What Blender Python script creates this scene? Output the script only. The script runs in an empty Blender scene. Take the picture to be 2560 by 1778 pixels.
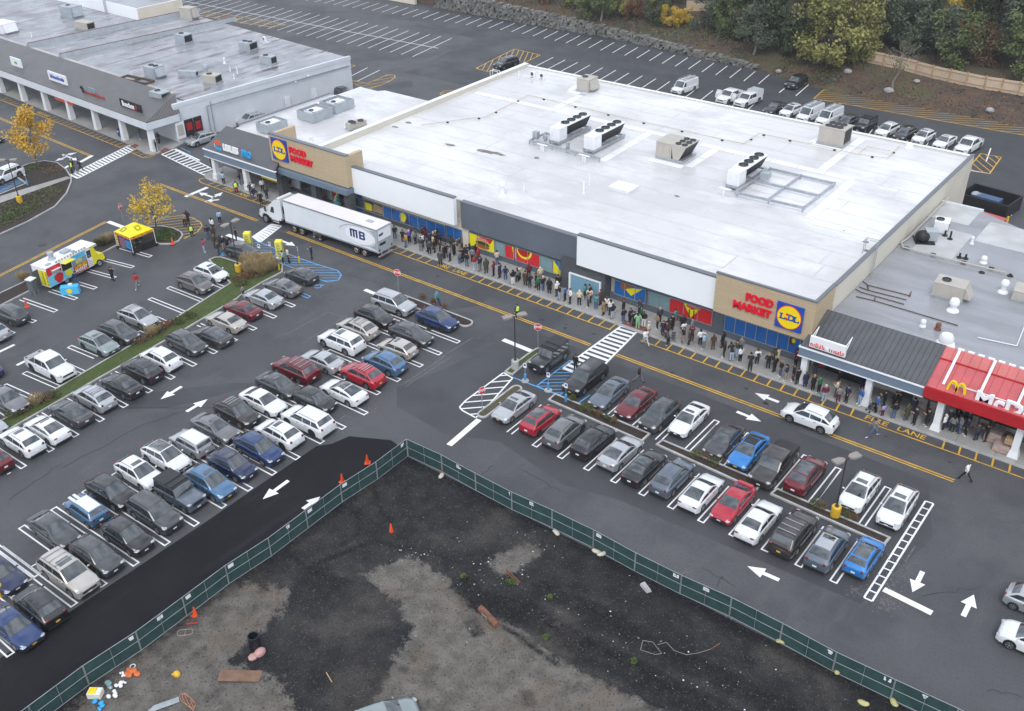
import bpy,math,random
from mathutils import Vector,Matrix,noise
random.seed(7)
R=math.radians
SC=bpy.context.scene
COL=SC.collection
# ---------------------------------------------------------------- camera, sky, sun, exposure
CAM_H=50.0
FPX=2477.65
def cam_axes(yaw,pitch,roll):
 f=Vector((math.sin(yaw)*math.cos(pitch),math.cos(yaw)*math.cos(pitch),-math.sin(pitch)))
 r=Vector((math.cos(yaw),-math.sin(yaw),0))
 d=f.cross(r)
 return math.cos(roll)*r+math.sin(roll)*d,-math.sin(roll)*r+math.cos(roll)*d,f
AX_R,AX_D,AX_F=cam_axes(R(-38.39945),R(32.08975),R(1.010594))
cam=bpy.data.cameras.new('camera')
cam_ob=bpy.data.objects.new('camera',cam)
COL.objects.link(cam_ob)
m4=Matrix.Identity(4)
for i in range(3):
 m4[i][0]=AX_R[i];m4[i][1]=-AX_D[i];m4[i][2]=-AX_F[i]
m4[2][3]=CAM_H
cam_ob.matrix_world=m4
cam.sensor_fit='HORIZONTAL';cam.sensor_width=36.0
cam.lens=FPX/2560*36
cam.clip_start=0.5;cam.clip_end=3000
SC.camera=cam_ob
SUN_EL,SUN_AZ=52.0,150.0
w=bpy.data.worlds.new('World');SC.world=w
w.use_nodes=True
nt=w.node_tree;nt.nodes.clear()
sky=nt.nodes.new('ShaderNodeTexSky');sky.sky_type='NISHITA';sky.sun_disc=False
sky.sun_elevation=R(SUN_EL);sky.sun_rotation=R(SUN_AZ)
tc=nt.nodes.new('ShaderNodeTexCoord')
mp=nt.nodes.new('ShaderNodeMapping');mp.inputs['Scale'].default_value=(2.2,3.6,3.0)
nz=nt.nodes.new('ShaderNodeTexNoise');nz.inputs['Scale'].default_value=1.7;nz.inputs['Detail'].default_value=5
cr=nt.nodes.new('ShaderNodeValToRGB')
cr.color_ramp.elements[0].position=0.36;cr.color_ramp.elements[0].color=(0.36,0.37,0.39,1)
cr.color_ramp.elements[1].position=0.62;cr.color_ramp.elements[1].color=(1,1,1,1)
mul=nt.nodes.new('ShaderNodeMix');mul.data_type='RGBA';mul.blend_type='MULTIPLY';mul.inputs[0].default_value=1.0
mul.inputs[6].default_value=(8.9,9.3,10.1,1)
mix=nt.nodes.new('ShaderNodeMix');mix.data_type='RGBA';mix.inputs[0].default_value=0.80
bg=nt.nodes.new('ShaderNodeBackground');bg.inputs['Strength'].default_value=0.12
out=nt.nodes.new('ShaderNodeOutputWorld')
L=nt.links.new
L(tc.outputs['Generated'],mp.inputs[0]);L(mp.outputs[0],nz.inputs['Vector']);L(nz.outputs['Fac'],cr.inputs[0])
L(cr.outputs[0],mul.inputs[7]);L(sky.outputs[0],mix.inputs[6]);L(mul.outputs[2],mix.inputs[7])
L(mix.outputs[2],bg.inputs[0]);L(bg.outputs[0],out.inputs[0])
sun=bpy.data.lights.new('sun','SUN');sun.energy=1.0;sun.angle=R(25);sun.color=(1.0,0.965,0.91)
sun_ob=bpy.data.objects.new('sun',sun);COL.objects.link(sun_ob)
sd=Vector((math.sin(R(SUN_AZ))*math.cos(R(SUN_EL)),math.cos(R(SUN_AZ))*math.cos(R(SUN_EL)),math.sin(R(SUN_EL))))
sun_ob.rotation_euler=sd.to_track_quat('Z','Y').to_euler()
sun_ob.location=(0,0,120)
SC.view_settings.view_transform='Standard';SC.view_settings.look='None'
SC.view_settings.exposure=0.66;SC.view_settings.gamma=1.0
SC.view_settings.use_curve_mapping=False
# ---------------------------------------------------------------- measuring: photograph pixel -> point on a level plane
def g(u,v,z=0.0):
 d=AX_R*((u-1280)/FPX)+AX_D*((v-889)/FPX)+AX_F
 t=(z-CAM_H)/d.z
 return(d.x*t,d.y*t)
def T(i,j,x,y,z=0.0):
 s=640/2295 if j<3 else 640/2298
 return g(640*i+x*s,445*j+y*s,z)
CROP=dict(A=(500,300,400/2296),B=(860,440,400/2296),C=(1160,560,400/2296),D=(1480,680,400/2296),E=(1800,760,400/2296),F=(2160,880,400/2296),J=(360,500,300/2291),H=(270,530,250/2293),K=(560,540,250/2293),M=(60,580,250/2293),N=(60,160,300/2298))
def Z(k,x,y,z=0.0):
 o=CROP[k]
 return g(o[0]+x*o[2],o[1]+y*o[2],z)
def Dp(x,y,z=0.0):
 return g(x*1.11401,y*1.11401,z)
# ---------------------------------------------------------------- mesh builder
class MB:
 def __init__(s):
  s.v=[];s.f=[];s.m=[]
 def face(s,pts,m=0):
  b=len(s.v);s.v.extend([tuple(p)for p in pts]);s.f.append(tuple(range(b,b+len(pts))));s.m.append(m)
 def box(s,x0,x1,y0,y1,z0,z1,m=0):
  s.hexa([(x0,y0,z0),(x1,y0,z0),(x1,y1,z0),(x0,y1,z0),(x0,y0,z1),(x1,y0,z1),(x1,y1,z1),(x0,y1,z1)],m)
 def hexa(s,p,m=0):
  b=len(s.v);s.v.extend([tuple(q)for q in p])
  for q in((0,3,2,1),(4,5,6,7),(0,1,5,4),(1,2,6,5),(2,3,7,6),(3,0,4,7)):
   s.f.append(tuple(b+k for k in q));s.m.append(m)
 def obox(s,c,size,rz=0,m=0):
  ca,sa=math.cos(rz),math.sin(rz);hx,hy,hz=size[0]/2,size[1]/2,size[2]/2
  p=[]
  for z in(-hz,hz):
   for x,y in((-hx,-hy),(hx,-hy),(hx,hy),(-hx,hy)):
    p.append((c[0]+x*ca-y*sa,c[1]+x*sa+y*ca,c[2]+z))
  s.hexa(p,m)
 def bar(s,a,b,w,h,m=0):
  a=Vector(a);b=Vector(b);d=(b-a).normalized()
  up=Vector((0,0,1))if abs(d.z)<0.95 else Vector((1,0,0))
  sx=d.cross(up).normalized()*(w/2);sy=sx.cross(d).normalized()*(h/2)
  s.hexa([a-sx-sy,a+sx-sy,b+sx-sy,b-sx-sy,a-sx+sy,a+sx+sy,b+sx+sy,b-sx+sy],m)
 def tube(s,a,b,r0,r1=None,n=8,m=0):
  r1=r0 if r1 is None else r1
  a=Vector(a);b=Vector(b);d=(b-a).normalized()
  up=Vector((0,0,1))if abs(d.z)<0.95 else Vector((1,0,0))
  u=d.cross(up).normalized();w=d.cross(u)
  k=len(s.v)
  for i in range(n):
   t=2*math.pi*i/n;q=u*math.cos(t)+w*math.sin(t)
   s.v.append(tuple(a+q*r0));s.v.append(tuple(b+q*r1))
  for i in range(n):
   j=(i+1)%n
   s.f.append((k+2*i,k+2*i+1,k+2*j+1,k+2*j));s.m.append(m)
  s.f.append(tuple(k+2*i for i in range(n)));s.m.append(m)
  s.f.append(tuple(k+2*i+1 for i in reversed(range(n))));s.m.append(m)
 def path(s,pts,r,n=6,m=0,closed=False):
  pts=[Vector(p)for p in pts];q=len(pts)
  for i in range(q if closed else q-1):
   s.tube(pts[i],pts[(i+1)%q],r,r,n,m)
 def lathe(s,prof,c=(0,0,0),n=16,m=0,sx=1.0,sy=1.0,a0=0.0):
  k=len(s.v);q=len(prof)
  for i in range(n):
   t=a0+2*math.pi*i/n
   for r,z in prof:
    s.v.append((c[0]+r*math.cos(t)*sx,c[1]+r*math.sin(t)*sy,c[2]+z))
  for i in range(n):
   j=(i+1)%n
   for e in range(q-1):
    s.f.append((k+i*q+e,k+j*q+e,k+j*q+e+1,k+i*q+e+1));s.m.append(m)
  s.f.append(tuple(k+i*q+q-1 for i in range(n)));s.m.append(m)
  s.f.append(tuple(k+i*q for i in reversed(range(n))));s.m.append(m)
 def ball(s,c,r,nu=10,nv=6,m=0):
  rx,ry,rz=r if isinstance(r,(tuple,list))else(r,r,r)
  prof=[(math.sin(math.pi*(i+.02)/(nv+.04)),-math.cos(math.pi*(i+.02)/(nv+.04)))for i in range(nv+1)]
  k=len(s.v)
  s.lathe(prof,(0,0,0),nu,m)
  for i in range(k,len(s.v)):
   x,y,z=s.v[i];s.v[i]=(c[0]+x*rx,c[1]+y*ry,c[2]+z*rz)
 def prism(s,poly,z0,z1,m=0,mtop=None):
  n=len(poly);k=len(s.v)
  for x,y in poly:s.v.append((x,y,z0))
  for x,y in poly:s.v.append((x,y,z1))
  for i in range(n):
   j=(i+1)%n
   s.f.append((k+i,k+j,k+n+j,k+n+i));s.m.append(m)
  s.f.append(tuple(k+n+i for i in range(n)));s.m.append(m if mtop is None else mtop)
  s.f.append(tuple(k+i for i in reversed(range(n))));s.m.append(m)
 def flat(s,poly,z,m=0):
  s.face([(x,y,z)for x,y in poly],m)
 def slab(s,poly3,nrm,t,m=0):
  n=len(poly3);k=len(s.v);nv=Vector(nrm).normalized()*t
  for p in poly3:s.v.append(tuple(p))
  for p in poly3:s.v.append(tuple(Vector(p)+nv))
  for i in range(n):
   j=(i+1)%n
   s.f.append((k+i,k+j,k+n+j,k+n+i));s.m.append(m)
  s.f.append(tuple(k+n+i for i in range(n)));s.m.append(m)
  s.f.append(tuple(k+i for i in reversed(range(n))));s.m.append(m)
 def grid(s,fn,nu,nv,m=0):
  k=len(s.v)
  for i in range(nu+1):
   for j in range(nv+1):
    s.v.append(tuple(fn(i/nu,j/nv)))
  for i in range(nu):
   for j in range(nv):
    a=k+i*(nv+1)+j
    s.f.append((a,a+nv+1,a+nv+2,a+1));s.m.append(m)
 def add(s,me,mat4,m=0):
  k=len(s.v)
  for v in me.vertices:s.v.append(tuple(mat4@v.co))
  for p in me.polygons:
   s.f.append(tuple(k+i for i in p.vertices));s.m.append(m)
 def mesh(s,name,mats,smooth=None):
  me=bpy.data.meshes.new(name)
  me.from_pydata(s.v,[],s.f)
  if isinstance(mats,bpy.types.Material):mats=[mats]
  for q in mats:me.materials.append(q)
  if len(mats)>1:me.polygons.foreach_set('material_index',s.m)
  if smooth is not None:
   me.polygons.foreach_set('use_smooth',[True]*len(me.polygons))
   if smooth<179:me.set_sharp_from_angle(angle=R(smooth))
  me.update()
  return me
 def build(s,name,mats,parent=None,smooth=None,loc=None):
  return link(name,s.mesh(name,mats,smooth),parent,loc)
def link(name,me,parent=None,loc=None,rz=0.0):
 o=bpy.data.objects.new(name,me);COL.objects.link(o)
 if parent is not None:o.parent=parent
 if loc is not None:o.location=loc
 if rz:o.rotation_euler=(0,0,rz)
 return o
def tag(o,label=None,cat=None,group=None,kind=None):
 if label:o['label']=label
 if cat:o['category']=cat
 if group:o['group']=group
 if kind:o['kind']=kind
 return o
def thing(name,label,cat,loc=(0,0,0),rz=0.0,group=None):
 o=link(name,None,None,loc,rz)
 o.empty_display_size=0.3
 return tag(o,label,cat,group)
def struct(o):return tag(o,kind='structure')
def copy_tree(o,parent=None):
 c=o.copy();COL.objects.link(c);c.parent=parent
 for ch in list(o.children):copy_tree(ch,c)
 return c
TXT={}
def text_mesh(s,size=1.0,depth=0.0,bold=0.0,align='CENTER',spacing=1.0):
 key=(s,size,depth,bold,align,spacing)
 if key not in TXT:
  cu=bpy.data.curves.new('lettering','FONT');cu.body=s;cu.size=size;cu.extrude=depth;cu.offset=bold
  cu.align_x=align;cu.align_y='CENTER';cu.resolution_u=3;cu.space_character=spacing
  ob=bpy.data.objects.new('lettering',cu);COL.objects.link(ob)
  dg=bpy.context.evaluated_depsgraph_get()
  TXT[key]=bpy.data.meshes.new_from_object(ob.evaluated_get(dg))
  bpy.data.objects.remove(ob)
 return TXT[key]
def frame(o,xd,yd,sx=1.0,sy=1.0):
 xd=Vector(xd).normalized();yd=Vector(yd).normalized();zd=xd.cross(yd)
 m=Matrix.Identity(4)
 for i in range(3):
  m[i][0]=xd[i]*sx;m[i][1]=yd[i]*sy;m[i][2]=zd[i];m[i][3]=o[i]
 return m
# ---------------------------------------------------------------- materials
def mat(name,col,rough=0.6,metal=0.0,var=0.0,scale=1.0,bump=0.0,bscale=None,coat=0.0,col2=None,detail=4,spec=0.5,rvar=0.0,emit=0.0):
 m=bpy.data.materials.new(name);m.use_nodes=True
 n=m.node_tree.nodes;l=m.node_tree.links
 p=n['Principled BSDF']
 c=tuple(col)+(1,)
 p.inputs['Base Color'].default_value=c;p.inputs['Roughness'].default_value=rough;p.inputs['Metallic'].default_value=metal
 p.inputs['Coat Weight'].default_value=coat;p.inputs['Coat Roughness'].default_value=0.04
 p.inputs['Specular IOR Level'].default_value=spec
 if emit:
  p.inputs['Emission Color'].default_value=c;p.inputs['Emission Strength'].default_value=emit
 if var or bump or rvar:
  ge=n.new('ShaderNodeNewGeometry')
  t=n.new('ShaderNodeTexNoise');t.inputs['Scale'].default_value=scale;t.inputs['Detail'].default_value=detail
  l.new(ge.outputs['Position'],t.inputs['Vector'])
  if var:
   mx=n.new('ShaderNodeMix');mx.data_type='RGBA'
   a=[max(0,q*(1-var))for q in col];b=col2 or[min(1,q*(1+var))for q in col]
   mx.inputs[6].default_value=tuple(a)+(1,);mx.inputs[7].default_value=tuple(b)+(1,)
   mr=n.new('ShaderNodeMapRange');mr.inputs[1].default_value=0.3;mr.inputs[2].default_value=0.7
   l.new(t.outputs['Fac'],mr.inputs[0]);l.new(mr.outputs[0],mx.inputs[0]);l.new(mx.outputs[2],p.inputs['Base Color'])
  if rvar:
   mr=n.new('ShaderNodeMapRange');mr.inputs[1].default_value=0.35;mr.inputs[2].default_value=0.65
   mr.inputs[3].default_value=max(0.02,rough-rvar);mr.inputs[4].default_value=min(1,rough+rvar)
   l.new(t.outputs['Fac'],mr.inputs[0]);l.new(mr.outputs[0],p.inputs['Roughness'])
  if bump:
   t2=n.new('ShaderNodeTexNoise');t2 .inputs['Scale'].default_value=bscale or scale*4;t2 .inputs['Detail'].default_value=5
   l.new(ge.outputs['Position'],t2 .inputs['Vector'])
   b=n.new('ShaderNodeBump');b.inputs['Strength'].default_value=bump;b.inputs['Distance'].default_value=0.05
   l.new(t2 .outputs['Fac'],b.inputs['Height']);l.new(b.outputs[0],p.inputs['Normal'])
 return m
def layered(name,base,layers,rough=0.85,bump=0.0,bscale=8.0,rlayer=None,spec=0.5):
 """base colour with noise layers: (colour, scale, low, high, strength, stretch)"""
 m=bpy.data.materials.new(name);m.use_nodes=True
 n=m.node_tree.nodes;l=m.node_tree.links
 p=n['Principled BSDF'];p.inputs['Roughness'].default_value=rough;p.inputs['Specular IOR Level'].default_value=spec
 ge=n.new('ShaderNodeNewGeometry')
 prev=None
 for k,(c,sc,lo,hi,st,stretch)in enumerate(layers):
  mp=n.new('ShaderNodeMapping');mp.inputs['Scale'].default_value=stretch;mp.inputs['Location'].default_value=(k*13.7,k*5.1,0)
  l.new(ge.outputs['Position'],mp.inputs[0])
  t=n.new('ShaderNodeTexNoise');t.inputs['Scale'].default_value=sc;t.inputs['Detail'].default_value=6;t.inputs['Roughness'].default_value=0.62
  l.new(mp.outputs[0],t.inputs['Vector'])
  mr=n.new('ShaderNodeMapRange');mr.inputs[1].default_value=lo;mr.inputs[2].default_value=hi;mr.inputs[4].default_value=st
  l.new(t.outputs['Fac'],mr.inputs[0])
  mx=n.new('ShaderNodeMix');mx.data_type='RGBA'
  l.new(mr.outputs[0],mx.inputs[0])
  if prev is None:mx.inputs[6].default_value=tuple(base)+(1,)
  else:l.new(prev,mx.inputs[6])
  mx.inputs[7].default_value=tuple(c)+(1,)
  prev=mx.outputs[2]
 l.new(prev,p.inputs['Base Color'])
 if rlayer:
  sc,lo,hi,r0,r1=rlayer
  t=n.new('ShaderNodeTexNoise');t.inputs['Scale'].default_value=sc;t.inputs['Detail'].default_value=5
  l.new(ge.outputs['Position'],t.inputs['Vector'])
  mr=n.new('ShaderNodeMapRange');mr.inputs[1].default_value=lo;mr.inputs[2].default_value=hi
  mr.inputs[3].default_value=r0;mr.inputs[4].default_value=r1
  l.new(t.outputs['Fac'],mr.inputs[0]);l.new(mr.outputs[0],p.inputs['Roughness'])
 if bump:
  t2=n.new('ShaderNodeTexNoise');t2 .inputs['Scale'].default_value=bscale;t2 .inputs['Detail'].default_value=6
  l.new(ge.outputs['Position'],t2 .inputs['Vector'])
  b=n.new('ShaderNodeBump');b.inputs['Strength'].default_value=bump;b.inputs['Distance'].default_value=0.06
  l.new(t2 .outputs['Fac'],b.inputs['Height']);l.new(b.outputs[0],p.inputs['Normal'])
 return m
def stripes(name,c1,c2,axis,period,duty=0.5,rough=0.5,bump=0.4,rot=0.0,metal=0.0,saw=False):
 """regular bands along one world axis (standing seams, boards): colour and relief"""
 m=bpy.data.materials.new(name);m.use_nodes=True
 n=m.node_tree.nodes;l=m.node_tree.links
 p=n['Principled BSDF'];p.inputs['Roughness'].default_value=rough;p.inputs['Metallic'].default_value=metal
 ge=n.new('ShaderNodeNewGeometry')
 rt=n.new('ShaderNodeVectorRotate');rt.rotation_type='Z_AXIS';rt.inputs['Angle'].default_value=rot
 l.new(ge.outputs['Position'],rt.inputs['Vector'])
 sp=n.new('ShaderNodeSeparateXYZ');l.new(rt.outputs[0],sp.inputs[0])
 a=n.new('ShaderNodeMath');a.operation='DIVIDE';a.inputs[1].default_value=period;l.new(sp.outputs['XYZ'.index(axis)],a.inputs[0])
 b=n.new('ShaderNodeMath');b.operation='FRACT';l.new(a.outputs[0],b.inputs[0])
 c=n.new('ShaderNodeMath');c.operation='LESS_THAN';c.inputs[1].default_value=duty;l.new(b.outputs[0],c.inputs[0])
 t=n.new('ShaderNodeTexNoise');t.inputs['Scale'].default_value=0.7;t.inputs['Detail'].default_value=5
 l.new(ge.outputs['Position'],t.inputs['Vector'])
 mx=n.new('ShaderNodeMix');mx.data_type='RGBA';l.new(c.outputs[0],mx.inputs[0])
 mx.inputs[6].default_value=tuple(c1)+(1,);mx.inputs[7].default_value=tuple(c2)+(1,)
 m2=n.new('ShaderNodeMix');m2 .data_type='RGBA';m2 .blend_type='MULTIPLY';m2 .inputs[0].default_value=1.0
 mr=n.new('ShaderNodeMapRange');mr.inputs[1].default_value=0.25;mr.inputs[2].default_value=0.75;mr.inputs[3].default_value=0.82;mr.inputs[4].default_value=1.12
 l.new(t.outputs['Fac'],mr.inputs[0]);l.new(mx.outputs[2],m2 .inputs[6]);l.new(mr.outputs[0],m2 .inputs[7])
 l.new(m2 .outputs[2],p.inputs['Base Color'])
 if bump:
  bm=n.new('ShaderNodeBump');bm.inputs['Strength'].default_value=bump;bm.inputs['Distance'].default_value=0.04
  l.new(c.outputs[0],bm.inputs['Height']);l.new(bm.outputs[0],p.inputs['Normal'])
 return m
def brick(name,c1,c2,mortar,scale=1.0,bw=0.4,bh=0.2,rough=0.85,ms=0.02,plane='XZ',bump=0.4):
 m=bpy.data.materials.new(name);m.use_nodes=True
 n=m.node_tree.nodes;l=m.node_tree.links
 p=n['Principled BSDF'];p.inputs['Roughness'].default_value=rough
 ge=n.new('ShaderNodeNewGeometry');sp=n.new('ShaderNodeSeparateXYZ');l.new(ge.outputs['Position'],sp.inputs[0])
 ad=n.new('ShaderNodeMath');ad.operation='ADD';l.new(sp.outputs[0],ad.inputs[0]);l.new(sp.outputs[1],ad.inputs[1])
 cb=n.new('ShaderNodeCombineXYZ');l.new(ad.outputs[0],cb.inputs[0]);l.new(sp.outputs[2],cb.inputs[1])
 if plane=='XY':l.new(sp.outputs[0],cb.inputs[0]);l.new(sp.outputs[1],cb.inputs[1])
 b=n.new('ShaderNodeTexBrick');l.new(cb.outputs[0],b.inputs['Vector'])
 b.inputs['Color1'].default_value=tuple(c1)+(1,);b.inputs['Color2'].default_value=tuple(c2)+(1,);b.inputs['Mortar'].default_value=tuple(mortar)+(1,)
 b.inputs['Scale'].default_value=scale;b.inputs['Mortar Size'].default_value=ms;b.inputs['Brick Width'].default_value=bw;b.inputs['Row Height'].default_value=bh
 l.new(b.outputs['Color'],p.inputs['Base Color'])
 if bump:
  bm=n.new('ShaderNodeBump');bm.inputs['Strength'].default_value=bump;bm.inputs['Distance'].default_value=0.02;bm.invert=True
  l.new(b.outputs['Fac'],bm.inputs['Height']);l.new(bm.outputs[0],p.inputs['Normal'])
 return m
W_=(1,1,1)
M={}
M['asphalt']=layered('asphalt',(0.069,0.071,0.077),[((0.094,0.095,0.100),0.055,0.42,0.62,0.7,W_),((0.047,0.050,0.057),0.14,0.48,0.62,0.75,W_),((0.115,0.115,0.118),0.5,0.58,0.72,0.4,(1,0.3,1)),((0.04,0.04,0.044),5.0,0.5,0.7,0.5,W_)],0.78,0.25,22.0,(0.12,0.4,0.65,0.62,0.85))
M['asphalt_new']=layered('asphalt_new',(0.046,0.048,0.053),[((0.063,0.065,0.070),0.09,0.42,0.64,0.7,W_),((0.036,0.037,0.042),0.25,0.52,0.7,0.6,W_),((0.085,0.085,0.088),0.35,0.62,0.76,0.4,(0.4,1,1)),((0.03,0.03,0.034),9.0,0.5,0.75,0.4,W_)],0.74,0.25,22.0,(0.15,0.4,0.65,0.55,0.82))
M['asphalt_black']=layered('asphalt_black',(0.0095,0.0095,0.011),[((0.016,0.016,0.019),0.12,0.42,0.64,0.8,W_),((0.034,0.034,0.037),0.5,0.56,0.72,0.6,(1,0.12,1)),((0.007,0.007,0.008),6.0,0.5,0.7,0.6,W_)],0.85,0.5,16.0,spec=.22)
M['concrete']=layered('concrete',(0.34,0.335,0.325),[((0.25,0.24,0.225),0.22,0.42,0.66,0.8,W_),((0.20,0.17,0.15),0.5,0.56,0.74,0.5,W_),((0.42,0.42,0.42),0.9,0.55,0.75,0.5,W_)],0.85,0.15,12)
M['kerb']=mat('kerb_concrete',(0.40,0.40,0.395),0.85,var=0.22,scale=1.2,bump=0.1)
M['white_paint']=mat('white_road_paint',(0.78,0.79,0.80),0.6,var=0.10,scale=1.1,detail=6)
M['worn_white']=mat('worn_white_paint',(0.125,0.125,0.13),0.75,var=0.3,scale=2.0,detail=6)
M['yellow_paint']=mat('yellow_road_paint',(0.62,0.36,0.035),0.6,var=0.25,scale=1.6,detail=6)
M['blue_paint']=mat('blue_road_paint',(0.10,0.34,0.66),0.6,var=0.25,scale=1.3,detail=6)
M['black']=mat('black_rubber',(0.012,0.012,0.013),0.7)
M['dark']=mat('dark_plastic',(0.022,0.022,0.024),0.5)
M['glass']=mat('tinted_glass',(0.030,0.040,0.046),0.03,spec=1.0,coat=1.0)
M['chrome']=mat('chrome',(0.55,0.56,0.58),0.18,metal=1.0)
M['alloy']=mat('alloy',(0.46,0.47,0.49),0.3,metal=0.8)
M['alloy_dark']=mat('dark_alloy',(0.06,0.06,0.065),0.3,metal=0.7)
M['lamp']=mat('headlamp_lens',(0.36,0.38,0.40),0.08,coat=1.0)
M['tail']=mat('tail_lamp',(0.17,0.006,0.01),0.12,coat=1.0)
M['plate_w']=mat('white_plate',(0.75,0.77,0.8),0.4)
M['plate_y']=mat('yellow_plate',(0.75,0.45,0.05),0.4)
M['steel']=mat('galvanised_steel',(0.42,0.45,0.48),0.42,metal=0.55,var=0.15,scale=2)
M['white']=mat('white_metal',(0.78,0.80,0.82),0.4,var=0.06,scale=0.8)
M['yellow']=mat('safety_yellow',(0.66,0.41,0.025),0.45,var=0.14,scale=2.5)
M['orange']=mat('cone_orange',(0.80,0.09,0.02),0.45,var=0.1,scale=3)
M['red']=mat('sign_red',(0.62,0.012,0.02),0.4)
M['wood']=mat('raw_wood',(0.42,0.27,0.14),0.75,var=0.25,scale=3)
M['rust']=mat('rusty_brown',(0.16,0.075,0.045),0.8,var=0.35,scale=3)
M['white_letters']=mat('white_letters',(0.85,0.86,0.88),0.4)
M['red_letters']=mat('red_letters',(0.72,0.006,0.03),0.35)
M['blue_sign']=mat('blue_sign',(0.012,0.07,0.40),0.3)
M['yellow_sign']=mat('yellow_sign',(0.88,0.66,0.005),0.3)
M['navy']=mat('navy_lettering',(0.02,0.035,0.16),0.35)
M['cyan']=mat('cyan_blue',(0.02,0.35,0.72),0.35)
M['cardboard']=mat('cardboard',(0.40,0.26,0.15),0.8,var=0.15,scale=2)
# ---------------------------------------------------------------- ground, paving, painted markings (the setting)
b=MB();b.face([(-420,-80,0),(260,-80,0),(260,420,0),(-420,420,0)])
struct(b.build('ground',M['asphalt']))
def sheet(name,polys,m,z):
 b=MB()
 for p in polys:b.flat(p,z)
 return struct(b.build(name,m))
sheet('parking_lot',[[(-54.6,52.0),(-53.2,56.5),(-51.5,67.3),(-12.0,67.3),(-9.6,61.0),(-11.3,51.6),(-30,50.9),(-34.5,49.8),(-42,51.2),(-46.6,49.3),(-52.5,49.8)],[T(0,2,900,480),T(0,2,1500,470),T(1,2,60,250),T(1,2,-200,240),T(0,2,1250,340),T(0,2,1050,380)],[T(1,1,1640,1190),T(1,1,1960,960),T(1,1,2200,985),T(1,1,1990,1150)],[(-98,68.0),(-84,68.0),(-84,66.3),(-96,66.0)],],M['asphalt_new'],0.004)
sheet('rear_lot',[[(-122,125),(-20,128),(-14,157.0),(-59.5,157.2),(-74,161.8),(-106,164.9),(-132,165.0),(-150,164.5),(-150,150),(-126,150)]],M['asphalt_new'],0.004)
sheet('fresh_asphalt',[[(-53.4,-20),(-46.6,-20),(-46.6,44.9),(-47.4,45.6),(-49.5,45.9),(-52.7,44.2),(-53.1,42.6),(-53.9,41.6),(-53.6,30)]],M['asphalt_black'],0.008)
crk=MB()
def strip(mb,a,c,w,z=0.012,m=0):
 d=Vector((c[0]-a[0],c[1]-a[1],0));n=d.length
 if n<1e-4:return
 p=Vector((-d.y,d.x,0))/n*(w/2)
 a=Vector((a[0],a[1],z));c=Vector((c[0],c[1],z))
 mb.face([a+p,a-p,c-p,c+p],m)
def polyline(mb,pts,w,z=0.012,m=0):
 for i in range(len(pts)-1):strip(mb,pts[i],pts[i+1],w,z+0.0002*(i%2),m)
def wander(a,c,n,amp):
 pts=[]
 for i in range(n+1):
  t=i/n
  pts.append((a[0]+(c[0]-a[0])*t+random.uniform(-amp,amp),a[1]+(c[1]-a[1])*t+random.uniform(-amp,amp)))
 return pts
for a,c in[((0,2,870,468),(0,2,2200,466)),((0,2,1170,350),(0,2,1230,420)),((0,2,560,1000),(0,2,1250,640)),((0,2,1200,640),(0,2,1900,420)),((0,2,100,1290),(0,2,560,950)),((2,2,100,1020),(2,2,420,1210)),((2,3,1850,480),(2,3,1900,380)),((3,3,1400,550),(3,3,1900,480)),((3,3,1950,1400),(3,3,2290,1460)),((2,1,480,1380),(2,1,720,1470)),((1,2,1990,1090),(1,2,2120,985)),((0,1,880,80),(0,1,1020,20)),((0,1,1000,1250),(0,1,1300,1120)),((2,3,1700,300),(2,3,2000,470)),((1,1,780,860),(1,1,1180,960)),((2,1,0,1240),(1,1,1900,1060))]:
 polyline(crk,wander(T(*a),T(*c),9,0.16),0.045)
struct(crk.build('asphalt_seams',mat('tar',(0.02,0.02,0.022),0.6)))
M['dust']=mat('pale_dust',(0.125,0.125,0.122),0.9,var=0.25,scale=3)
b=MB()
for cx,cy,n,s,st in[(T(3,3,1150,400)+(300,0.6,2.4)),(T(3,3,1080,640)+(160,0.5,1.0)),(T(1,2,1010,490)+(160,0.5,1.0)),(T(2,3,1560,360)+(160,0.4,1.0)),(T(3,3,780,510)+(90,0.35,1.0)),(T(1,0,1300,560)+(300,3.0,.6)),(T(1,0,1400,250)+(200,2.5,.6))]:
 for k in range(n):
  x=cx+random.gauss(0,s);y=cy+random.gauss(0,s*st);r=random.uniform(0.02,0.07);a0=random.random()*6
  b.face([(x+math.cos(a0+q)*r*random.uniform(.6,1.3),y+math.sin(a0+q)*r*random.uniform(.6,1.3),0.0085+k*2e-5)for q in(0,1.1,2.1,3.3,4.3,5.3)])
struct(b.build('dust_scuffs',M['dust']))
WH,YE,BL,WO=MB(),MB(),MB(),MB()
ZM=0.013
def ln(mb,a,c,w=0.12):strip(mb,a,c,w,ZM)
def inpoly_segments(poly,o,d):
 ts=[]
 n=len(poly)
 for i in range(n):
  p=Vector(poly[i]);q=Vector(poly[(i+1)%n]);e=q-p
  den=d.x*e.y-d.y*e.x
  if abs(den)<1e-9:continue
  r=p-o
  t=(r.x*e.y-r.y*e.x)/den;s=(r.x*d.y-r.y*d.x)/den
  if 0<=s<1:ts.append(t)
 ts.sort()
 return[(o+d*ts[i],o+d*ts[i+1])for i in range(0,len(ts)-1,2)]
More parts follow.
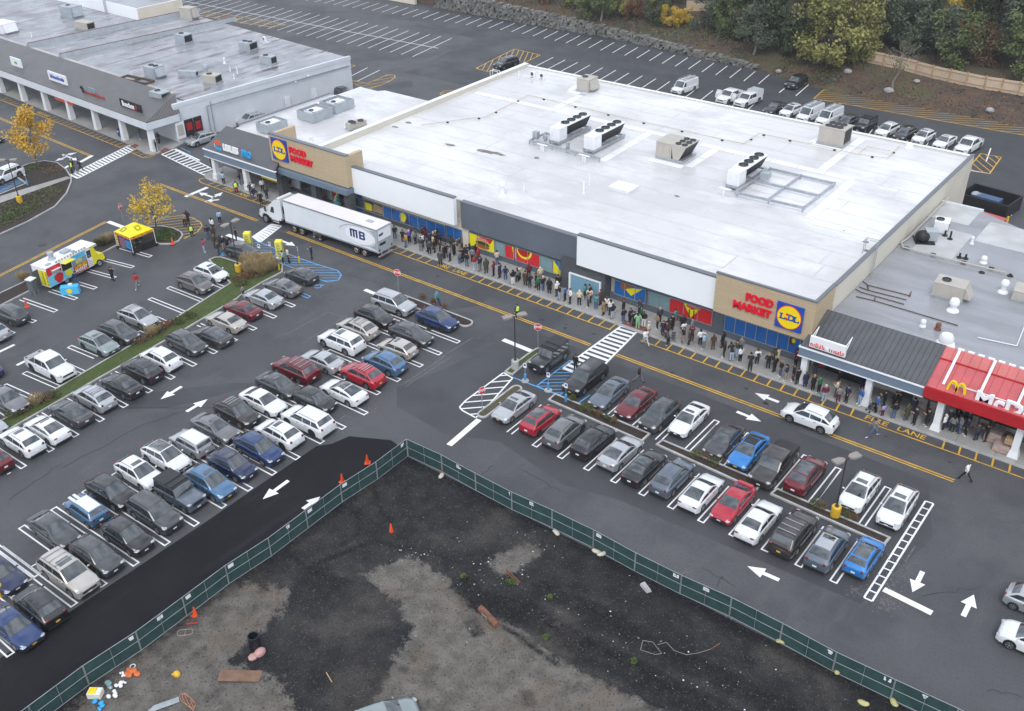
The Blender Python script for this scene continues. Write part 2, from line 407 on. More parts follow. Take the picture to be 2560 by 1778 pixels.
def hatch(mb,poly,ang,sp,w=0.11,outline=0.12,skip=()):
 poly=[Vector(p[:2])for p in poly]
 d=Vector((math.cos(R(ang)),math.sin(R(ang))));nrm=Vector((-d.y,d.x))
 v=[p.dot(nrm)for p in poly]
 t=min(v)+sp*0.6
 while t<max(v):
  for a,c in inpoly_segments(poly,nrm*t,d):strip(mb,a,c,w,ZM)
  t+=sp
 if outline:
  for i in range(len(poly)):
   if i in skip:continue
   strip(mb,poly[i],poly[(i+1)%len(poly)],outline,ZM+0.0015)
def arrow(mb,tip,tail,w=0.34,hw=1.05,hl=1.2):
 tip=Vector(tip[:2]);tail=Vector(tail[:2]);d=(tip-tail);n=d.length;d/=n;p=Vector((-d.y,d.x))
 hl=min(hl,n*0.55);k=tip-d*hl
 for poly in([tail+p*w/2,tail-p*w/2,k-p*w/2,k+p*w/2],[k-p*hw/2,tip,k+p*hw/2]):
  mb.face([(q.x,q.y,ZM)for q in poly])
def hairpin(mb,a,c,gap=0.46,w=0.12,closed=(False,True)):
 a=Vector(a[:2]);c=Vector(c[:2]);d=(c-a).normalized();p=Vector((-d.y,d.x))*gap/2
 strip(mb,a+p,c+p,w,ZM);strip(mb,a-p,c-p,w,ZM)
 if closed[0]:strip(mb,a-p*1.26,a+p*1.26,w,ZM+0.001)
 if closed[1]:strip(mb,c-p*1.26,c+p*1.26,w,ZM+0.001)
def ladder(mb,p0,p1,q0,q1,n,w=0.15,bar=0.35):
 p0,p1,q0,q1=[Vector(q[:2])for q in(p0,p1,q0,q1)]
 strip(mb,p0,q0,w,ZM);strip(mb,p1,q1,w,ZM)
 for i in range(n+1):
  t=i/n;strip(mb,p0 .lerp(q0,t),p1 .lerp(q1,t),bar,ZM+0.001)
for x0,x1 in((-113.6,-93.6),(-88.2,-44.6),(-41.6,-10.4)):
 for y in(68.33,68.62):ln(YE,(x0,y),(x1,y),0.13)
for x0,x1 in((-109.3,-44.6),(-41.2,12)):
 ln(YE,(x0,72.05),(x1,72.05),0.13)
def words(mb,s,x,y,size,sx=1.0,sp=1.0,ang=0.0):
 me=text_mesh(s,size,0,0.012,'CENTER',sp)
 ca,sa=math.cos(R(ang)),math.sin(R(ang))
 mb.add(me,frame((x,y,ZM),(ca,sa,0),(-sa,ca,0),sx,1.0))
fl=[(-103.1,5.5),(-65.9,4.4),(-16.7,5.6)]
for(cx,wd)in fl:
 words(YE,'FIRE',cx-wd*0.26,72.68,0.95,wd*0.42/2.0);words(YE,'LANE',cx+wd*0.27,72.68,0.95,wd*0.46/2.5)
x=-108.0
while x<8:
 if all(abs(x-cx)>wd/2+0.25 for cx,wd in fl)and not(-44.7<x<-41.2):
  lean=0.10*(x+60)/60
  ln(YE,(x+lean,72.1),(x-lean*1.2,73.3),0.15)
 x+=1.29
polyline(YE,[(-109.3,72.05),(-110.2,72.3),(-110.6,72.8),(-110.3,73.3)],0.13,ZM)
A0,A1=T(0,0,0,895),T(0,0,1080,1325)
ln(YE,A0,A1,0.13)
dv=Vector(A1)-Vector(A0);nl=dv.length;dv/=nl;pv=Vector((-dv.y,dv.x))
t=0.4
while t<nl:
 q=Vector(A0)+dv*t
 if not 10.6<t<15.4:ln(YE,q,q+pv*1.25,0.13)
 t+=1.28
q=Vector(A0)+dv*13.0+pv*0.65
words(YE,'FIRE LANE',q.x,q.y,0.95,0.85,1.0,math.degrees(math.atan2(dv.y,dv.x)))
for o in(0,0.32):
 polyline(YE,[tuple(Vector(T(0,0,-500,850))-pv*o),tuple(Vector(T(0,0,820,1395))-pv*o)],0.13,ZM)
hatch(YE,[T(0,0,1170,1365),T(0,0,1220,1335),T(0,0,1340,1385),T(0,0,1390,1390),T(0,0,1330,1415),T(0,0,1280,1415)],80,1.2)
for o in(0,0.3):
 p=Vector(T(0,1,-300,1035));q2=Vector(T(0,1,960,395));dd=(q2-p).normalized();pp=Vector((-dd.y,dd.x))
 ln(YE,p+pp*o,q2+pp*o,0.13)
hatch(YE,[T(0,1,*p)for p in((1310,415),(1450,360),(1600,340),(1720,355),(1800,400),(1812,432),(1770,485),(1645,548),(1640,500),(1560,450),(1400,432))],53,0.85,skip=(7,8,9,10))
for poly,ang,sp in[([T(0,0,*p)for p in((1740,130),(1800,95),(2420,190),(2560,225),(2440,245),(2200,210))],80,1.6),([T(1,0,*p)for p in((755,560),(890,590),(755,655))],60,1.6),([T(1,0,*p)for p in((760,700),(1000,750),(1180,670),(1240,675),(1250,695),(1180,740),(1000,805))],70,1.5),([T(1,0,1970,615),T(1,0,2295,450),T(2,0,20,440),T(2,0,255,495),T(2,0,85,575),T(1,0,2090,645)],120,0.95),([T(3,0,*p)for p in((410,885),(500,805),(1400,945),(2300,1075),(2700,1130),(2700,1300),(2290,1213))],27,1.0),([T(3,0,*p)for p in((1780,1520),(1910,1378),(2092,1410),(1987,1557))],130,1.05),([T(1,0,*p)for p in((1650,840),(1690,815),(1800,810),(1760,840),(1660,852))],60,1.5)]:
 hatch(YE,poly,ang,sp,0.13,0.15)
hatch(BL,[T(1,1,*p)for p in((-40,590),(30,575),(330,700),(560,780),(730,830),(766,870),(740,915),(640,935),(580,915),(240,770),(-10,690))],36,0.62,0.1,0.13)
hatch(BL,[T(2,2,*p)for p in((220,272),(520,40),(565,60),(560,150),(500,300),(430,350),(380,335))],38,0.55,0.09,0.12)
hatch(WH,[T(1,2,*p)for p in((1970,555),(1850,490),(1825,460),(1880,400),(2220,150),(2300,200),(2060,470))],45,0.95,0.15,0.15)
for a,c in[((2,2,0,190),(2,2,400,345)),((2,2,600,420),(2,2,700,350)),((0,1,0,130),(0,1,230,20)),((0,1,0,60),(0,1,110,0)),((0,0,1620,1325),(0,0,1710,1370))]:
 ln(BL,T(*a),T(*c),0.13)
hatch(BL,[T(0,1,*p)for p in((-250,60),(30,-60),(190,20),(-60,150))],60,0.7,0.1,0.12)
def wheelchair(c,xd,s):
 xd=Vector(xd[:2]).normalized();yd=Vector((-xd.y,xd.x))
 P=lambda x,y:Vector(c[:2])+xd*x*s+yd*y*s
 ring=[P(0.42*math.cos(t)-.05,0.42*math.sin(t)-.25)for t in[R(q)for q in range(150,400,25)]]
 polyline(BL,[tuple(p)for p in ring],0.15*s,ZM)
 polyline(BL,[tuple(P(-.1,.55)),tuple(P(-.02,.0)),tuple(P(.4,.0)),tuple(P(.55,-.5)),tuple(P(.75,-.45))],0.17*s,ZM+.001)
 polyline(BL,[tuple(P(-.05,.3)),tuple(P(.35,.3))],0.13*s,ZM+.002)
 BL.face([(q.x,q.y,ZM+.003)for q in[P(-.1+.15*math.cos(t),.75+.15*math.sin(t))for t in[k*.785 for k in range(8)]]])
wheelchair(T(1,1,548,967),(0.1,1,0),0.85)
wheelchair(Z('J',1570,1040),(0.1,-1,0),0.85)
for tip,tail in[((0,2,1440,390),(0,2,1628,275)),((0,2,1862,388),(0,2,1672,500)),((1,2,60,1286),(1,2,290,1118)),((1,2,575,1262),(1,2,420,1372)),((2,3,2112,290),(2,3,2398,415)),((3,3,1296,524),(3,3,1388,338)),((3,3,1848,546),(3,3,1752,740)),((2,2,2235,590),(2,2,2015,500)),((2,2,2176,333),(2,2,2392,415)),((1,1,352,610),(1,1,222,562)),((0,1,-130,1620),(0,1,130,1495)),((0,1,1782,132),(0,1,1925,178)),((0,1,1998,128),(0,1,1900,185)),((0,1,1826,212),(0,1,1965,195)),((0,0,493,1447),(0,0,600,1405)),((0,0,692,1368),(0,0,560,1400)),((0,0,690,1440),(0,0,560,1385))]:
 arrow(WH,T(*tip),T(*tail))
for a,c,wd in[((1,2,2000,570),(1,2,1730,802),.55),((1,1,2215,1450),(2,1,195,1562),.55),((1,1,975,1002),(1,1,1340,1150),.5),((3,3,1038,497),(3,3,1472,712),.5),((0,0,828,1395),(0,0,720,1455),.6),((0,1,1662,170),(0,1,1860,85),.6),((0,1,968,392),(0,1,1110,445),.6),((0,0,1570,1335),(0,0,1790,1440),.3),((0,0,575,1510),(0,0,650,1470),.5)]:
 ln(WH,T(*a),T(*c),wd)
polyline(WH,[Z('J',1590,665),Z('J',1960,800)],0.6,ZM)
ladder(WH,T(3,3,862,572),T(3,3,935,605),T(3,2,1412,1302),T(3,2,1484,1326),14,0.14,0.13)
ladder(WH,Z('D',420,775),Z('D',660,842),(-44.35,63.6),(-41.3,63.6),14,0.2,0.38)
ladder(WH,Z('K',1075,195),Z('K',1320,232),Z('K',670,470),Z('K',840,600),8,0.2,0.42)
ladder(WH,T(0,0,1155,1305),T(0,0,1218,1338),T(0,0,630,1568),T(0,0,700,1600),19,0.2,0.36)
ladder(WH,T(0,0,1450,1385),T(0,0,1560,1340),T(0,0,1890,1600),T(0,0,2010,1570),14,0.2,0.36)
for y in(73.3,):ln(WH,(-44.6,y),(-41.1,y),0.2)
RX=[-39.36+2.578*k for k in range(-1,11)]
for x in RX[1:]:hairpin(WH,(x,57.4),(x,52.45),0.46)
for x in(-36.75,-34.2,-31.6,-29.0,-25.9,-23.3,-20.9,-18.2,-14.2):
 hairpin(WH,(x,59.2),(x,64.6),0.46)
ln(WH,(-42.0,57.6),(-41.9,52.6));ln(WH,(-42.45,57.6),(-42.4,52.6))
for y in(61.2,58.5,55.85,52.8,50.15,47.25,44.6,42.1,39.4,36.9,34.45,31.9,29.35,26.75,24.1,21.5,19.2,16.8):
 xl=-65.3+0.0*y if y>54 else-64.3;xr=-53.9 if y<50 else-55.2
 hairpin(WH,(xl,y-0.13),(xr,y+0.13),0.46,closed=(True,True))
for i,y in enumerate((59.9,57.2,54.3,51.5,48.7,46,43.4,40.7,38.1,35.7,33.2,30.6,28,25.4,22.8,20.3,18)):
 ln(WH,(-59.75,y-0.85),(-59.65,y+0.85),0.1)
polyline(WH,[T(0,3,70,535),T(0,3,390,340)],0.12,ZM)
hairpin(WH,T(0,3,0,125),T(0,3,330,372),0.4);hairpin(WH,T(0,3,-160,850),T(0,3,95,1085))
for y in(58.9,56.6,53.9,51.1,48.5,45.9,43.3,40.7,38.1,35.4,32.9,30.3,27.9,25.3):
 xr=-71.0-(y-25.3)*0.085
 hairpin(BL if y>58 else WH,(xr-5.6,y-0.15),(xr,y),0.46)
for a,c in[((1510,982),(1815,1102)),((1345,1082),(1650,1205)),((1390,1250),(1500,1300)),((1240,1380),(1330,1420)),((625,1512),(860,1610)),((1890,940),(2010,985))]:
 hairpin(WH,T(0,1,*c),T(0,1,*a))
hairpin(WH,T(0,2,545,290),T(0,2,222,150));hairpin(WH,T(0,2,755,150),T(0,2,560,60));hairpin(WH,T(0,2,350,400),T(0,2,40,262))
hairpin(WH,T(0,2,110,560),T(0,2,-60,440))
for a,c in[((190,1085),(500,1195)),((450,1010),(680,1085)),((690,940),(855,990)),((790,830),(1030,895)),((940,735),(1190,800)),((1080,625),(1350,705)),((60,1215),(310,1290)),((-60,1330),(118,1396))]:
 hairpin(WH,T(0,1,*a),T(0,1,*c))
ln(WH,T(0,2,150,85),T(0,2,240,40),0.34)
ln(WH,(-71.2,24),(-71.2,24.3),.1)
for pts in[[(1,1,420,1480),(1,1,880,1190)],[(1,1,260,1410),(1,1,645,1200),(1,1,770,1245)],[(1,2,1310,262),(1,2,1700,0)],[(1,2,1340,275),(1,2,1760,0)],[(1,1,1950,1430),(1,1,1640,1620)],[(1,2,755,570),(1,2,800,535),(1,2,850,555)],[(2,2,1640,830),(2,2,1830,620)],[(3,2,450,1280),(3,2,610,1060)],[(3,3,1230,250),(3,3,1320,110)]]:
 polyline(WO,[T(*p)for p in pts],0.10,ZM)
for k in range(29):
 x=-206+2.75*k;yc=138.4+(x+175)*0.04
 ln(WH,(x-1.3,yc+7.0),(x+1.3,yc-7.0),0.15)
ln(WH,(-206,137.2),(-127.6,140.3),0.17)
for k in range(48):
 x=-198+2.75*k
 yb=153.9+(x+171)*0.083 if x<-123 else 157.9-(x+123)*0.07
 if x<-57:ln(WH,(x,yb),(x-0.9,yb+6.0),0.15)
for k in range(29):
 x=-105.2+2.75*k
 ln(WH,(x,139.5),(x-1.0,147.6-(x+105)*0.03),0.15)
ln(WH,(-106,141.1),(-108.8,142.2),0.15)
for a,c in[((1,0,800,710),(1,0,1000,608)),((1,0,905,730),(1,0,1110,630)),((3,0,100,832),(3,0,170,775)),((3,0,250,860),(3,0,362,762))]:
 ln(WH,T(*a),T(*c),0.16)
ln(WH,T(3,0,1800,1528),T(3,0,1990,1558),0.14)
struct(WH.build('white_road_markings',M['white_paint']));struct(YE.build('yellow_road_markings',M['yellow_paint']))
struct(BL.build('blue_road_markings',M['blue_paint']));struct(WO.build('faded_road_markings',M['worn_white']))
sheet('drain_cover',[[T(1,0,*p)for p in((1222,745),(1405,730),(1402,775),(1225,795))]],mat('drain_iron',(0.02,0.024,0.026),0.5),0.012)
b=MB()
for c,r in((Z('M',420,300),0.55),(T(1,1,1560,1352),0.35)):
 b.lathe([(r,0),(r,0.012),(r*.8,0.02),(0.02,0.02)],(c[0],c[1],0.004),14)
struct(b.build('manhole_covers',mat('cast_iron',(0.035,0.035,0.037),0.6)))
b=MB()
fp=[(-111.4,74.6),(-110.9,73.6),(-110.0,73.4),(12,73.4),(12,77.6),(-111.4,77.6)]
b.prism(fp,0,0.15)
struct(b.build('pavement',M['concrete']))
b=MB();b.box(-110.0,12,73.24,73.395,0,0.155);struct(b.build('kerb',M['kerb']))
b=MB()
x=-108
while x<10:
 b.face([(x,73.42,.1535),(x+.03,73.42,.1535),(x+.03,77.5,.1535),(x,77.5,.1535)]);x+=3.1
b.face([(-110,75.4,.154),(12,75.4,.154),(12,75.43,.154),(-110,75.43,.154)])
struct(b.build('pavement_joints',mat('joint',(0.10,0.095,0.09),0.9)))
b=MB();b.face([(-44.4,73.5,.1545),(-41.3,73.5,.1545),(-41.3,74.3,.1545),(-44.4,74.3,.1545)])
for p in([(1160,1310),(1215,1290),(1250,1305),(1210,1330)],[(1430,1355),(1480,1325),(1530,1340),(1460,1370)]):
 b.flat([T(0,0,*q,z=.154)for q in p],.154)
struct(b.build('tactile_paving',mat('brick_red_paving',(0.20,0.075,0.06),0.8,var=.15,scale=4)))
lp=[T(0,0,-900,470),T(0,0,0,832),T(0,0,1180,1308),T(0,0,1300,1385),T(0,0,1400,1385),T(0,0,1560,1335),(-123.9,80.0),(-126,84),(-240,90)]
b=MB();b.prism(lp,0,0.15);struct(b.build('side_pavement',M['concrete']))
M['mulch']=layered('mulch',(0.032,0.023,0.018),[((0.055,0.038,0.028),2.2,0.45,0.65,0.8,W_),((0.015,0.012,0.010),6.0,0.5,0.7,0.7,W_)],0.95,0.8,14)
M['lawn']=layered('lawn',(0.055,0.085,0.018),[((0.085,0.105,0.03),0.9,0.45,0.65,0.8,W_),((0.03,0.052,0.012),5.0,0.5,0.7,0.7,W_),((0.10,0.085,0.04),0.5,0.6,0.75,0.5,W_)],0.95,0.8,20)
def inset(poly,d):
 n=len(poly);o=[]
 ar=sum(poly[i][0]*poly[(i+1)%n][1]-poly[(i+1)%n][0]*poly[i][1]for i in range(n))
 sg=1 if ar>0 else-1
 for i in range(n):
  p0,p1,p2=Vector(poly[i-1][:2]),Vector(poly[i][:2]),Vector(poly[(i+1)%n][:2])
  a=(p1-p0).normalized();c=(p2-p1).normalized()
  na=Vector((-a.y,a.x))*sg;nc=Vector((-c.y,c.x))*sg
  bi=(na+nc);bi=bi/max(0.35,bi.length_squared/2)if bi.length>1e-6 else na
  o.append(tuple(p1+bi*d))
 return o
def island(poly,m,kw=0.17,h=0.15,name='planting_bed'):
 poly=[tuple(p[:2])for p in poly];inn=inset(poly,kw);n=len(poly)
 b=MB()
 for i in range(n):
  j=(i+1)%n
  p,q,r,s=poly[i],poly[j],inn[j],inn[i]
  b.face([p+(0,),q+(0,),q+(h,),p+(h,)]);b.face([p+(h,),q+(h,),r+(h,),s+(h,)]);b.face([s+(h,),r+(h,),r+(h-.06,),s+(h-.06,)])
 struct(b.build('island_kerb',M['kerb']))
 b=MB();b.flat(inn,h-0.04)
 struct(b.build(name,m))
 return inn
def capsule(a,c,wd,n=8):
 a=Vector(a[:2]);c=Vector(c[:2]);d=(c-a).normalized();t0=math.atan2(d.y,d.x);r=wd/2
 return[(c.x+r*math.cos(t0-math.pi/2+math.pi*k/n),c.y+r*math.sin(t0-math.pi/2+math.pi*k/n))for k in range(n+1)]+[(a.x+r*math.cos(t0+math.pi/2+math.pi*k/n),a.y+r*math.sin(t0+math.pi/2+math.pi*k/n))for k in range(n+1)]
I1=island(capsule(T(1,1,1300,1085),T(1,1,1880,1305),1.5),M['mulch'])
I2=island([T(1,2,2225,150),T(1,2,2290,95),T(2,1,130,1590),T(2,1,215,1535),T(2,1,275,1525),T(2,1,290,1545),T(2,2,60,130),T(2,2,5,180)],M['lawn'],name='grass_verge')
M['drygrass']=layered('dry_verge',(0.10,0.085,0.05),[((0.055,0.06,0.025),1.6,0.45,0.65,0.8,W_),((0.03,0.028,0.016),6,.5,.7,.6,W_)],0.95,0.8,18)
I2b=island(capsule(T(1,2,2035,530),T(2,2,40,300),1.05),M['drygrass'],name='grass_verge')
I3=island([T(2,2,*p)for p in((320,402),(385,343),(1243,705),(1165,777))],M['mulch'])
I4=island([T(2,2,*p)for p in((1285,803),(1345,757),(2255,1138),(2193,1217))],M['mulch'])
I5=island([Dp(*p)for p in((1727,1111),(1742,1097),(1999,1209),(1985,1226))],M['mulch'])
MED=[T(0,1,1870,742),T(0,1,1925,716),T(0,1,1985,714),T(0,1,2230,792),T(1,1,60,720),T(1,1,245,778),T(1,1,240,850),T(1,1,60,945),T(1,1,-130,1060),T(0,1,2130,1090),T(0,1,1850,1255),T(0,1,1670,1362),T(0,2,1060,115),T(0,2,900,205),T(0,2,420,480),T(0,2,-300,890),T(0,2,-300,770),T(0,2,0,592),T(0,2,200,478),T(0,2,770,142),T(0,1,1180,1500),T(0,1,1510,1300),T(0,1,2060,950)]
I6=island(MED,M['lawn'],name='grass_verge')
I7=island([T(0,1,*p)for p in((1335,440),(1450,435),(1560,455),(1630,490),(1645,520),(1610,570),(1540,598),(1430,600),(1360,575),(1050,612),(280,1015),(-300,1310),(-300,1180),(240,925),(1000,540))],M['mulch'])
I8=island([T(0,0,100,1560),T(0,0,160,1510),T(0,0,260,1472),T(0,0,400,1446),T(0,0,520,1463),T(0,0,600,1525),T(0,0,645,1596),T(0,1,645,40),T(0,1,605,140),T(0,1,500,260),T(0,1,250,400),T(0,1,0,512),T(0,1,-400,680),T(0,1,-400,330),T(0,1,0,150),T(0,1,230,55)],M['mulch'])
b=MB();b.flat([T(0,1,*p,z=.16)for p in((-300,330),(-300,260),(10,160),(240,90),(600,-15),(640,0))],.16)
struct(b.build('footpath',M['concrete']))
def qd(x,y):return g(640+x*.9726,1250+y*.9726)
PADP=[Vector(qd(*p))for p in((270,195),(395,148),(480,195),(560,285),(650,320),(800,430),(1060,560),(900,700),(200,700),(330,480),(400,330),(360,262))]
PAD2=[Vector(qd(*p))for p in((-420,420),(-120,210),(90,235),(60,300),(-60,420),(60,470),(110,560),(0,700),(-500,700))]
PAD3=[Vector(qd(*p))for p in((590,170),(690,118),(740,130),(700,175),(640,205))]
BANKS=[([qd(*p)for p in((540,225),(560,262),(700,300),(820,372),(960,440),(1160,545),(1300,620))],.40,.5),([qd(*p)for p in((735,240),(860,300),(1000,380),(1160,455),(1330,545),(1500,640))],.28,.4)]
RUTS=[[qd(*p)for p in q]for q in(((300,-40),(320,30),(345,60)),((240,10),(268,60),(262,90),(220,120)),((190,190),(215,225),(160,175)),((90,150),(150,190),(240,215)),((545,322),(562,350)),((566,318),(578,348)),((400,130),(300,110),(150,170)),((900,330),(1100,440)),((640,330),(770,425)))]
def seg_d(pts,x,y):
 best=1e9;sg=1
 for(ax,ay),(bx,by)in zip(pts,pts[1:]):
  dx,dy=bx-ax,by-ay;l2=dx*dx+dy*dy;t=max(0,min(1,((x-ax)*dx+(y-ay)*dy)/l2));ex,ey=x-ax-dx*t,y-ay-dy*t;d=ex*ex+ey*ey
  if d<best:best=d;sg=1 if dx*ey-dy*ex>0 else-1
 return math.sqrt(best),sg
def poly_d(poly,x,y):
 inside=False;n=len(poly)
 for i in range(n):
  a,c=poly[i],poly[(i+1)%n]
  if(a.y>y)!=(c.y>y)and x<(c.x-a.x)*(y-a.y)/(c.y-a.y)+a.x:inside=not inside
 d=seg_d([tuple(p)for p in poly]+[tuple(poly[0])],x,y)[0]
 return d if inside else-d
def smooth(v,a,c):t=max(0,min(1,(v-a)/(c-a)));return t*t*(3-2*t)
def dirt_h(x,y):
 p=Vector((x,y,0));e=min(x+46.9,45.05-y)
 h=0.09*noise.noise(p*0.35)+0.05*noise.noise(p*1.3)+0.03*noise.noise(p*3.7)
 for pts,hh,wd in BANKS:
  d,sg=seg_d(pts,x,y);d=d*sg+.35*noise.noise(p*.8);f=1.0
  if x<pts[0][0]+1:f=smooth(x,pts[0][0]-2.5,pts[0][0]+1)
  h+=f*hh*(smooth(d,-wd,wd)*math.exp(-max(0,d)/3.5)-.35*math.exp(-((d+wd)/.5)**2))
 return max((h+.05)*min(1,max(0,e/1.2))+.12,0.02)
b=MB()
nx,ny=250,215
x0,x1,y0,y1=-46.85,6.0,4.0,45.0
def dirt_pt(u,v):
 x=x0+(x1-x0)*u;y=y0+(y1-y0)*v
 return(x,y,dirt_h(x,y))
b.grid(dirt_pt,nx,ny)
M['dirt']=bpy.data.materials.new('dirt')
def dirt_material():
 m=M['dirt'];m.use_nodes=True
 n=m.node_tree.nodes;l=m.node_tree.links;p=n['Principled BSDF'];p.inputs['Roughness'].default_value=0.92;p.inputs['Specular IOR Level'].default_value=.2
 ge=n.new('ShaderNodeNewGeometry');at_=n.new('ShaderNodeAttribute');at_.attribute_name='soil_mix';sp=n.new('ShaderNodeSeparateColor');l.new(at_.outputs['Color'],sp.inputs[0])
 def nz(sc,det=6,loc=(0,0,0),rough=.6):
  mp=n.new('ShaderNodeMapping');mp.inputs['Location'].default_value=loc;l.new(ge.outputs['Position'],mp.inputs[0])
  t=n.new('ShaderNodeTexNoise');t.inputs['Scale'].default_value=sc;t.inputs['Detail'].default_value=det;t.inputs['Roughness'].default_value=rough
  l.new(mp.outputs[0],t.inputs['Vector']);return t.outputs['Fac']
 def mr(v,a,c,o0=0,o1=1):
  q=n.new('ShaderNodeMapRange');q.inputs[1].default_value=a;q.inputs[2].default_value=c;q.inputs[3].default_value=o0;q.inputs[4].default_value=o1
  l.new(v,q.inputs[0]);return q.outputs[0]
 def mth(op,a,c):
  q=n.new('ShaderNodeMath');q.operation=op
  for k,v in enumerate((a,c)):
   if isinstance(v,(int,float)):q.inputs[k].default_value=v
   else:l.new(v,q.inputs[k])
  return q.outputs[0]
 def mix(f,a,c):
  q=n.new('ShaderNodeMix');q.data_type='RGBA';l.new(f,q.inputs[0])
  for k,v in((6,a),(7,c)):
   if isinstance(v,tuple):q.inputs[k].default_value=v+(1,)
   else:l.new(v,q.inputs[k])
  return q.outputs[2]
 pad=mr(mth('ADD',sp.outputs[0],mth('ADD',mth('MULTIPLY',mth('SUBTRACT',nz(1.3,7),.5),1.1),mth('MULTIPLY',mth('SUBTRACT',nz(6,4),.5),.5))),.42,.60)
 soil=mix(mr(nz(0.6,7),.4,.66),(0.019,0.019,0.021),(0.038,0.037,0.038))
 soil=mix(mr(nz(0.2,7,(5,5,0)),.50,.68),soil,(0.070,0.064,0.058))
 grav=mix(mr(nz(0.9,8,(1,8,0)),.38,.62),(0.105,0.097,0.086),(0.175,0.162,0.145))
 grav=mix(mr(nz(0.28,5,(2,2,0)),.52,.68),grav,(0.155,0.125,0.100))
 grav=mix(mr(nz(0.5,6,(7,3,0)),.58,.68,0,.7),grav,(0.05,0.048,0.046))
 c=mix(pad,soil,grav)
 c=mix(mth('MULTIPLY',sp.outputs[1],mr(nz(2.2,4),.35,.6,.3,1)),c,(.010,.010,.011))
 c=mix(mr(nz(9,2),.60,.70,0,.55),c,(0.19,0.185,0.175))
 c=mix(mr(nz(7,3,(7,0,0)),.56,.68,0,.75),c,(0.011,0.011,0.012))
 l.new(c,p.inputs['Base Color'])
 bm=n.new('ShaderNodeBump');bm.inputs['Strength'].default_value=1.0;bm.inputs['Distance'].default_value=0.09
 l.new(mth('ADD',nz(10,4),mth('MULTIPLY',nz(2.6,5),1.6)),bm.inputs['Height']);l.new(bm.outputs[0],p.inputs['Normal'])
dirt_material()
me=b.mesh('bare_earth',M['dirt'],180)
ca=me.color_attributes.new('soil_mix','FLOAT_COLOR','POINT')
for i,v in enumerate(me.vertices):
 x,y=v.co.x,v.co.y
 pd=max(poly_d(PADP,x,y),poly_d(PAD2,x,y)*.8,poly_d(PAD3,x,y));r_=smooth(pd,-1.6,1.6)
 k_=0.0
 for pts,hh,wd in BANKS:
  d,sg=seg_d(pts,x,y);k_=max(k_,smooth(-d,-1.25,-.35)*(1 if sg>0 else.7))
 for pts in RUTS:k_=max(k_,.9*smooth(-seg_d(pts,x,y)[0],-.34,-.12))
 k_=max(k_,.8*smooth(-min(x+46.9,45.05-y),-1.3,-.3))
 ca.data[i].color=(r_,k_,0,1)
struct(link('bare_earth',me))
b=MB();rr=random.Random(12)
for k in range(130):
 x,y=(rr.uniform(-42,-11),rr.choice((55,62))+rr.gauss(0,1))if k%3==0 else(rr.choice((-62,-57,-75,-82))+rr.gauss(0,1.2),rr.uniform(18,60))if k%3==1 else(rr.uniform(-110,-8),70.2+rr.gauss(0,.8))
 r=rr.uniform(.06,.32)*rr.uniform(.5,1);a0=rr.random()*6
 b.face([(x+math.cos(a0+q*.7)*r*rr.uniform(.6,1.3),y+math.sin(a0+q*.7)*r*rr.uniform(.6,1.3),0.0105+k*5e-6)for q in range(9)])
struct(b.build('oil_stains',mat('oil_stain',(.028,.028,.03),.6,var=.3,scale=3)))
# ---------------------------------------------------------------- buildings
M['roof_white']=layered('white_membrane',(0.615,0.61,0.615),[((0.505,0.505,0.515),0.09,0.44,0.60,0.8,W_),((0.76,0.77,0.79),0.06,0.48,0.62,0.85,(1,1.6,1)),((0.50,0.48,0.45),0.4,0.57,0.70,0.55,(0.4,1.6,1)),((0.42,0.38,0.33),1.1,0.64,0.76,0.55,W_)],0.3,0.02,0.8,(0.09,0.42,0.58,0.06,0.34))
M['roof_grey']=layered('grey_membrane',(0.30,0.31,0.335),[((0.23,0.235,0.25),0.25,0.45,0.65,0.8,(0.35,1.6,1)),((0.16,0.135,0.12),0.30,0.60,0.76,0.75,(0.35,1.2,1)),((0.42,0.425,0.44),0.35,0.58,0.72,0.6,(0.25,1.8,1))],0.5,0.1,4,(0.2,0.4,0.6,0.22,0.65))
M['roof_old']=layered('weathered_roof',(0.30,0.315,0.345),[((0.22,0.225,0.245),0.16,0.44,0.62,0.8,W_),((0.10,0.082,0.075),0.42,0.545,0.62,0.85,(1.9,0.30,1)),((0.52,0.51,0.49),0.36,0.57,0.66,0.8,(2.4,0.22,1)),((0.23,0.18,0.16),0.6,0.6,0.75,0.6,W_)],0.45,0.1,4,(0.2,0.4,0.6,0.16,0.6))
M['white_panel']=mat('white_panel',(0.85,0.88,0.90),0.45,var=0.02,scale=0.3)
M['grey_panel']=mat('blue_grey_render',(0.115,0.135,0.165),0.6,var=0.10,scale=0.5)
M['grey_base']=mat('grey_base_wall',(0.105,0.125,0.15),0.65,var=0.12,scale=0.7)
M['cap']=mat('dark_metal_coping',(0.13,0.145,0.165),0.4)
M['cream']=mat('cream_render',(0.62,0.585,0.50),0.75,var=0.05,scale=0.3)
M['pale']=mat('pale_block_wall',(0.62,0.655,0.69),0.75,var=0.06,scale=0.4)
M['pale_cream']=mat('pale_cream_wall',(0.68,0.62,0.52),0.8,var=0.06,scale=0.4)
M['beige']=brick('beige_boards',(0.52,0.41,0.265),(0.48,0.375,0.24),(0.30,0.235,0.15),1.0,2.35,0.205,0.6,0.012,bump=0.5)
M['darkbrick']=brick('dark_brick',(0.050,0.054,0.062),(0.075,0.08,0.088),(0.11,0.115,0.12),1.0,0.4,0.14,0.8,0.016)
M['seam']=stripes('dark_standing_seam',(0.088,0.091,0.098),(0.052,0.053,0.058),'X',0.46,0.16,0.4,0.8)
M['seam2']=stripes('grey_standing_seam',(0.115,0.112,0.112),(0.05,0.05,0.052),'X',0.46,0.2,0.4,0.8,rot=R(2.2))
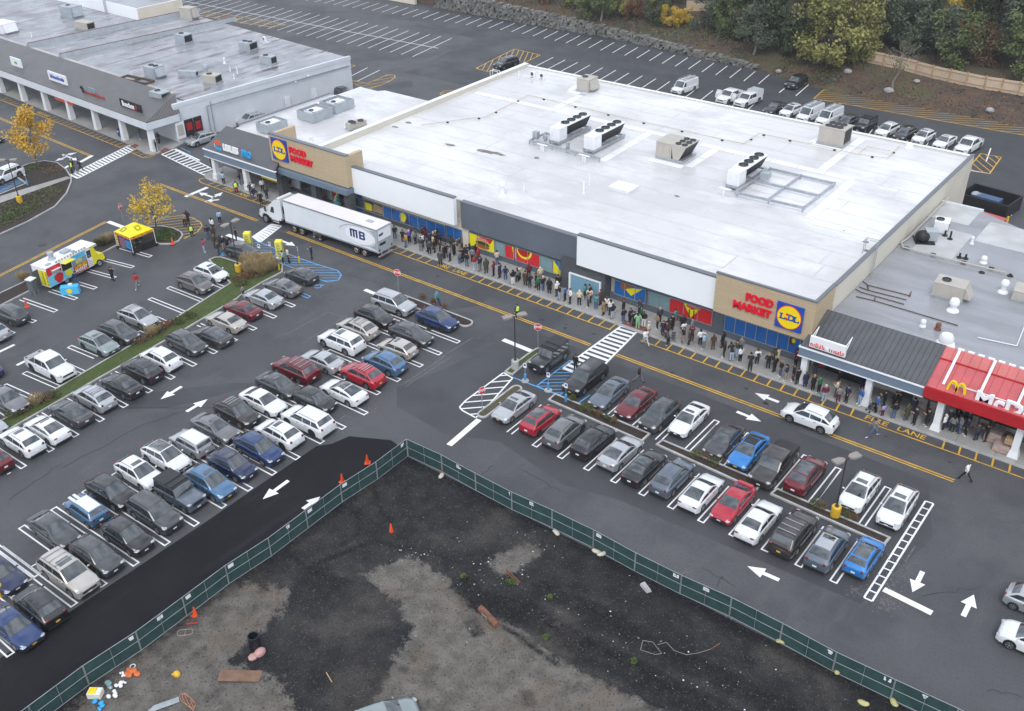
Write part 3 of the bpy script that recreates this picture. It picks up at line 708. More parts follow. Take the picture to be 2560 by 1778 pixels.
M['seam2y']=stripes('grey_standing_seam_end',(0.125,0.122,0.122),(0.05,0.05,0.052),'Y',0.46,0.2,0.4,0.8,rot=R(2.2))
M['seamr']=stripes('red_standing_seam',(0.50,0.105,0.11),(0.41,0.06,0.07),'X',0.72,0.10,0.35,0.6)
M['seamr2']=stripes('pale_red_standing_seam',(0.54,0.15,0.14),(0.44,0.09,0.09),'X',0.72,0.10,0.35,0.6)
M['redfascia']=mat('red_fascia',(0.42,0.012,0.018),0.4,var=0.12,scale=0.6)
M['bluefascia']=mat('blue_grey_fascia',(0.155,0.205,0.27),0.55,var=0.06,scale=0.5)
M['trim']=mat('white_trim',(0.80,0.82,0.84),0.45)
M['column']=mat('white_column',(0.74,0.76,0.78),0.6,var=0.05,scale=1.2)
M['shop_glass']=mat('shop_glass',(0.035,0.055,0.06),0.06,spec=0.8)
M['film_blue']=mat('blue_window_film',(0.015,0.13,0.42),0.25)
M['film_pale']=mat('pale_green_glass',(0.20,0.31,0.33),0.12,var=0.1,scale=0.6)
M['film_red']=mat('red_window_film',(0.60,0.02,0.025),0.3)
M['film_yellow']=mat('yellow_window_film',(0.80,0.72,0.01),0.3)
M['bun']=mat('toasted_brown',(0.35,0.10,0.02),0.4);M['meat']=mat('meat_brown',(0.07,0.03,0.02),0.5)
M['leafgreen']=mat('salad_green',(0.07,0.18,0.02),0.5);M['pink']=mat('ham_pink',(0.55,0.24,0.2),0.4)
M['flesh_red']=mat('melon_red',(0.42,0.01,0.015),0.4)
M['roller']=mat('pale_blue_shutter',(0.175,0.335,0.44),0.45,var=0.04,scale=0.5)
M['dkgrey']=mat('dark_grey_metal',(0.07,0.075,0.082),0.5)
M['tan_unit']=mat('tan_sheet_metal',(0.44,0.415,0.365),0.5,var=0.06,scale=1)
M['grey_unit']=mat('grey_sheet_metal',(0.36,0.40,0.43),0.5,var=0.1,scale=1)
M['coil']=mat('black_coil',(0.012,0.012,0.013),0.6)
M['pad']=mat('white_walkway_pad',(0.80,0.82,0.84),0.3,var=0.04,scale=1)
M['gasyellow']=mat('yellow_gas_pipe',(0.50,0.42,0.25),0.5)
M['timber_dark']=mat('dark_timber',(0.10,0.06,0.04),0.8)
ZF,ZB=6.05,6.95
def zr(y):return ZF+(ZB-ZF)*(y-77.0)/44.0
SM=thing('supermarket','long low supermarket with white roof and white, grey and beige front','building',(-59,99,0))
def sm(b,name,mats,parent=None,smooth=None):
 o=b.build(name,mats,parent or SM,smooth)
 if parent is None:o.location=(59,-99,0)
 return o
b=MB()
b.hexa([(-92,77.5,0),(-25.9,77.5,0),(-25.9,120.9,0),(-92,120.9,0),(-92,77.5,zr(77.5)-.05),(-25.9,77.5,zr(77.5)-.05),(-25.9,120.9,zr(120.9)-.05),(-92,120.9,zr(120.9)-.05)])
sm(b,'wall',M['cream'])
b=MB()
b.hexa([(-91.7,77.3,5.9),(-26.1,77.3,5.9),(-26.1,120.6,6.4),(-91.7,120.6,6.4),(-91.7,77.3,zr(77.3)),(-26.1,77.3,zr(77.3)),(-26.1,120.6,zr(120.6)),(-91.7,120.6,zr(120.6))])
RF=sm(b,'roof',M['roof_white'])
b=MB()
b.hexa([(-92.3,77.5,5),(-91.75,77.5,5),(-91.75,120.9,5),(-92.3,120.9,5),(-92.3,77.5,6.9),(-91.75,77.5,6.9),(-91.75,120.9,7.35),(-92.3,120.9,7.35)])
b.hexa([(-26.2,79.3,5),(-25.88,79.3,5),(-25.88,121.02,5),(-26.2,121.02,5),(-26.2,79.3,7.45),(-25.88,79.3,7.45),(-25.88,121.02,7.2),(-26.2,121.02,7.2)])
b.box(-91.75,-26.2,120.6,121.0,5,7.08)
sm(b,'parapet',M['cream'])
b=MB()
b.hexa([(-26.24,79.3,7.45),(-25.8,79.3,7.45),(-25.8,121.05,7.2),(-26.24,121.05,7.2),(-26.24,79.3,7.53),(-25.8,79.3,7.53),(-25.8,121.05,7.28),(-26.24,121.05,7.28)])
sm(b,'coping',M['cap'])
b=MB();b.hexa([(-92.4,77.5,6.9),(-91.7,77.5,6.9),(-91.7,121.0,7.35),(-92.4,121.0,7.35),(-92.4,77.5,6.96),(-91.7,77.5,6.96),(-91.7,121.0,7.41),(-92.4,121.0,7.41)])
b.box(-91.7,-26.24,120.55,121.05,7.08,7.14)
sm(b,'coping',M['white'])
for nm,x0,x1,z0,z1,y0,y1,m in(('fascia_panel',-84.75,-67.95,3.55,6.78,75.8,76.3,'white_panel'),('fascia_panel',-51.4,-35.4,3.62,6.93,75.8,76.3,'white_panel'),('fascia_panel',-67.9,-51.45,2.9,5.98,76.9,77.46,'grey_panel')):
 b=MB();b.box(x0,x1,y0,y1,z0,z1);p=sm(b,nm,M[m])
 b=MB();b.box(x0-.02,x1+.02,y0-.03,y1+.05,z1,z1+.13);c=b.build('coping',M['cap'],p)
b=MB();b.box(-35.35,-25.7,75.0,79.25,3.95,7.9);p=sm(b,'corner_tower',M['beige'])
b=MB();b.box(-35.39,-25.66,74.96,75.25,7.9,8.03);b.box(-25.96,-25.66,75.25,79.25,7.9,8.03);b.build('coping',M['cap'],p)
b=MB();b.box(-35.3,-26.0,75.3,79.2,7.9,7.93);b.build('tower_roof',M['roof_white'],p)
b=MB();b.box(-97.55,-83.88,75.0,75.5,4.4,8.35);b.box(-97.55,-97.05,75.5,79.0,5.5,8.35);b.box(-84.4,-83.88,75.5,77.8,4.4,8.3)
p=sm(b,'entrance_tower',M['beige'])
b=MB();b.box(-97.6,-83.84,74.95,75.55,8.35,8.48);b.build('coping',M['cap'],p)
b=MB()
b.face([(-97.0,75.6,8.3),(-97.0,79.0,6.2),(-97.0,75.6,6.2)]);b.face([(-96.9,75.6,8.3),(-96.9,75.6,6.2),(-96.9,79.0,6.2)])
b.face([(-97.0,75.6,8.32),(-90.5,75.6,8.32),(-90.5,79.2,6.35),(-97.0,79.2,6.35)])
b.build('parapet_back',M['pale'],p)
b=MB();b.box(-98.3,-83.8,74.5,76.4,3.6,4.25);sm(b,'canopy',M['bluefascia'])
b=MB()
for x in(-96.6,-90.2,-84.3):b.box(x-.45,x+.45,74.9,75.9,0.1,3.65)
b.box(-97.5,-83.9,77.2,77.5,.1,.5)
sm(b,'brick_pier',M['darkbrick'])
for x0,x1,m in((-95.6,-93.2,'shop_glass'),(-93.1,-91.6,'film_blue'),(-91.5,-90.7,'darkbrick'),(-89.6,-87.0,'shop_glass'),(-86.9,-85.9,'shop_glass'),(-85.8,-84.1,'film_blue')):
 b=MB();b.box(x0,x1,77.38,77.49,0.5,3.5);o=sm(b,'entrance_glazing',M[m])
 b=MB()
 for x in(x0,x1):b.box(x-.05,x+.05,77.30,77.38,0.15,3.5)
 b.build('frame',M['steel'],o)
b=MB();b.box(-68.0,-26.2,77.3,77.5,.1,.84);b.box(-68.0,-26.2,77.3,77.5,2.5,3.9)
for x0,x1 in((-68.0,-67.4),(-63.45,-63.3),(-36.3,-35.2),(-43.9,-43.6)):b.box(x0,x1,77.3,77.5,.84,2.5)
sm(b,'front_wall',M['grey_base'])
b=MB();b.box(-84.0,-68.1,77.22,77.5,.1,.82);sm(b,'brick_plinth',M['darkbrick'])
b=MB();b.box(-84.0,-68.1,77.3,77.5,2.3,3.6);b.box(-68.15,-67.1,77.28,77.5,.1,2.9);sm(b,'beige_wall',M['pale_cream'])
b=MB();b.box(-53.7,-48.15,76.2,77.5,.1,3.62);BR=sm(b,'brick_bay',M['darkbrick'])
b=MB();b.box(-52.3,-48.7,76.12,76.21,.15,2.2);dr=sm(b,'roller_door',M['roller'])
b=MB();b.box(-52.5,-52.3,76.02,76.2,.15,2.32);b.box(-48.7,-48.55,76.02,76.2,.15,2.32);b.box(-52.3,-48.7,76.02,76.2,2.2,2.32);b.build('door_frame',M['trim'],dr)
def win(x0,x1,z0,z1,n,m,y=77.3):
 b=MB();b.box(x0,x1,y-.02,y+.12,z0,z1);o=sm(b,'window',M[m])
 b=MB()
 for k in range(n+1):
  x=x0+(x1-x0)*k/n;b.box(x-.035,x+.035,y-.08,y-.02,z0,z1)
 b.box(x0-.04,x1+.04,y-.09,y-.02,z0-.06,z0);b.box(x0-.04,x1+.04,y-.09,y-.02,z1,z1+.05)
 b.build('window_frame',M['steel'],o)
 return o
def deco(o,polys,y=77.275):
 for i,(pts,m)in enumerate(polys):
  b=MB();b.face([(x,y-i*.003,z)for x,z in pts]);b.build('poster_shape',M[m],o)
def ell(cx,cz,rx,rz,a0=0,a1=360,n=18):
 return[(cx+rx*math.cos(R(a0+(a1-a0)*k/n)),cz+rz*math.sin(R(a0+(a1-a0)*k/n)))for k in range(n+(0 if a1-a0==360 else 1))]
for k in range(4):pass
win(-87.3,-83.9,.95,2.15,2,'shop_glass');o=win(-83.8,-80.7,.85,2.2,2,'shop_glass')
deco(o,[([(-83.7,.95),(-82.6,.95),(-82.6,1.9),(-83.7,1.9)],'film_yellow'),([(-82.5,1.0),(-80.8,1.0),(-80.8,1.9),(-82.0,2.1),(-82.5,1.8)],'cardboard')])
o=win(-80.6,-70.75,.8,2.2,7,'film_blue')
deco(o,[(ell(-77.4,1.5,.55,.62),'film_yellow'),([(-79.6,1.9),(-78.9,2.1),(-79.0,1.5)],'navy'),([(-77.2,.9),(-76.6,2.0),(-76.2,1.2),(-75.8,.9)],'navy')])
win(-70.55,-68.25,.8,2.35,2,'film_blue')
o=win(-67.15,-63.45,.85,2.42,3,'film_yellow')
deco(o,[([(-66.3,2.4),(-63.7,2.4),(-64.1,1.7),(-65.0,2.1)],'film_red'),(ell(-65.2,1.2,1.0,.3),'bun'),(ell(-65.2,1.45,1.1,.14),'leafgreen'),(ell(-65.2,1.6,.95,.2),'meat'),(ell(-65.2,1.85,.9,.36,0,180),'pink')])
win(-63.3,-62.0,.88,2.42,1,'film_pale')
o=win(-61.95,-60.75,.88,2.42,1,'film_red');deco(o,[([(-61.0,2.4),(-60.8,2.4),(-60.8,1.4)],'film_yellow')])
o=win(-60.4,-57.2,.9,2.42,2,'film_red')
deco(o,[(ell(-59.3,2.38,1.05,1.05,180,360),'film_yellow'),(ell(-59.35,2.38,.85,.78,180,360),'flesh_red')])
win(-57.15,-55.5,.88,2.42,1,'film_pale')
o=win(-55.45,-53.8,.88,2.42,2,'film_blue')
deco(o,[([(-55.4,.9),(-54.0,.9),(-55.4,2.4)],'film_yellow'),([(-54.3,1.2),(-53.95,1.3),(-54.0,2.2),(-54.3,1.9)],'pink'),([(-54.3,2.1),(-53.9,2.4),(-54.2,2.4)],'meat')])
o=win(-47.6,-43.9,.88,2.42,3,'film_blue')
deco(o,[(ell(-46.2,2.0,.75,.42),'bun'),([(-46.3,1.75),(-45.6,1.2),(-44.3,2.35),(-45.6,2.1)],'film_yellow')])
win(-43.55,-41.2,.93,2.42,2,'film_pale')
o=win(-41.1,-36.4,.9,2.45,3,'film_red')
deco(o,[([(-39.5,2.2),(-38.7,1.0),(-37.7,2.3),(-38.6,1.9)],'film_yellow'),([(-39.7,2.42),(-39.2,2.42),(-39.3,2.0)],'film_yellow'),([(-39.4,2.42),(-37.7,2.42),(-37.9,2.1),(-39.1,2.2)],'pink'),([(-38.95,.95),(-38.82,.95),(-38.82,1.9),(-38.95,1.9)],'meat'),([(-38.45,.95),(-38.32,.95),(-38.32,1.9),(-38.45,1.9)],'meat')])
o=win(-35.05,-26.3,.9,2.5,8,'film_blue')
deco(o,[(ell(-28.2,2.1,.35,.42),'meat'),(ell(-28.05,2.15,.18,.25),'film_yellow'),([(-27.6,.95),(-27.2,.95),(-27.0,2.1),(-27.4,2.2)],'navy'),([(-27.0,.95),(-26.6,1.05),(-26.9,2.1),(-27.2,2.0)],'navy')])
b=MB();b.box(-67.25,-67.0,77.2,77.3,.15,1.0);sm(b,'black_panel',M['black'])
b=MB();b.box(-36.0,-35.4,77.1,77.3,2.75,3.1);sm(b,'wall_light',M['trim'])
for x,y in((-48.0,121.0),(-25.85,119.0)):pass
b=MB()
for dy in(0,.5):b.tube((-25.6,88.6+dy,5.0),(-25.6,88.6+dy,8.5),.035);b.tube((-25.6,88.6+dy,8.5),(-26.8,88.6+dy,8.5),.035);b.tube((-26.8,88.6+dy,8.5),(-26.8,88.6+dy,7.0),.035)
for k in range(11):b.tube((-25.6,88.6,5.2+k*.3),(-25.6,89.1,5.2+k*.3),.02)
sm(b,'roof_ladder',M['steel'])
b=MB()
for dy in(0,.55):b.tube((-92.9,113.2+dy,5.5),(-92.9,113.2+dy,8.0),.04);b.tube((-91.5,113.2+dy,8.0),(-91.5,113.2+dy,6.8),.04);b.tube((-92.9,113.2+dy,8),(-91.5,113.2+dy,8),.04)
sm(b,'roof_ladder',M['white'])
b=MB()
def padrow(x0,y0,x1,y1,wd=1.0):
 n=max(1,int(math.hypot(x1-x0,y1-y0)/2.6));dx,dy=(x1-x0)/n,(y1-y0)/n;ln_=math.hypot(dx,dy);px,py=-dy/ln_*wd/2,dx/ln_*wd/2
 for k in range(n):
  a=(x0+dx*k+dx*.02,y0+dy*k+dy*.02);c=(x0+dx*(k+.98),y0+dy*(k+.98))
  b.face([(a[0]+px,a[1]+py,zr(a[1]+py)+.02),(a[0]-px,a[1]-py,zr(a[1]-py)+.02),(c[0]-px,c[1]-py,zr(c[1]-py)+.02),(c[0]+px,c[1]+py,zr(c[1]+py)+.02)])
padrow(-90.6,106.9,-59.5,107.1);padrow(-54.4,106.9,-45.0,106.8);padrow(-45,106.8,-34.7,106.8);padrow(-34.8,106.2,-34.8,94.4);padrow(-34.2,93.9,-27.0,93.9)
padrow(-77,107.6,-77.4,118.6);padrow(-79.9,114.6,-76.6,114.6);padrow(-80,117.9,-79.8,115.1);padrow(-38.9,107.4,-38.8,119.4);padrow(-43.2,114.3,-39.4,114.3);padrow(-43.2,116.8,-43.2,114.9)
padrow(-61.4,95.4,-61.6,106.5);padrow(-57.2,99.2,-52.4,99.2);padrow(-52.0,99.6,-52.0,106.3)
sm(b,'walkway_pads',M['pad'])
b=MB()
M['puddle_dirt']=mat('roof_dirt',(0.19,0.165,0.13),0.6,var=0.4,scale=2)
for px,py,rx,ry in(((2,0,-230,1360,6.2)+(1.5,.5)),((2,0,-170,1385,6.2)+(1.3,.35)),((1,0,1720,1300,6.2)+(.9,.4)),((1,0,1360,1105,6.3)+(.5,.3)),((2,1,1480,165,6.3)+(.4,.25)),((2,0,225,1420,6.5)+(.5,.25)))[:0]:pass
for(i,j,x,y),rx,ry in(((1,0,2060,1360),1.5,.45),((1,0,2160,1380),1.3,.35),((1,0,1740,1300),.8,.35),((1,0,1370,1105),.6,.3),((1,0,1250,1140),.5,.25),((2,1,1480,168),.35,.25),((2,0,222,1420),.45,.25),((3,1,570,450),.8,.22),((3,1,640,470),.6,.18),((3,1,880,580),.35,.25),((3,1,878,655),.35,.25)):
 c=T(i,j,x,y,6.3)
 b.face([(c[0]+rx*math.cos(t)*random.uniform(.7,1.2),c[1]+ry*math.sin(t)*random.uniform(.6,1.3),zr(c[1])+.012)for t in[k*.449 for k in range(14)]])
sm(b,'dirt_puddles',M['puddle_dirt'])
b=MB()
pl=[(-87.7,92.3),(-83.7,98.2),(-82.6,99.2),(-83.2,109.8),(-66.8,109.2),(-49.9,109.4),(-49.9,113.8),(-48.6,113.8),(-37.2,113.9),(-33.9,114.6),(-34.1,119.4)]
b.path([(x,y,zr(y)+.2)for x,y in pl],.035);b.path([(-37.2,113.9,zr(114)+.2),(-37.2,116.8,zr(116)+.2),(-34.4,117,zr(117)+.2)],.03)
gp=sm(b,'gas_pipe',M['gasyellow'])
b=MB()
for i in range(len(pl)-1):
 a=Vector(pl[i]);c=Vector(pl[i+1]);n=max(1,int((c-a).length/5))
 for k in range(n):
  q=a.lerp(c,(k+.5)/n);b.box(q.x-.15,q.x+.15,q.y-.09,q.y+.09,zr(q.y)+.01,zr(q.y)+.14)
b.build('pipe_support',M['black'],gp)
b=MB()
for k in range(14):
 y=79.5+3.05*k;b.face([(-91.7,y,zr(y)+.006),(-26.3,y,zr(y)+.006),(-26.3,y+.09,zr(y)+.006),(-91.7,y+.09,zr(y)+.006)])
for k in range(26):
 x=random.Random(k).uniform(-91,-27);y=79.6+3.05*(k%14);b.face([(x,y,zr(y)+.008),(x+.09,y,zr(y)+.008),(x+.09,y+3,zr(y+3)+.008),(x,y+3,zr(y+3)+.008)])
sm(b,'membrane_seams',mat('membrane_seam',(.50,.505,.515),.35,var=.15,scale=.6))
def letters(b,s,size,o,xd,yd,depth=.07,bold=.03,m=0,sx=1.0,sp=1.0):
 b.add(text_mesh(s,size,depth,bold,'CENTER',sp),frame(o,xd,yd,sx),m)
def round_logo(name,label,cx,y,cz,s):
 t=thing(name,label,'sign',(cx,y,cz))
 b=MB();b.box(-s/2,s/2,-.18,0,-s/2,s/2);b.build('backboard',M['blue_sign'],t)
 disc=lambda r,z:[(r*math.cos(k*math.pi/20),z,r*math.sin(k*math.pi/20))for k in range(40)]
 b=MB();b.slab([(p[0],-.181,p[2])for p in disc(s*.47,0)],(0,-1,0),.03);b.build('red_ring',M['red_letters'],t)
 b=MB();b.slab([(p[0],-.212,p[2])for p in disc(s*.44,0)],(0,-1,0),.02);b.build('yellow_disc',M['yellow_sign'],t)
 b=MB();k=s/2.6
 def L_(x):
  for q in((-.30,.02,.20,.30),(-.22,-.06,-.28,.22),(-.30,.30,-.30,-.18)):b.box((x+q[0])*k,(x+q[1])*k,-.25,-.232,q[2]*k,q[3]*k)
  b.box((x+.18)*k,(x+.30)*k,-.25,-.232,-.2*k,-.06*k)
 L_(-.62)
 letters(b,'D',.86*k,(.22*k,-.235,0),(1,0,0),(0,0,1),.012,.035*k)
 L_(.72)
 b.build('logo_letters',M['blue_sign'],t)
 b=MB();b.slab([(-.2*k,-.235,-.02*k),(-.05*k,-.235,-.2*k),(-.2*k,-.235,-.38*k),(-.35*k,-.235,-.2*k)],(0,-1,0),.02)
 b.slab([((-.2+.12*math.cos(q*.5236))*k,-.235,(.28+.12*math.sin(q*.5236))*k)for q in range(12)],(0,-1,0),.02);b.build('logo_letters',M['red_letters'],t)
 return t
round_logo('logo_sign','square blue and yellow logo sign on the right end of the beige tower',-27.9,75.0,5.82,2.5)
round_logo('logo_sign','square blue and yellow logo sign left of red letters above the entrance',-95.6,75.0,6.7,2.78)
t=thing('lettering_sign','red FOOD MARKET letters left of the logo on the right beige tower','sign',(-31.5,75.0,5.9))
b=MB();letters(b,'FOOD',1.0,(.62,-.1,.58),(1,0,0),(0,0,1),.08,.05,sx=.94);b.build('letters',M['red_letters'],t)
b=MB();letters(b,'MARKET',1.0,(0,-.1,-.5),(1,0,0),(0,0,1),.08,.05,sx=.98);b.build('letters',M['red_letters'],t)
t=thing('lettering_sign','red FOOD MARKET letters on the beige wall above the store entrance','sign',(-91.8,75.0,6.5))
b=MB();letters(b,'FOOD',1.02,(-.48,-.1,.58),(1,0,0),(0,0,1),.08,.05,sx=1.04);b.build('letters',M['red_letters'],t)
b=MB();letters(b,'MARKET',1.0,(.08,-.1,-.45),(1,0,0),(0,0,1),.08,.05,sx=1.05);b.build('letters',M['red_letters'],t)
SH=thing('pool_shop','small shop with dark metal roof slope and blue grey fascia','building',(-102,80,0))
def part_at(b,name,m,root,smooth=None):
 o=b.build(name,m,root,smooth);o.location=-Vector(root.location);return o
b=MB();b.box(-108.5,-92.45,77.5,101.5,0,5.7);part_at(b,'wall',M['pale'],SH)
b=MB();b.prism([(-108.4,78.2),(-92.45,78.2),(-92.45,101.8),(-103.6,101.8),(-108.4,95.6)],5.5,5.95);part_at(b,'roof',M['roof_white'],SH)
b=MB();b.box(-108.75,-108.4,79,95.6,3.0,6.2);part_at(b,'parapet',M['pale'],SH)
b=MB();b.hexa([(-108.8,78.8,6.2),(-108.35,78.8,6.2),(-108.35,95.6,6.2),(-108.8,95.6,6.2),(-108.8,78.8,6.28),(-108.35,78.8,6.28),(-108.35,95.6,6.28),(-108.8,95.6,6.28)]);part_at(b,'coping',M['cap'],SH)
def mansard(root,xe0,xe1,xr0,xr1,ye,yr,ze,zr_,m,mend=None,thick=.14):
 b=MB()
 b.slab([(xe0,ye,ze),(xe1,ye,ze),(xr1,yr,zr_),(xr0,yr,zr_)],(0,-(zr_-ze),yr-ye),thick)
 if xe0!=xr0:b.face([(xe0-.01,ye,ze+.12),(xr0-.01,yr,zr_+.1),(xe0-.01,yr+1.0,ze+.12)],1)
 b.face([(xr0,yr+.02,zr_+.1),(xr1,yr+.02,zr_+.1),(xr1,yr+.02,ze),(xr0,yr+.02,ze)])
 return part_at(b,'roof_slope',[m,mend or m],root)
mansard(SH,-109.7,-95.6,-110.0,-97.65,73.7,78.0,4.2,5.9,M['seam'])
b=MB();b.box(-109.75,-95.5,73.58,73.75,3.2,4.15);b.box(-109.75,-109.6,73.75,77.5,3.2,4.15);part_at(b,'fascia',M['bluefascia'],SH)
b=MB();b.box(-109.85,-95.4,73.5,73.8,4.15,4.27);b.box(-109.85,-95.4,73.54,73.66,3.12,3.2);part_at(b,'fascia_trim',M['trim'],SH)
b=MB();b.box(-109.6,-95.6,73.75,77.5,3.3,3.4);part_at(b,'soffit',M['dkgrey'],SH)
for x in(-108.45,-102.05):
 b=MB();b.box(x-.3,x+.3,73.75,74.35,.15,3.2);b.box(x-.4,x+.4,73.65,74.45,.14,.9);part_at(b,'column',M['column'],SH)
for x0,x1,m in((-107.8,-105.5,'shop_glass'),(-105.3,-103.2,'film_pale'),(-102.6,-100.0,'film_pale'),(-99.8,-97.8,'shop_glass')):
 b=MB();b.box(x0,x1,77.38,77.49,.5,2.9);part_at(b,'window',M[m],SH)
b=MB();b.box(-108.4,-97.8,77.3,77.42,.15,.5);part_at(b,'brick_base',M['rust'],SH)
t=thing('lettering_sign','LESLIES PRO letters with a round sunset emblem on the dark roof slope','sign',(-104.0,74.15,4.98))
b=MB();letters(b,'LESLIES',1.16,(-.62,0,.02),(1,0,0),(0,0,1),.08,.045,sx=.84);b.build('letters',M['white_letters'],t)
b=MB();letters(b,'PRO',1.16,(2.55,0,.02),(1,0,0),(0,0,1),.08,.045,sx=.84);b.build('letters',M['cyan'],t)
for a0,a1,m in((20,160,'orange'),(160,200,'white_letters'),(200,340,'cyan')):
 b=MB();b.slab([(-3.0+.75*math.cos(R(q)),-.1,.05+.75*math.sin(R(q)))for q in[a0+(a1-a0)*k/10 for k in range(11)]],(0,-1,0),.06);b.build('emblem',M[m],t)
RB=thing('shop_row','shops right of the supermarket with grey flat roof and red restaurant front','building',(-15,90,0))
b=MB();b.prism([(-25.85,77.5),(14,77.5),(14,108.6),(-16.6,108.6),(-21.4,110.8),(-25.85,110.8)],0,4.7);part_at(b,'wall',M['cream'],RB)
b=MB();b.prism([(-25.85,78.2),(14,78.2),(14,108.4),(-16.6,108.4),(-21.5,110.6),(-25.85,110.6)],4.6,4.8);part_at(b,'roof',M['roof_grey'],RB)
b=MB();b.box(-25.85,-21.6,106.0,110.7,4.8,4.84);b.box(-20,14,102.6,108.4,4.8,4.84);b.box(-24.5,-20.5,96.5,104,4.8,4.82);part_at(b,'roof_patch',mat('light_membrane',(0.46,0.465,0.47),.45,var=.15,scale=.5),RB)
b=MB();b.box(-25.85,-21.4,110.55,110.85,4.6,5.05);part_at(b,'parapet',M['pale'],RB)
mansard(RB,-26.1,-15.2,-25.7,-15.2,73.8,78.0,4.05,5.85,M['seam'])
b=MB();b.box(-26.15,-15.2,73.7,73.88,3.15,3.98);b.box(-26.15,-26.0,73.88,77.3,3.15,3.98);part_at(b,'fascia',M['bluefascia'],RB)
b=MB();b.box(-26.2,-15.2,73.62,73.95,3.98,4.08);b.box(-26.2,-15.2,73.64,73.8,3.07,3.15);part_at(b,'fascia_trim',M['trim'],RB)
b=MB();b.box(-26,12,73.9,77.5,3.3,3.36);part_at(b,'soffit',M['dkgrey'],RB)
b=MB()
b.slab([(-15.15,73.6,4.25),(12,73.6,4.25),(12,76.4,5.45),(-15.15,76.4,5.45)],(0,-1.2,2.8),.12)
part_at(b,'red_roof_slope',M['seamr'],RB)
b=MB();b.slab([(-15.15,76.4,5.45),(12,76.4,5.45),(12,77.5,6.15),(-15.15,77.5,6.15)],(0,-.7,1.1),.12);b.face([(-15.15,77.52,6.2),(12,77.52,6.2),(12,77.52,4.7),(-15.15,77.52,4.7)]);part_at(b,'red_roof_slope',M['seamr2'],RB)
b=MB();b.bar((-15.2,76.35,5.6),(12,76.35,5.6),.12,.1);part_at(b,'roof_rail',M['redfascia'],RB)
b=MB();b.box(-15.2,12,73.45,73.7,3.3,4.3);part_at(b,'red_fascia',M['redfascia'],RB)
for x in(-14.1,-11.3,-8.5,-5.7):
 b=MB();b.bar((x+.1,74.1,4.62),(x+.1,77.3,6.32),.2,.2);part_at(b,'white_rib',M['trim'],RB)
b=MB()
x=-15
while x<12:b.box(x,x+.5,77.4,77.6,6.2,6.34);x+=.8
part_at(b,'ridge_trim',M['trim'],RB)
for x in(-25.6,-19.75,-13.75,-7.6,-1.6):
 b=MB();b.box(x-.27,x+.27,74.0,74.55,.15,3.2);b.hexa([(x-.42,73.9,.14),(x+.42,73.9,.14),(x+.42,74.7,.14),(x-.42,74.7,.14),(x-.3,74,.8),(x+.3,74,.8),(x+.3,74.55,.8),(x-.3,74.55,.8)]);part_at(b,'column',M['column'],RB)
for x0,x1,z0,z1,m in((-25.0,-22.0,.2,2.6,'dkgrey'),(-21.6,-20.0,.9,2.4,'shop_glass'),(-19.6,-17.9,1.0,2.4,'shop_glass'),(-17.7,-16.7,.15,2.4,'dkgrey'),(-16.5,-14.9,1.0,2.4,'shop_glass'),(-14,-8,.6,2.6,'shop_glass'),(-7,2,.6,2.6,'shop_glass')):
 b=MB();b.box(x0,x1,77.36,77.49,z0,z1);part_at(b,'window',M[m],RB)
for x0,x1 in((-19.7,-17.9),(-16.6,-14.8)):
 b=MB();b.box(x0,x1,77.3,77.45,.7,1.0);part_at(b,'window_sill',M['trim'],RB)
t=thing('lettering_sign','white sign board with red letters above the smoothie shop fascia','sign',(-23.7,73.65,4.92))
b=MB();b.box(-1.6,1.6,0,.25,-.55,.5);b.build('board',M['trim'],t)
b=MB()
def scribble(b,x0,x1,z0,h,y,seed,m=0):
 rr=random.Random(seed);x=x0
 while x<x1:
  wd=rr.uniform(.05,.09);k=rr.choice((.65,.7,.72,1.0));b.box(x,x+wd,y-.03,y,z0,z0+h*k,m)
  if rr.random()<.7:zz=z0+h*rr.choice((0,.3,.55));b.box(x,x+wd*2.4,y-.03,y,zz,zz+h*.16,m)
  x+=wd*rr.uniform(1.9,2.6)
scribble(b,-1.5,-.25,-.45,.42,0,3);scribble(b,.2,1.45,-.45,.42,0,5);b.build('letters',M['red_letters'],t)
b=MB();b.ball((-.02,-.06,-.28),(.09,.05,.2),8,6);b.build('emblem',M['white_letters'],t)
b=MB()
for x in(-1.5,1.5):b.tube((x,.2,.45),(x,1.5,.75),.035);b.tube((x,.2,-.3),(x,1.5,.75),.035)
b.build('bracket',M['trim'],t)
t=thing('lettering_sign','golden arches beside big white letters on the red restaurant roof','sign',(-9.5,74.15,4.72))
b=MB()
def arch(cx):
 pts=[(cx-.36*math.cos(R(q)),-.25,-.62+1.22*math.sin(R(q))**.8)for q in range(0,181,15)]
 for p,q in zip(pts,pts[1:]):b.bar(p,q,.2,.17)
arch(-3.72);arch(-3.08);b.build('golden_arch',M['yellow_sign'],t)
b=MB();letters(b,"McDonald's",1.42,(2.45,-.3,-.05),(1,0,0),(0,0,1),.12,.045,sx=1.3);b.build('letters',M['white_letters'],t)
b=MB();b.bar((-4.1,0,.2),(6,0,.2),.05,.08);b.bar((-4.1,0,-.25),(6,0,-.25),.05,.08);b.build('bracket',M['trim'],t)
t=thing('banner','red and black advertising banner under the grey fascia','banner',(-23.3,77.2,1.5))
b=MB();b.box(-1.35,1.35,-.05,0,-1.1,.75);b.build('board',M['black'],t)
b=MB();b.box(-1.1,1.1,-.08,-.05,-.3,.7);b.build('red_field',M['red'],t)
b=MB();scribble(b,-.95,-.1,.1,.32,-.08,8);scribble(b,.1,.95,.1,.32,-.08,9);scribble(b,-.8,.8,-.2,.2,-.08,11);b.build('letters',M['white_letters'],t)
LA_=R(180-2.2)
LBD=thing('strip_mall','long low shop strip with grey metal roof slope and white columns','building',(-124.5,75.3,0),-R(2.2))
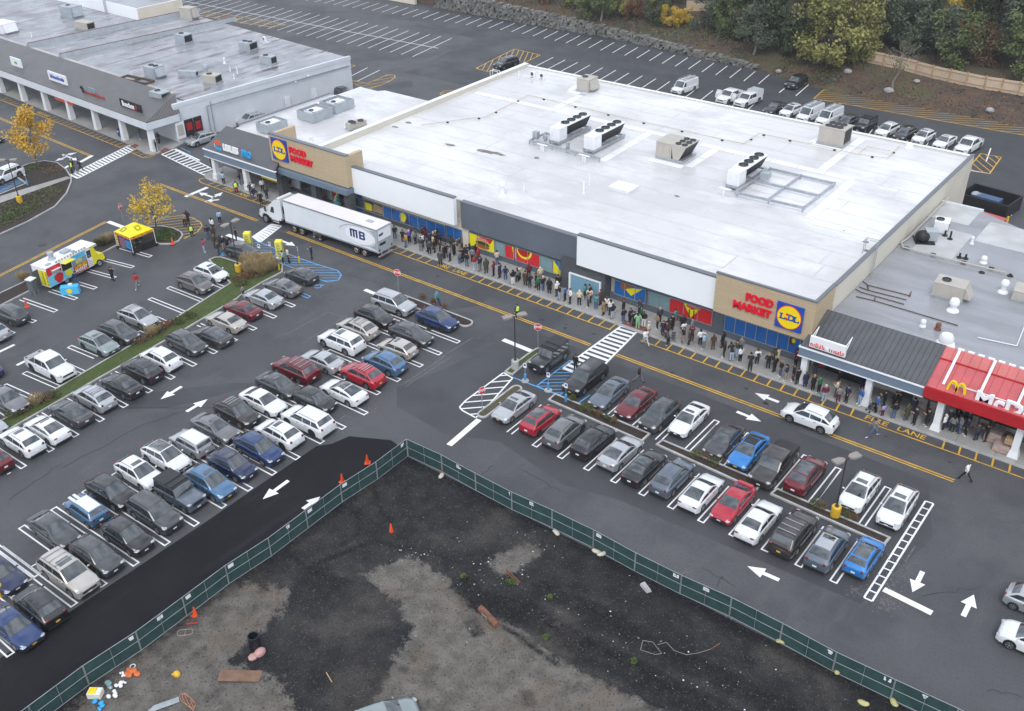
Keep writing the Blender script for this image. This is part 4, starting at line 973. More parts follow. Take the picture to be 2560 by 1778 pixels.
def lp_(b,name,m,smooth=None):return b.build(name,m,LBD,smooth)
b=MB();b.prism([(-105,5.2),(0.0,4.4),(1.4,37),(-106,42)],0,5.35);lp_(b,'wall',M['pale'])
b=MB();b.prism([(-105,7.2),(-0.4,7.0),(1.0,36.7),(-106,41.6)],5.2,5.62);lp_(b,'roof',M['roof_old'])
b=MB();b.hexa([(-.4,4.4,5.2),(0.05,4.4,5.2),(1.45,37.1,5.2),(1.0,37.1,5.2),(-.4,4.4,5.78),(0.05,4.4,5.78),(1.45,37.1,5.78),(1.0,37.1,5.78)]);lp_(b,'parapet',M['pale'])
b=MB();b.box(-105,-5,7.1,8.2,5.62,5.66);lp_(b,'roof_patch',mat('pale_roof_edge',(0.42,0.41,0.40),.5,var=.2,scale=.4))
b=MB()
b.slab([(-105,-.4,4.45),(.4,-.4,4.45),(-1.6,6.0,6.4),(-105,6.0,6.4)],(0,-1.95,6.4),.14)
b.face([(-1.6,6.05,6.5),(-105,6.05,6.5),(-105,6.05,4),(-1.6,6.05,4)])
b.face([(.42,-.45,4.55),(.5,5.0,4.5),(-1.6,6.0,6.52)],1)
lp_(b,'roof_slope',[M['seam2'],M['seam2y']])
b=MB();b.box(-105,.45,-.55,-.3,3.42,4.42);b.box(.25,.5,-.3,4.8,3.42,4.42);lp_(b,'fascia',M['pale'])
b=MB();b.box(-105,.3,-.3,5.2,3.5,3.56);lp_(b,'soffit',mat('soffit_grey',(0.30,0.32,0.34),.7))
for k in range(15):
 x=-.05-7.5*k
 b=MB();b.hexa([(x-.5,-.25,.15),(x+.35,-.25,.15),(x+.35,.55,.15),(x-.5,.55,.15),(x-.35,-.2,3.45),(x+.25,-.2,3.45),(x+.25,.45,3.45),(x-.35,.45,3.45)]);lp_(b,'column',M['column'])
for k in range(14):
 x=-3-7.5*k
 b=MB();b.box(x-3,x+2.6,5.0,5.18,.6,2.7);lp_(b,'window',M['shop_glass'])
 b=MB();b.box(x-3,x+2.6,4.8,5.0,2.75,3.35);lp_(b,'shop_sign_band',M['trim' if k%3 else 'tan_unit'])
b=MB();b.box(-26,-20.5,-.2,-.1,2.75,3.3);lp_(b,'hanging_banner',M['orange'])
def wall_r(b):return lp_(b,'wall_fitting',M['steel'])
for y0,y1,m in((4.0,5.4,'trim'),(5.55,6.95,'black'),(7.1,8.4,'black')):
 b=MB();b.box(.2,.32,y0,y1,.75,3.2);lp_(b,'shop_poster',M[m])
b=MB();b.box(.32,.34,4.2,5.2,1.2,2.8);lp_(b,'poster_print',M['tan_unit'])
b=MB();b.box(.32,.34,5.8,6.7,1.6,2.7);b.box(.32,.34,7.3,8.1,1.4,2.6);lp_(b,'poster_print',M['flesh_red'])
for y0 in(23.2,28.6):
 b=MB();b.box(1.0,1.12,y0,y0+.95,.1,2.3);d=lp_(b,'service_door',M['trim'])
 b=MB();b.box(1.12,1.16,y0+.12,y0+.2,1.1,1.25);b.build('handle',M['steel'],d)
b=MB();b.bar((.55,9.5,4.35),(1.5,36.5,4.35),.12,.12);b.bar((.55,9.5,4.35),(.4,9.5,.3),.12,.12);b.bar((.55,10.2,4.9),(.55,10.2,.3),.1,.1);wall_r(b)
b=MB();b.ball((1.5,28,4.7),.16,8,5);b.ball((1.4,25.5,4.3),.12,8,5);lp_(b,'wall_light',M['white_letters'])
for xa,ya,xb,yb,h in((-47.5,7.5,-45.8,41,.75),(-36.8,7.5,-34.5,41,.7)):
 b=MB();b.hexa([(xa-.9,ya,5.62),(xa+.35,ya,5.62),(xb+.35,yb,5.62),(xb-.9,yb,5.62),(xa-.25,ya,5.62+h),(xa+.25,ya,5.62+h),(xb+.25,yb,5.62+h),(xb-.25,yb,5.62+h)]);o=lp_(b,'roof_divider',M['grey_unit'])
 b=MB();b.bar((xa,ya,5.66+h),(xb,yb,5.66+h),.34,.08);b.build('divider_cap',mat('rusty_cap',(0.20,0.12,0.11),.7,var=.3,scale=2),o)
TB=thing('tall_block','taller white block with grey flat roof at the back of the strip','building',(-186,115,0),-R(1.0))
b=MB();b.box(-32,13.4,-7.6,2.4,0,7.75);b.build('wall',M['white_panel'],TB)
b=MB();b.box(13.38,13.5,-7.5,2.3,0,7.7);b.build('side_wall',M['pale_cream'],TB)
b=MB();b.box(-31.8,13.2,-7.4,2.2,7.75,7.8);b.build('roof',M['roof_grey'],TB)
b=MB()
for x in(-.5,.1):b.tube((x+3,-7.75,5.6),(x+3,-7.75,8.6),.05)
for k in range(9):b.tube((2.5,-7.75,5.8+k*.3),(3.1,-7.75,5.8+k*.3),.03)
b.build('roof_ladder',M['steel'],TB)
def lsign(px0,px1,z0,z1,name,label,y=75.4):
 x=(px0+px1)/2
 return thing(name,label,'sign',(x,75.3+(-124.5-x)*.0384+.9,(z0+z1)/2),-R(2.2))
t=lsign(-152.9,-147.3,5.0,6.6,'shop_sign','white shop sign with blue lettering on the grey roof slope')
b=MB();b.box(-2.7,2.7,-.1,.1,-.62,.78);b.build('board',M['trim'],t)
b=MB();scribble(b,-2.1,1.7,-.2,.62,-.1,21);b.slab([(1.5,-.1,-.1),(1.9,-.1,.35),(2.15,-.1,.0),(1.8,-.1,-.25)],(0,-1,0),.03);b.build('letters',M['blue_sign'],t)
t=lsign(-163.5,-160.8,5.3,6.8,'shop_sign','white shop sign with a green mark at the left photo edge')
b=MB();b.box(-2.6,.8,-.1,.1,-.6,.75);b.build('board',M['trim'],t)
b=MB();b.slab([(-.9+.5*math.cos(q),-.11,.0+.22*math.sin(q))for q in[k*.6 for k in range(10)]],(0,-1,0),.03);b.build('emblem',mat('bright_green',(0.15,.45,.04),.4),t)
t=lsign(-144.0,-136.4,4.5,6.0,'shop_sign','dark red script sign with a chef figure board on the grey slope')
b=MB();scribble(b,-2.4,3.3,-.55,.8,0,31);scribble(b,-2.2,3.2,-.5,.5,-.02,33);b.build('letters',M['flesh_red'],t)
b=MB();b.slab([(-3.4,0,.3),(-2.9,0,.75),(-2.4,0,.5),(-2.3,0,-.2),(-2.9,0,-.4),(-3.0,0,.2)],(0,-1,0),.1);b.build('emblem',M['black'],t)
b=MB();b.box(-1.0,.9,-.02,.1,.3,.85);b.build('board',M['film_pale'],t)
t=lsign(-132.5,-127.0,4.6,6.0,'shop_sign','black shop sign with white name and red chilli on the grey slope')
b=MB();b.box(-2.75,2.75,-.08,.1,-.68,.78);b.build('board',M['black'],t)
b=MB();letters(b,'Bonchon',1.0,(-.55,-.12,.18),(1,0,0),(0,0,1),.03,.03,sx=.88);b.build('letters',M['white_letters'],t)
b=MB();b.ball((1.55,-.12,.2),(.16,.06,.34),8,6);scribble(b,-1.8,1.7,-.52,.22,-.09,41);b.build('red_print',M['red'],t)
# ---------------------------------------------------------------- rooftop equipment
def fan(b,x,y,z,r,mring=0,mdark=1):
 b.lathe([(r,0),(r,.12),(r*.9,.12),(r*.9,.02),(.01,.02)],(x,y,z),16,mring)
 b.lathe([(r*.88,.03),(.01,.03)],(x,y,z),16,mdark)
 for k in range(5):
  a=k*2*math.pi/5;b.obox((x+math.cos(a)*r*.45,y+math.sin(a)*r*.45,z+.07),(r*.8,r*.22,.02),a,mring)
def condenser(x,y,z,label,ln_=6.3,grp='v coil condensers on the supermarket roof'):
 """long bank of black coils with four fans on top and a white cabinet at its near end; axis along y"""
 t=thing('roof_condenser',label,'condenser',(x,y,z),0,grp)
 b=MB();b.box(-.75,.75,-2.6,-1.0,.5,2.15);cb=b.build('cabinet',M['white'],t)
 b=MB();b.box(-.55,-.1,-2.63,-2.6,1.1,1.8);b.box(.15,.5,-2.63,-2.6,.7,1.9);b.build('access_panel',M['plate_w'],cb)
 b=MB()
 for s in(-1,1):
  b.slab([(s*.15,-1.0,.65),(s*.15,4.2,.65),(s*.8,4.2,2.1),(s*.8,-1.0,2.1)],(-s,0,.3),.1)
 b.face([(-.8,4.2,2.1),(.8,4.2,2.1),(.15,4.2,.65),(-.15,4.2,.65)]);b.face([(.8,-1.0,2.1),(-.8,-1.0,2.1),(-.15,-1.0,.65),(.15,-1.0,.65)])
 b.build('coil_bank',M['coil'],t)
 b=MB();b.box(-.85,.85,-1.0,4.25,2.1,2.2);b.build('top_deck',M['white'],t)
 for k in range(4):
  b=MB();fan(b,0,-.35+k*1.3,2.2,.56);b.build('fan',[M['dkgrey'],M['coil']],t)
 b=MB()
 for s in(-.7,.7):b.bar((s,-2.8,.42),(s,4.4,.42),.14,.3)
 for yy in(-2.7,.8,4.3):b.bar((-.8,yy,.42),(.8,yy,.42),.14,.22)
 for s in(-.7,.7):
  for yy in(-2.6,.9,4.2):b.tube((s,yy,0),(s,yy,.4),.07)
 for k in range(4):b.box(.72,.95,-.6+k*1.2,.4+k*1.2,.5,.62)
 b.build('steel_frame',M['steel'],t)
 return t
condenser(-69.2,99.2,zr(99),'left white and black coil condenser with four fans on the supermarket roof')
condenser(-64.05,99.2,zr(99),'middle white and black coil condenser with four fans beside its twin')
condenser(-44.7,99.1,zr(99),'right white and black coil condenser beside the empty steel frame')
t=thing('steel_platform','galvanised steel platform joining the left pair of condensers','platform',(-66,96,zr(96)))
b=MB();b.bar((-6.0,-.9,.45),(4.6,-.9,.45),.16,.3);b.bar((-6,-.9,.45),(-6,2.5,.45),.14,.25);b.bar((-6,2.5,.45),(-3.9,2.5,.45),.14,.25);b.bar((-6.0,6.3,.45),(-4,6.3,.45),.12,.2)
for x in(-6,-2.5,1,4.5):b.tube((x,-.9,0),(x,-.9,.4),.07)
b.build('frame',M['steel'],t)
b=MB();b.box(-5.9,-5.2,-.4,.2,.6,1.5);b.box(-4.7,-4.4,.2,.5,.6,1.3);b.box(-4.2,-3.9,-.3,.1,.6,1.3);b.box(-.6,-.2,-.7,-.4,.3,1.3);b.build('control_box',M['steel'],t)
b=MB()
for x in(-3.0,3.2):
 b.box(x-.8,x+.7,-2.3,-2.1,.9,.98)
 for d in(-.2,.1):b.tube((x+d,-2.2,0),(x+d,-2.2,.9),.09)
b.build('pipe_stand',M['white'],t)
t=thing('steel_platform','empty galvanised steel frame right of the right condenser','platform',(-40,99,zr(99)))
b=MB()
for y in(-3.6,.3,4.6):b.bar((-3.6,y+(-.5 if y<0 else 0),.5),(4.3,y,.5),.15,.28)
for x in(-3.6,.2,4.2):b.bar((x,-3.8,.5),(x,4.7,.5),.15,.28)
for x in(-3.5,.2,4.1):
 for y in(-3.6,4.5):b.tube((x,y,0),(x,y,.45),.08)
b.build('frame',M['steel'],t)
b=MB();b.box(-3.2,-2.2,1.2,2.0,.6,1.2);b.build('control_box',M['grey_unit'],t)
b=MB();b.box(-5.2,-3.8,-4.9,-4.6,.9,1.0);b.tube((-4.6,-4.8,0),(-4.6,-4.8,.9),.1);b.build('pipe_stand',M['white'],t)
def rooftop_unit(x,y,z,sx,sy,sz,rz,label,m='grey_unit',fans=1,hood=None,name='rooftop_unit',curb=.2):
 t=thing(name,label,'rooftop unit',(x,y,z),rz)
 b=MB();b.box(-sx/2-.08,sx/2+.08,-sy/2-.08,sy/2+.08,0,curb);b.build('kerb_frame',M['steel'],t)
 b=MB();b.box(-sx/2,sx/2,-sy/2,sy/2,curb,sz);o=b.build('housing',M[m],t)
 b=MB();b.box(-sx/2-.03,sx/2+.03,-sy/2-.03,sy/2+.03,sz,sz+.05);b.build('lid',M[m],t)
 b=MB()
 b.box(-sx*.38,-sx*.05,-sy/2-.025,-sy/2,curb+.15,sz-.15);b.box(sx*.08,sx*.4,-sy/2-.025,-sy/2,curb+.12,sz-.12)
 b.build('access_panel',M['plate_w' if m=='white' else m],o)
 b=MB();b.box(sx/2,sx/2+.03,-sy*.4,sy*.4,curb+.15,sz-.12);b.build('grille',M['coil'],o)
 n=fans
 for k in range(n):
  r=min(.42,sx/2/max(1,(n+1)//2)*.8,sy*.4)
  fx=(-sx*.22+(k//(2 if n>2 else 1))*(sx*.44/max(1,(n+1)//2-(1 if n>2 else 0))if n>1 else 0))if n>1 else-sx*.18
  fy=((k%2)-.5)*sy*.45 if n>2 else 0
  b=MB();fan(b,fx,fy,sz+.05,r);b.build('fan',[M['dkgrey'],M['coil']],t)
 if hood:
  b=MB();b.hexa([(sx/2,-sy*.4,curb+.2),(sx/2+.6,-sy*.4,curb+.2),(sx/2+.6,sy*.4,curb+.2),(sx/2,sy*.4,curb+.2),(sx/2,-sy*.4,sz-.1),(sx/2+.1,-sy*.4,sz-.1),(sx/2+.1,sy*.4,sz-.1),(sx/2,sy*.4,sz-.1)]);b.build('intake_hood',M[m],t)
 return t
t=thing('rooftop_unit','large tan air handler with six fans on the supermarket roof','rooftop unit',(-54.8,101.6,zr(101.6)))
b=MB();b.box(-1.9,1.8,-1.6,1.7,0,.3);b.build('kerb_frame',M['steel'],t)
b=MB();b.box(-1.9,.2,-1.6,1.7,.3,2.0);hs=b.build('housing',M['tan_unit'],t)
b=MB()
for s in(-1.6,1.62):
 b.slab([(.5,s,.35),(1.3,s,.35),(2.1,s,2.0),(.2,s,2.0)],(0,-1,0),.08)
b.build('coil_end',M['tan_unit'],t)
b=MB();b.slab([(1.3,-1.55,.35),(1.3,1.6,.35),(2.1,1.6,2.0),(2.1,-1.55,2.0)],(-1,0,.4),.1);b.slab([(.5,-1.55,.35),(.5,1.6,.35),(.2,1.6,2.0),(.2,-1.55,2.0)],(1,0,.1),.05);b.build('coil_bank',M['coil'],t)
b=MB();b.box(-1.92,2.12,-1.65,1.65,2.0,2.08);b.build('top_deck',M['tan_unit'],t)
for k in range(6):
 b=MB();fan(b,.75+(k%2)*.85,-1.0+(k//2)*1.0,2.08,.36);b.build('fan',[M['dkgrey'],M['coil']],t)
b=MB()
for x in(-1.5,-.6):b.box(x,x+.55,-1.64,-1.6,.45,1.8)
b.build('access_panel',M['tan_unit'],hs)
rooftop_unit(-77.9,116.6,zr(116.6),2.0,2.4,1.75,0,'tan rooftop unit at the back edge of the supermarket roof','tan_unit',1,True)
rooftop_unit(-41.2,116.4,zr(116.4),3.2,2.6,2.1,0,'tan air handler with six fans near the back right roof corner','tan_unit',6)
t=thing('skylight','white roof hatch in the middle of the supermarket roof','roof hatch',(-54.85,90,zr(90)))
b=MB();b.box(-1.3,1.3,-1.0,1.0,0,.25);b.build('kerb_frame',M['white'],t)
b=MB();b.box(-1.36,1.36,-1.06,1.06,.25,.38);b.build('lid',M['white'],t)
def vent(x,y,z,label,r=.22,h=1.0,cap=True,m='white',name='roof_vent'):
 t=thing(name,label,'roof vent',(x,y,z))
 b=MB();b.lathe([(r*1.9,0),(r*1.7,.12),(r,.25),(r,h)],(0,0,0),12);b.build('stack',M[m],t,40)
 if cap:
  b=MB();b.lathe([(r*.6,h-.05),(r*1.45,h),(r*1.5,h+r),(r*1.1,h+r*1.7),(.02,h+r*1.9)],(0,0,0),14);b.build('cap',M[m],t,40)
 return t
vent(-65.0,80.8,zr(80.8),'white mushroom vent near the front edge of the supermarket roof',.26,1.2)
vent(-33.1,119.7,zr(119.7),'white round cap vent at the back right of the roof',.28,.15)
vent(-57.9,86.5,zr(86.5),'white pipe vent left of the roof hatch',.09,1.4,False)
vent(-58.6,88.7,zr(88.7),'thin white vent behind the pipe vent near the roof hatch',.06,1.3,False)
vent(-63.8,83.2,zr(83.2),'thin white vent behind the mushroom vent',.05,1.0,False)
vent(*T(2,0,62,705,6.9),zr(117),'thin white pipe vent at the back left roof corner',.07,1.2,False)
def split_unit(x,y,z,rz,label,base=True):
 t=thing('fan_unit',label,'fan unit',(x,y,z),rz)
 b=MB();b.box(-.45,.45,-.17,.17,.2,.95);o=b.build('housing',M['white'],t)
 b=MB();b.lathe([(.28,-.01),(.24,.012),(.01,.012)],(0,0,0),14);me=b.mesh('fan_grille',M['dkgrey']);f=link('fan_grille',me,o,(-.1,-.18,.58));f.rotation_euler=(R(90),0,0)
 b=MB();b.box(-.5,-.35,-.6,.6,0,.15);b.box(.35,.5,-.6,.6,0,.15);b.build('rail',M['white'],t)
 return t
for k,(x,y)in enumerate((T(2,0,190,690,7.0),T(2,0,275,705,7.0))):
 split_unit(x,y,zr(y),0,('left','right')[k]+' of two white fan units at the back left corner of the roof')
def screened(x,y,label,sx=3.2,sy=3.6):
 t=thing('screened_unit',label,'rooftop unit',(x,y,5.95))
 b=MB()
 for q in((-sx/2,sx/2,-sy/2,-sy/2+.08),(-sx/2,sx/2,sy/2-.08,sy/2),(-sx/2,-sx/2+.08,-sy/2+.08,sy/2-.08),(sx/2-.08,sx/2,-sy/2+.08,sy/2-.08)):b.box(*q,.15,1.35)
 b.build('screen_wall',M['grey_unit'],t)
 b=MB();b.box(-.85,.75,-1.2,1.2,.1,1.25);o=b.build('housing',M['white'],t)
 b=MB();fan(b,0,-.6,1.25,.34);b.build('fan',[M['dkgrey'],M['coil']],o)
 b=MB()
 for yy in(-1,1):b.bar((-sx/2,yy,1.3),(sx/2,yy,1.3),.06,.06)
 b.build('brace',M['steel'],t)
screened(-102.6,87.2,'front screened white unit on the white shop roof');screened(-102.9,91.6,'rear screened white unit on the white shop roof');screened(-103.6,80.5,'screened white unit just behind the dark roof slope',2.6,3.2)
rooftop_unit(-95.1,87.6,5.95,2.6,1.1,.9,R(78),'low tan unit with three fans beside the long parapet','tan_unit',3)
vent(*T(1,0,810,1140,6.0),5.95,'small white turbine vent on the white shop roof',.16,.45);vent(*T(1,0,495,1268,6.0),5.95,'white turbine vent behind the beige entrance tower',.16,.45);vent(*T(1,0,850,890,6.0),5.95,'white pipe vent at the back of the white shop roof',.08,.9,False)
for(x,y),sx,sy,sz,rz,lb,m,fn in[(T(0,0,1395,690,5.62),2.3,2.2,1.7,.1,'pale grey rooftop unit beside dark timber frame','grey_unit',2),(T(0,0,1655,385,5.62),2.3,2.0,1.5,.1,'grey rooftop unit in the middle of the weathered roof','grey_unit',1),(T(0,0,2230,450,5.62),2.3,2.2,1.4,.2,'rooftop unit with dark coil side near the back right','grey_unit',2),(T(0,0,1910,745,5.62),2.3,1.8,1.3,.3,'pale green rooftop unit near the right roof edge','tan_unit',1),(T(0,0,1440,870,5.9),2.6,1.8,1.1,.05,'rooftop unit peeking over the grey roof slope','grey_unit',1),(T(0,0,650,150,5.62),3.4,2.6,2.0,.1,'large grey rooftop unit with tan duct on the far left roof','grey_unit',1),(T(0,0,770,265,5.62),3.4,1.8,1.4,.1,'pale rooftop unit with torn dark cover','tan_unit',0),(T(0,0,40,290,5.62),4.0,3.0,1.8,.1,'white rooftop unit at the left photo edge','white',0),(T(0,0,1700,165,5.62),2.6,2.0,2.0,.3,'pale rooftop unit with black hood beside the tall block','tan_unit',0),(T(1,0,115,575,5.62),2.3,1.5,1.3,.2,'small rooftop unit on dark sleepers at the roof right edge','grey_unit',1),(T(0,0,1690,690,5.62),3.0,.8,.9,.5,'long low grey duct box on the weathered roof','grey_unit',0)]:
 rooftop_unit(x,y,5.62,sx,sy,sz,rz,lb,m,fn,hood=(sz>1.6))
t=thing('sleeper_rack','dark timber sleeper frame lying on the weathered roof','timber frame',T(0,0,1230,730,5.62)+(5.62,),.1)
b=MB()
for y in(-.8,.8):b.bar((-3.2,y,.25),(3.0,y,.25),.2,.3)
for x in(-3.1,0,2.9):b.bar((x,-.8,.25),(x,.8,.25),.2,.25)
b.build('sleeper',M['timber_dark'],t)
split_unit(*T(1,0,80,380,5.62),5.62,-.3,'single white fan unit standing at the back edge of the weathered roof')
vent(*T(0,0,1855,660,5.62),5.62,'grey kitchen exhaust fan on the weathered roof',.3,.9,True,'grey_unit');vent(*T(0,0,2015,570,5.62),5.62,'bent white vent pipe right of the exhaust fan',.14,.7)
for k,(x,y)in enumerate(((2065,640),(2130,660),(1185,690),(285,335),(2100,710))):
 vent(*T(0,0,x,y,5.62),5.62,('thin white vent pipe near the right roof edge','white vent pipe right of the thin pipe','pair of white pipes by the timber frame','white vent pipe by the white unit on the far roof','short vent with flat cap at the right roof edge')[k],.07,(.8,.9,.8,.9,.6)[k],k==4)
rooftop_unit(-18.3,89.0,4.8,2.7,1.9,1.55,.06,'pale green rooftop unit with sloped end in the middle of the grey roof','tan_unit',1,True,curb=.28)
rooftop_unit(*T(3,1,2330,1090,4.8),4.8,2.6,2.0,1.0,.1,'pale rooftop unit cut by the right photo edge','tan_unit',0)
rooftop_unit(*T(3,1,1545,480,4.8),4.8,1.4,1.6,1.3,.2,'pale upright rooftop unit beside the cream wall','white',1)
t=thing('exhaust_hood','grey duct hood with black cowl on the grey roof','exhaust fan',T(3,1,1450,560,4.8)+(4.8,),.5)
b=MB();b.box(-.6,.6,-.6,.6,.2,1.2);b.build('housing',M['grey_unit'],t)
b=MB();b.ball((-.9,-.4,.6),(.75,.7,.65),12,8);b.box(-1.6,.3,-1.2,.7,0,.15);b.build('cowl',M['coil'],t,50)
for(x,y),r,h,lb in(((1655,1190),.3,.7,'white kitchen fan in front of the pale green unit'),((2105,1025),.26,.8,'white mushroom fan on the right part of the grey roof'),((1590,1480),.42,.15,'white round fan dish above the dark roof slope'),((1385,1330),.17,.35,'small white dome vent behind the dark roof slope'),((1520,1360),.17,.35,'small dome vent with rusty cap beside the white dome vent'),((1930,760),.2,.35,'white bent vent by the long pipe'),((1825,590),.12,.6,'thin capped vent near the back of the grey roof')):
 vent(*T(3,1,x,y,4.8),4.8,lb,r,h,True,'white' if 'rusty' not in lb else 'rust')
for k,(x,y)in enumerate(((1585,520),(1630,550),(1715,715),(1770,725),(2170,880),(1915,850))):
 t=thing('pipe_stub',('black pipe stub beside the grey duct hood','taller black pipe stub right of the duct hood','left black pipe stub by the long pipe','right black pipe stub by the long pipe','black coiled pipe end at the right of the grey roof','black roof drain ring on the grey roof')[k],'pipe',T(3,1,x,y,4.8)+(4.8,))
 b=MB();b.lathe([(.3,0),(.28,.08),(.1,.12),(.1,(.6,.9,.5,.5,.25,.13)[k]),(.02,(.6,.9,.5,.5,.25,.13)[k])],(0,0,0),10);b.build('pipe',M['coil'],t)
t=thing('roof_pipe','long tan pipe crossing the grey roof on low supports','pipe',(-20,97,4.8))
b=MB();P_=[T(3,1,*q,z=5.1)for q in((1195,580),(1210,620),(1340,655),(1760,760),(2130,850))]
P_=[(-25.5,118-6),(-25.5,98.6)]+P_
b.path([(x+20,y-97,.3)for x,y in P_],.09,8);b.build('pipe',M['tan_unit'],t)
b=MB()
for q in((1240,635),(1480,695),(1750,765),(2000,820)):x,y=T(3,1,*q,z=4.8);b.box(x+20-.25,x+20+.25,y-97-.12,y-97+.12,0,.22)
b.build('pipe_support',M['coil'],t)
t=thing('roof_conduit','bundle of thin dark conduits fanning over the grey roof','conduit',(-22,84,4.8))
b=MB()
for pts in(((850,930),(900,965),(1280,1060)),((820,980),(900,1010),(1240,1095)),((785,1000),(830,1025),(1220,1135)),((790,1065),(960,1105),(1700,1325)),((890,965),(900,1000)),((960,1075),(955,1100)),((1285,1020),(1265,1065))):
 b.path([(lambda q:(q[0]+22,q[1]-84,.08))(T(3,1,*p,z=4.85))for p in pts],.05,5)
b.build('conduit',M['timber_dark'],t)
t=thing('roof_conduit','white conduit running along the front of the grey roof','conduit',(-14,82,4.8))
b=MB();b.path([(lambda q:(q[0]+14,q[1]-82,.1))(T(3,1,*p,z=4.9))for p in((1880,1430),(2230,1505),(2300,1330))],.05,5);b.build('conduit',M['white'],t)
# ---------------------------------------------------------------- street furniture, fence, vehicles that are not cars
def lamp_post(x,y,h,label,base='yellow',rz=0.0,zb=.12):
 t=thing('lamp_post',label,'street lamp',(x,y,zb),rz,'car park lamp posts')
 b=MB();b.lathe([(.36,0),(.36,.85),(.30,.9),(.05,.9)],(0,0,0),20);b.build('base',M[base],t,40)
 b=MB();b.lathe([(.16,.9),(.16,.98),(.065,1.0),(.05,h)],(0,0,0),10);b.build('pole',M['lamp_brown'],t,40)
 for s in(-1,1):
  b=MB();b.bar((0,0,h-.03),(s*.3,0,h+.02),.07,.07);a=b.build('arm',M['lamp_brown'],t)
  b=MB();P=lambda x,y,z:(s*x,y,h+z)
  pts=[(.22,-.12),(.5,-.3),(1.15,-.3),(1.15,.3),(.5,.3),(.22,.12)]
  if s<0:pts=pts[::-1]
  b.slab([P(px,py,.0)for px,py in pts],(0,0,1),.16);b.build('lamp_head',M['lamp_tan'],a)
 return t
M['lamp_brown']=mat('bronze_pole',(0.035,0.033,0.032),.5);M['lamp_tan']=mat('tan_lamp_head',(0.26,0.235,0.21),.5,var=.1,scale=3)
lamp_post(*T(0,1,2143,845),5.75,'twin headed lamp post on a yellow base beside tall grass',rz=R(95))
lamp_post(*T(2,2,30,118),5.5,'twin headed lamp post on a concrete base by the stop sign island','kerb',rz=R(60))
lamp_post(*T(3,2,598,1440),5.3,'twin headed lamp post on a yellow base in the right lot planter',rz=R(62))
lamp_post(*T(0,1,183,225),5.6,'lamp post on a yellow base in the left planted island',rz=R(40))
lamp_post(*T(0,3,-5,545),5.6,'lamp post on a yellow base at the lower left photo edge',rz=R(90),zb=0)
def stop_sign(x,y,label,rz,h=2.35):
 t=thing('stop_sign',label,'stop sign',(x,y,.1),rz,'stop signs')
 b=MB();b.box(-.03,.03,-.02,.02,0,h+.3);b.build('post',M['steel'],t)
 o8=lambda r,y:[(r*math.cos(R(22.5+45*k)),y,h+r*math.sin(R(22.5+45*k)))for k in range(8)]
 b=MB();b.slab(o8(.40,-.03),(0,-1,0),.012);p=b.build('sign_plate',M['white_letters'],t)
 b=MB();b.slab(o8(.365,-.043),(0,-1,0),.008);b.build('red_field',M['red'],p)
 b=MB();letters(b,'STOP',.34,(0,-.053,h),(1,0,0),(0,0,1),.004,.012,sx=.82);b.build('letters',M['white_letters'],p)
 return t
stop_sign(-66.8,65.2,'stop sign behind the silver SUV in the middle lot',R(20));stop_sign(-48.25,64.9,'stop sign beside the black boxy SUV near the crosswalk',R(35))
stop_sign(-45.75,53.45,'stop sign on the dry grass island left of the right lot',R(75));stop_sign(*T(0,1,1110,400),'leaning stop sign near the yellow autumn tree',R(110),2.0)
stop_sign(*Z('A',345,800),'stop sign under the blue grey canopy of the left shop',R(20),2.2)
def bay_sign(x,y,label,mpost,rz=0.0,h=1.75,zb=0.0,foot=False):
 t=thing('parking_sign',label,'parking sign',(x,y,zb),rz,'accessible bay signs')
 b=MB();b.lathe([(.11,0),(.11,.75),(.02,.8)],(0,0,0),12);b.build('post_sleeve',M[mpost],t,40)
 if foot:b=MB();b.lathe([(.38,0),(.34,.09),(.12,.12)],(0,0,0),16);b.build('foot',M['kerb'],t)
 b=MB();b.box(-.025,.025,-.02,.02,.7,h+.2);b.build('post',M['steel'],t)
 b=MB();b.box(-.16,.16,-.035,-.02,h-.25,h+.22);p=b.build('sign_plate',M['white_letters'],t)
 b=MB();b.box(-.1,.1,-.042,-.035,h-.05,h+.15);b.build('sign_print',M['blue_sign'],p)
 return t
for k,q in enumerate(((1,1,390,760),(1,1,140,715),(1,1,45,735),(1,1,210,830))):
 bay_sign(*T(*q),('accessible bay sign on a yellow sleeve at the blue hatching right end','accessible bay sign on a yellow sleeve with round foot in blue hatching','accessible bay sign beside the dark estate car front','accessible bay sign on a yellow sleeve beside the tall grass')[k],'yellow',R((-30,10,20,10)[k]),foot=(k==1))
M['sleeve_blue']=mat('blue_sleeve',(0.06,0.32,0.62),.45)
for k,q in enumerate(((2,2,118,225),(2,2,325,310),(2,2,482,418),(0,1,250,70))):
 bay_sign(*T(*q),('left blue sleeved bay sign near the boxy black SUV','middle blue sleeved bay sign in the blue hatching','blue sleeved bay sign in the planter below the black SUV','blue sleeved bay sign beside the white car at the left edge')[k],'sleeve_blue',R(10),1.7,.12 if k==2 else 0,foot=k<2)
for k,q in enumerate(((3,1,2160,330),(3,1,2130,440),(3,1,1878,230))):
 t=thing('bollard',('yellow bollard with white foot right of the black bin enclosure','yellow bollard nearest the grey roof edge','yellow bollard behind the black bin enclosure')[k],'bollard',T(*q)+(0,),0,'yellow bollards')
 b=MB();b.lathe([(.14,0),(.14,1.25),(.1,1.35),(.02,1.38)],(0,0,0),12);b.build('post',M['yellow'],t,40)
 b=MB();b.lathe([(.34,0),(.3,.1),(.15,.12)],(0,0,0),14);b.build('foot',M['white'],t)
t=thing('bin_enclosure','black open top bin enclosure holding a blue container','dumpster',(-23.6,124.0,0),R(-8))
b=MB()
for q in((-3,3,-2.2,-2.05),(-3,3,2.05,2.2),(-3,-2.85,-2.05,2.05),(2.85,3,-2.05,2.05)):b.box(*q,0,1.75)
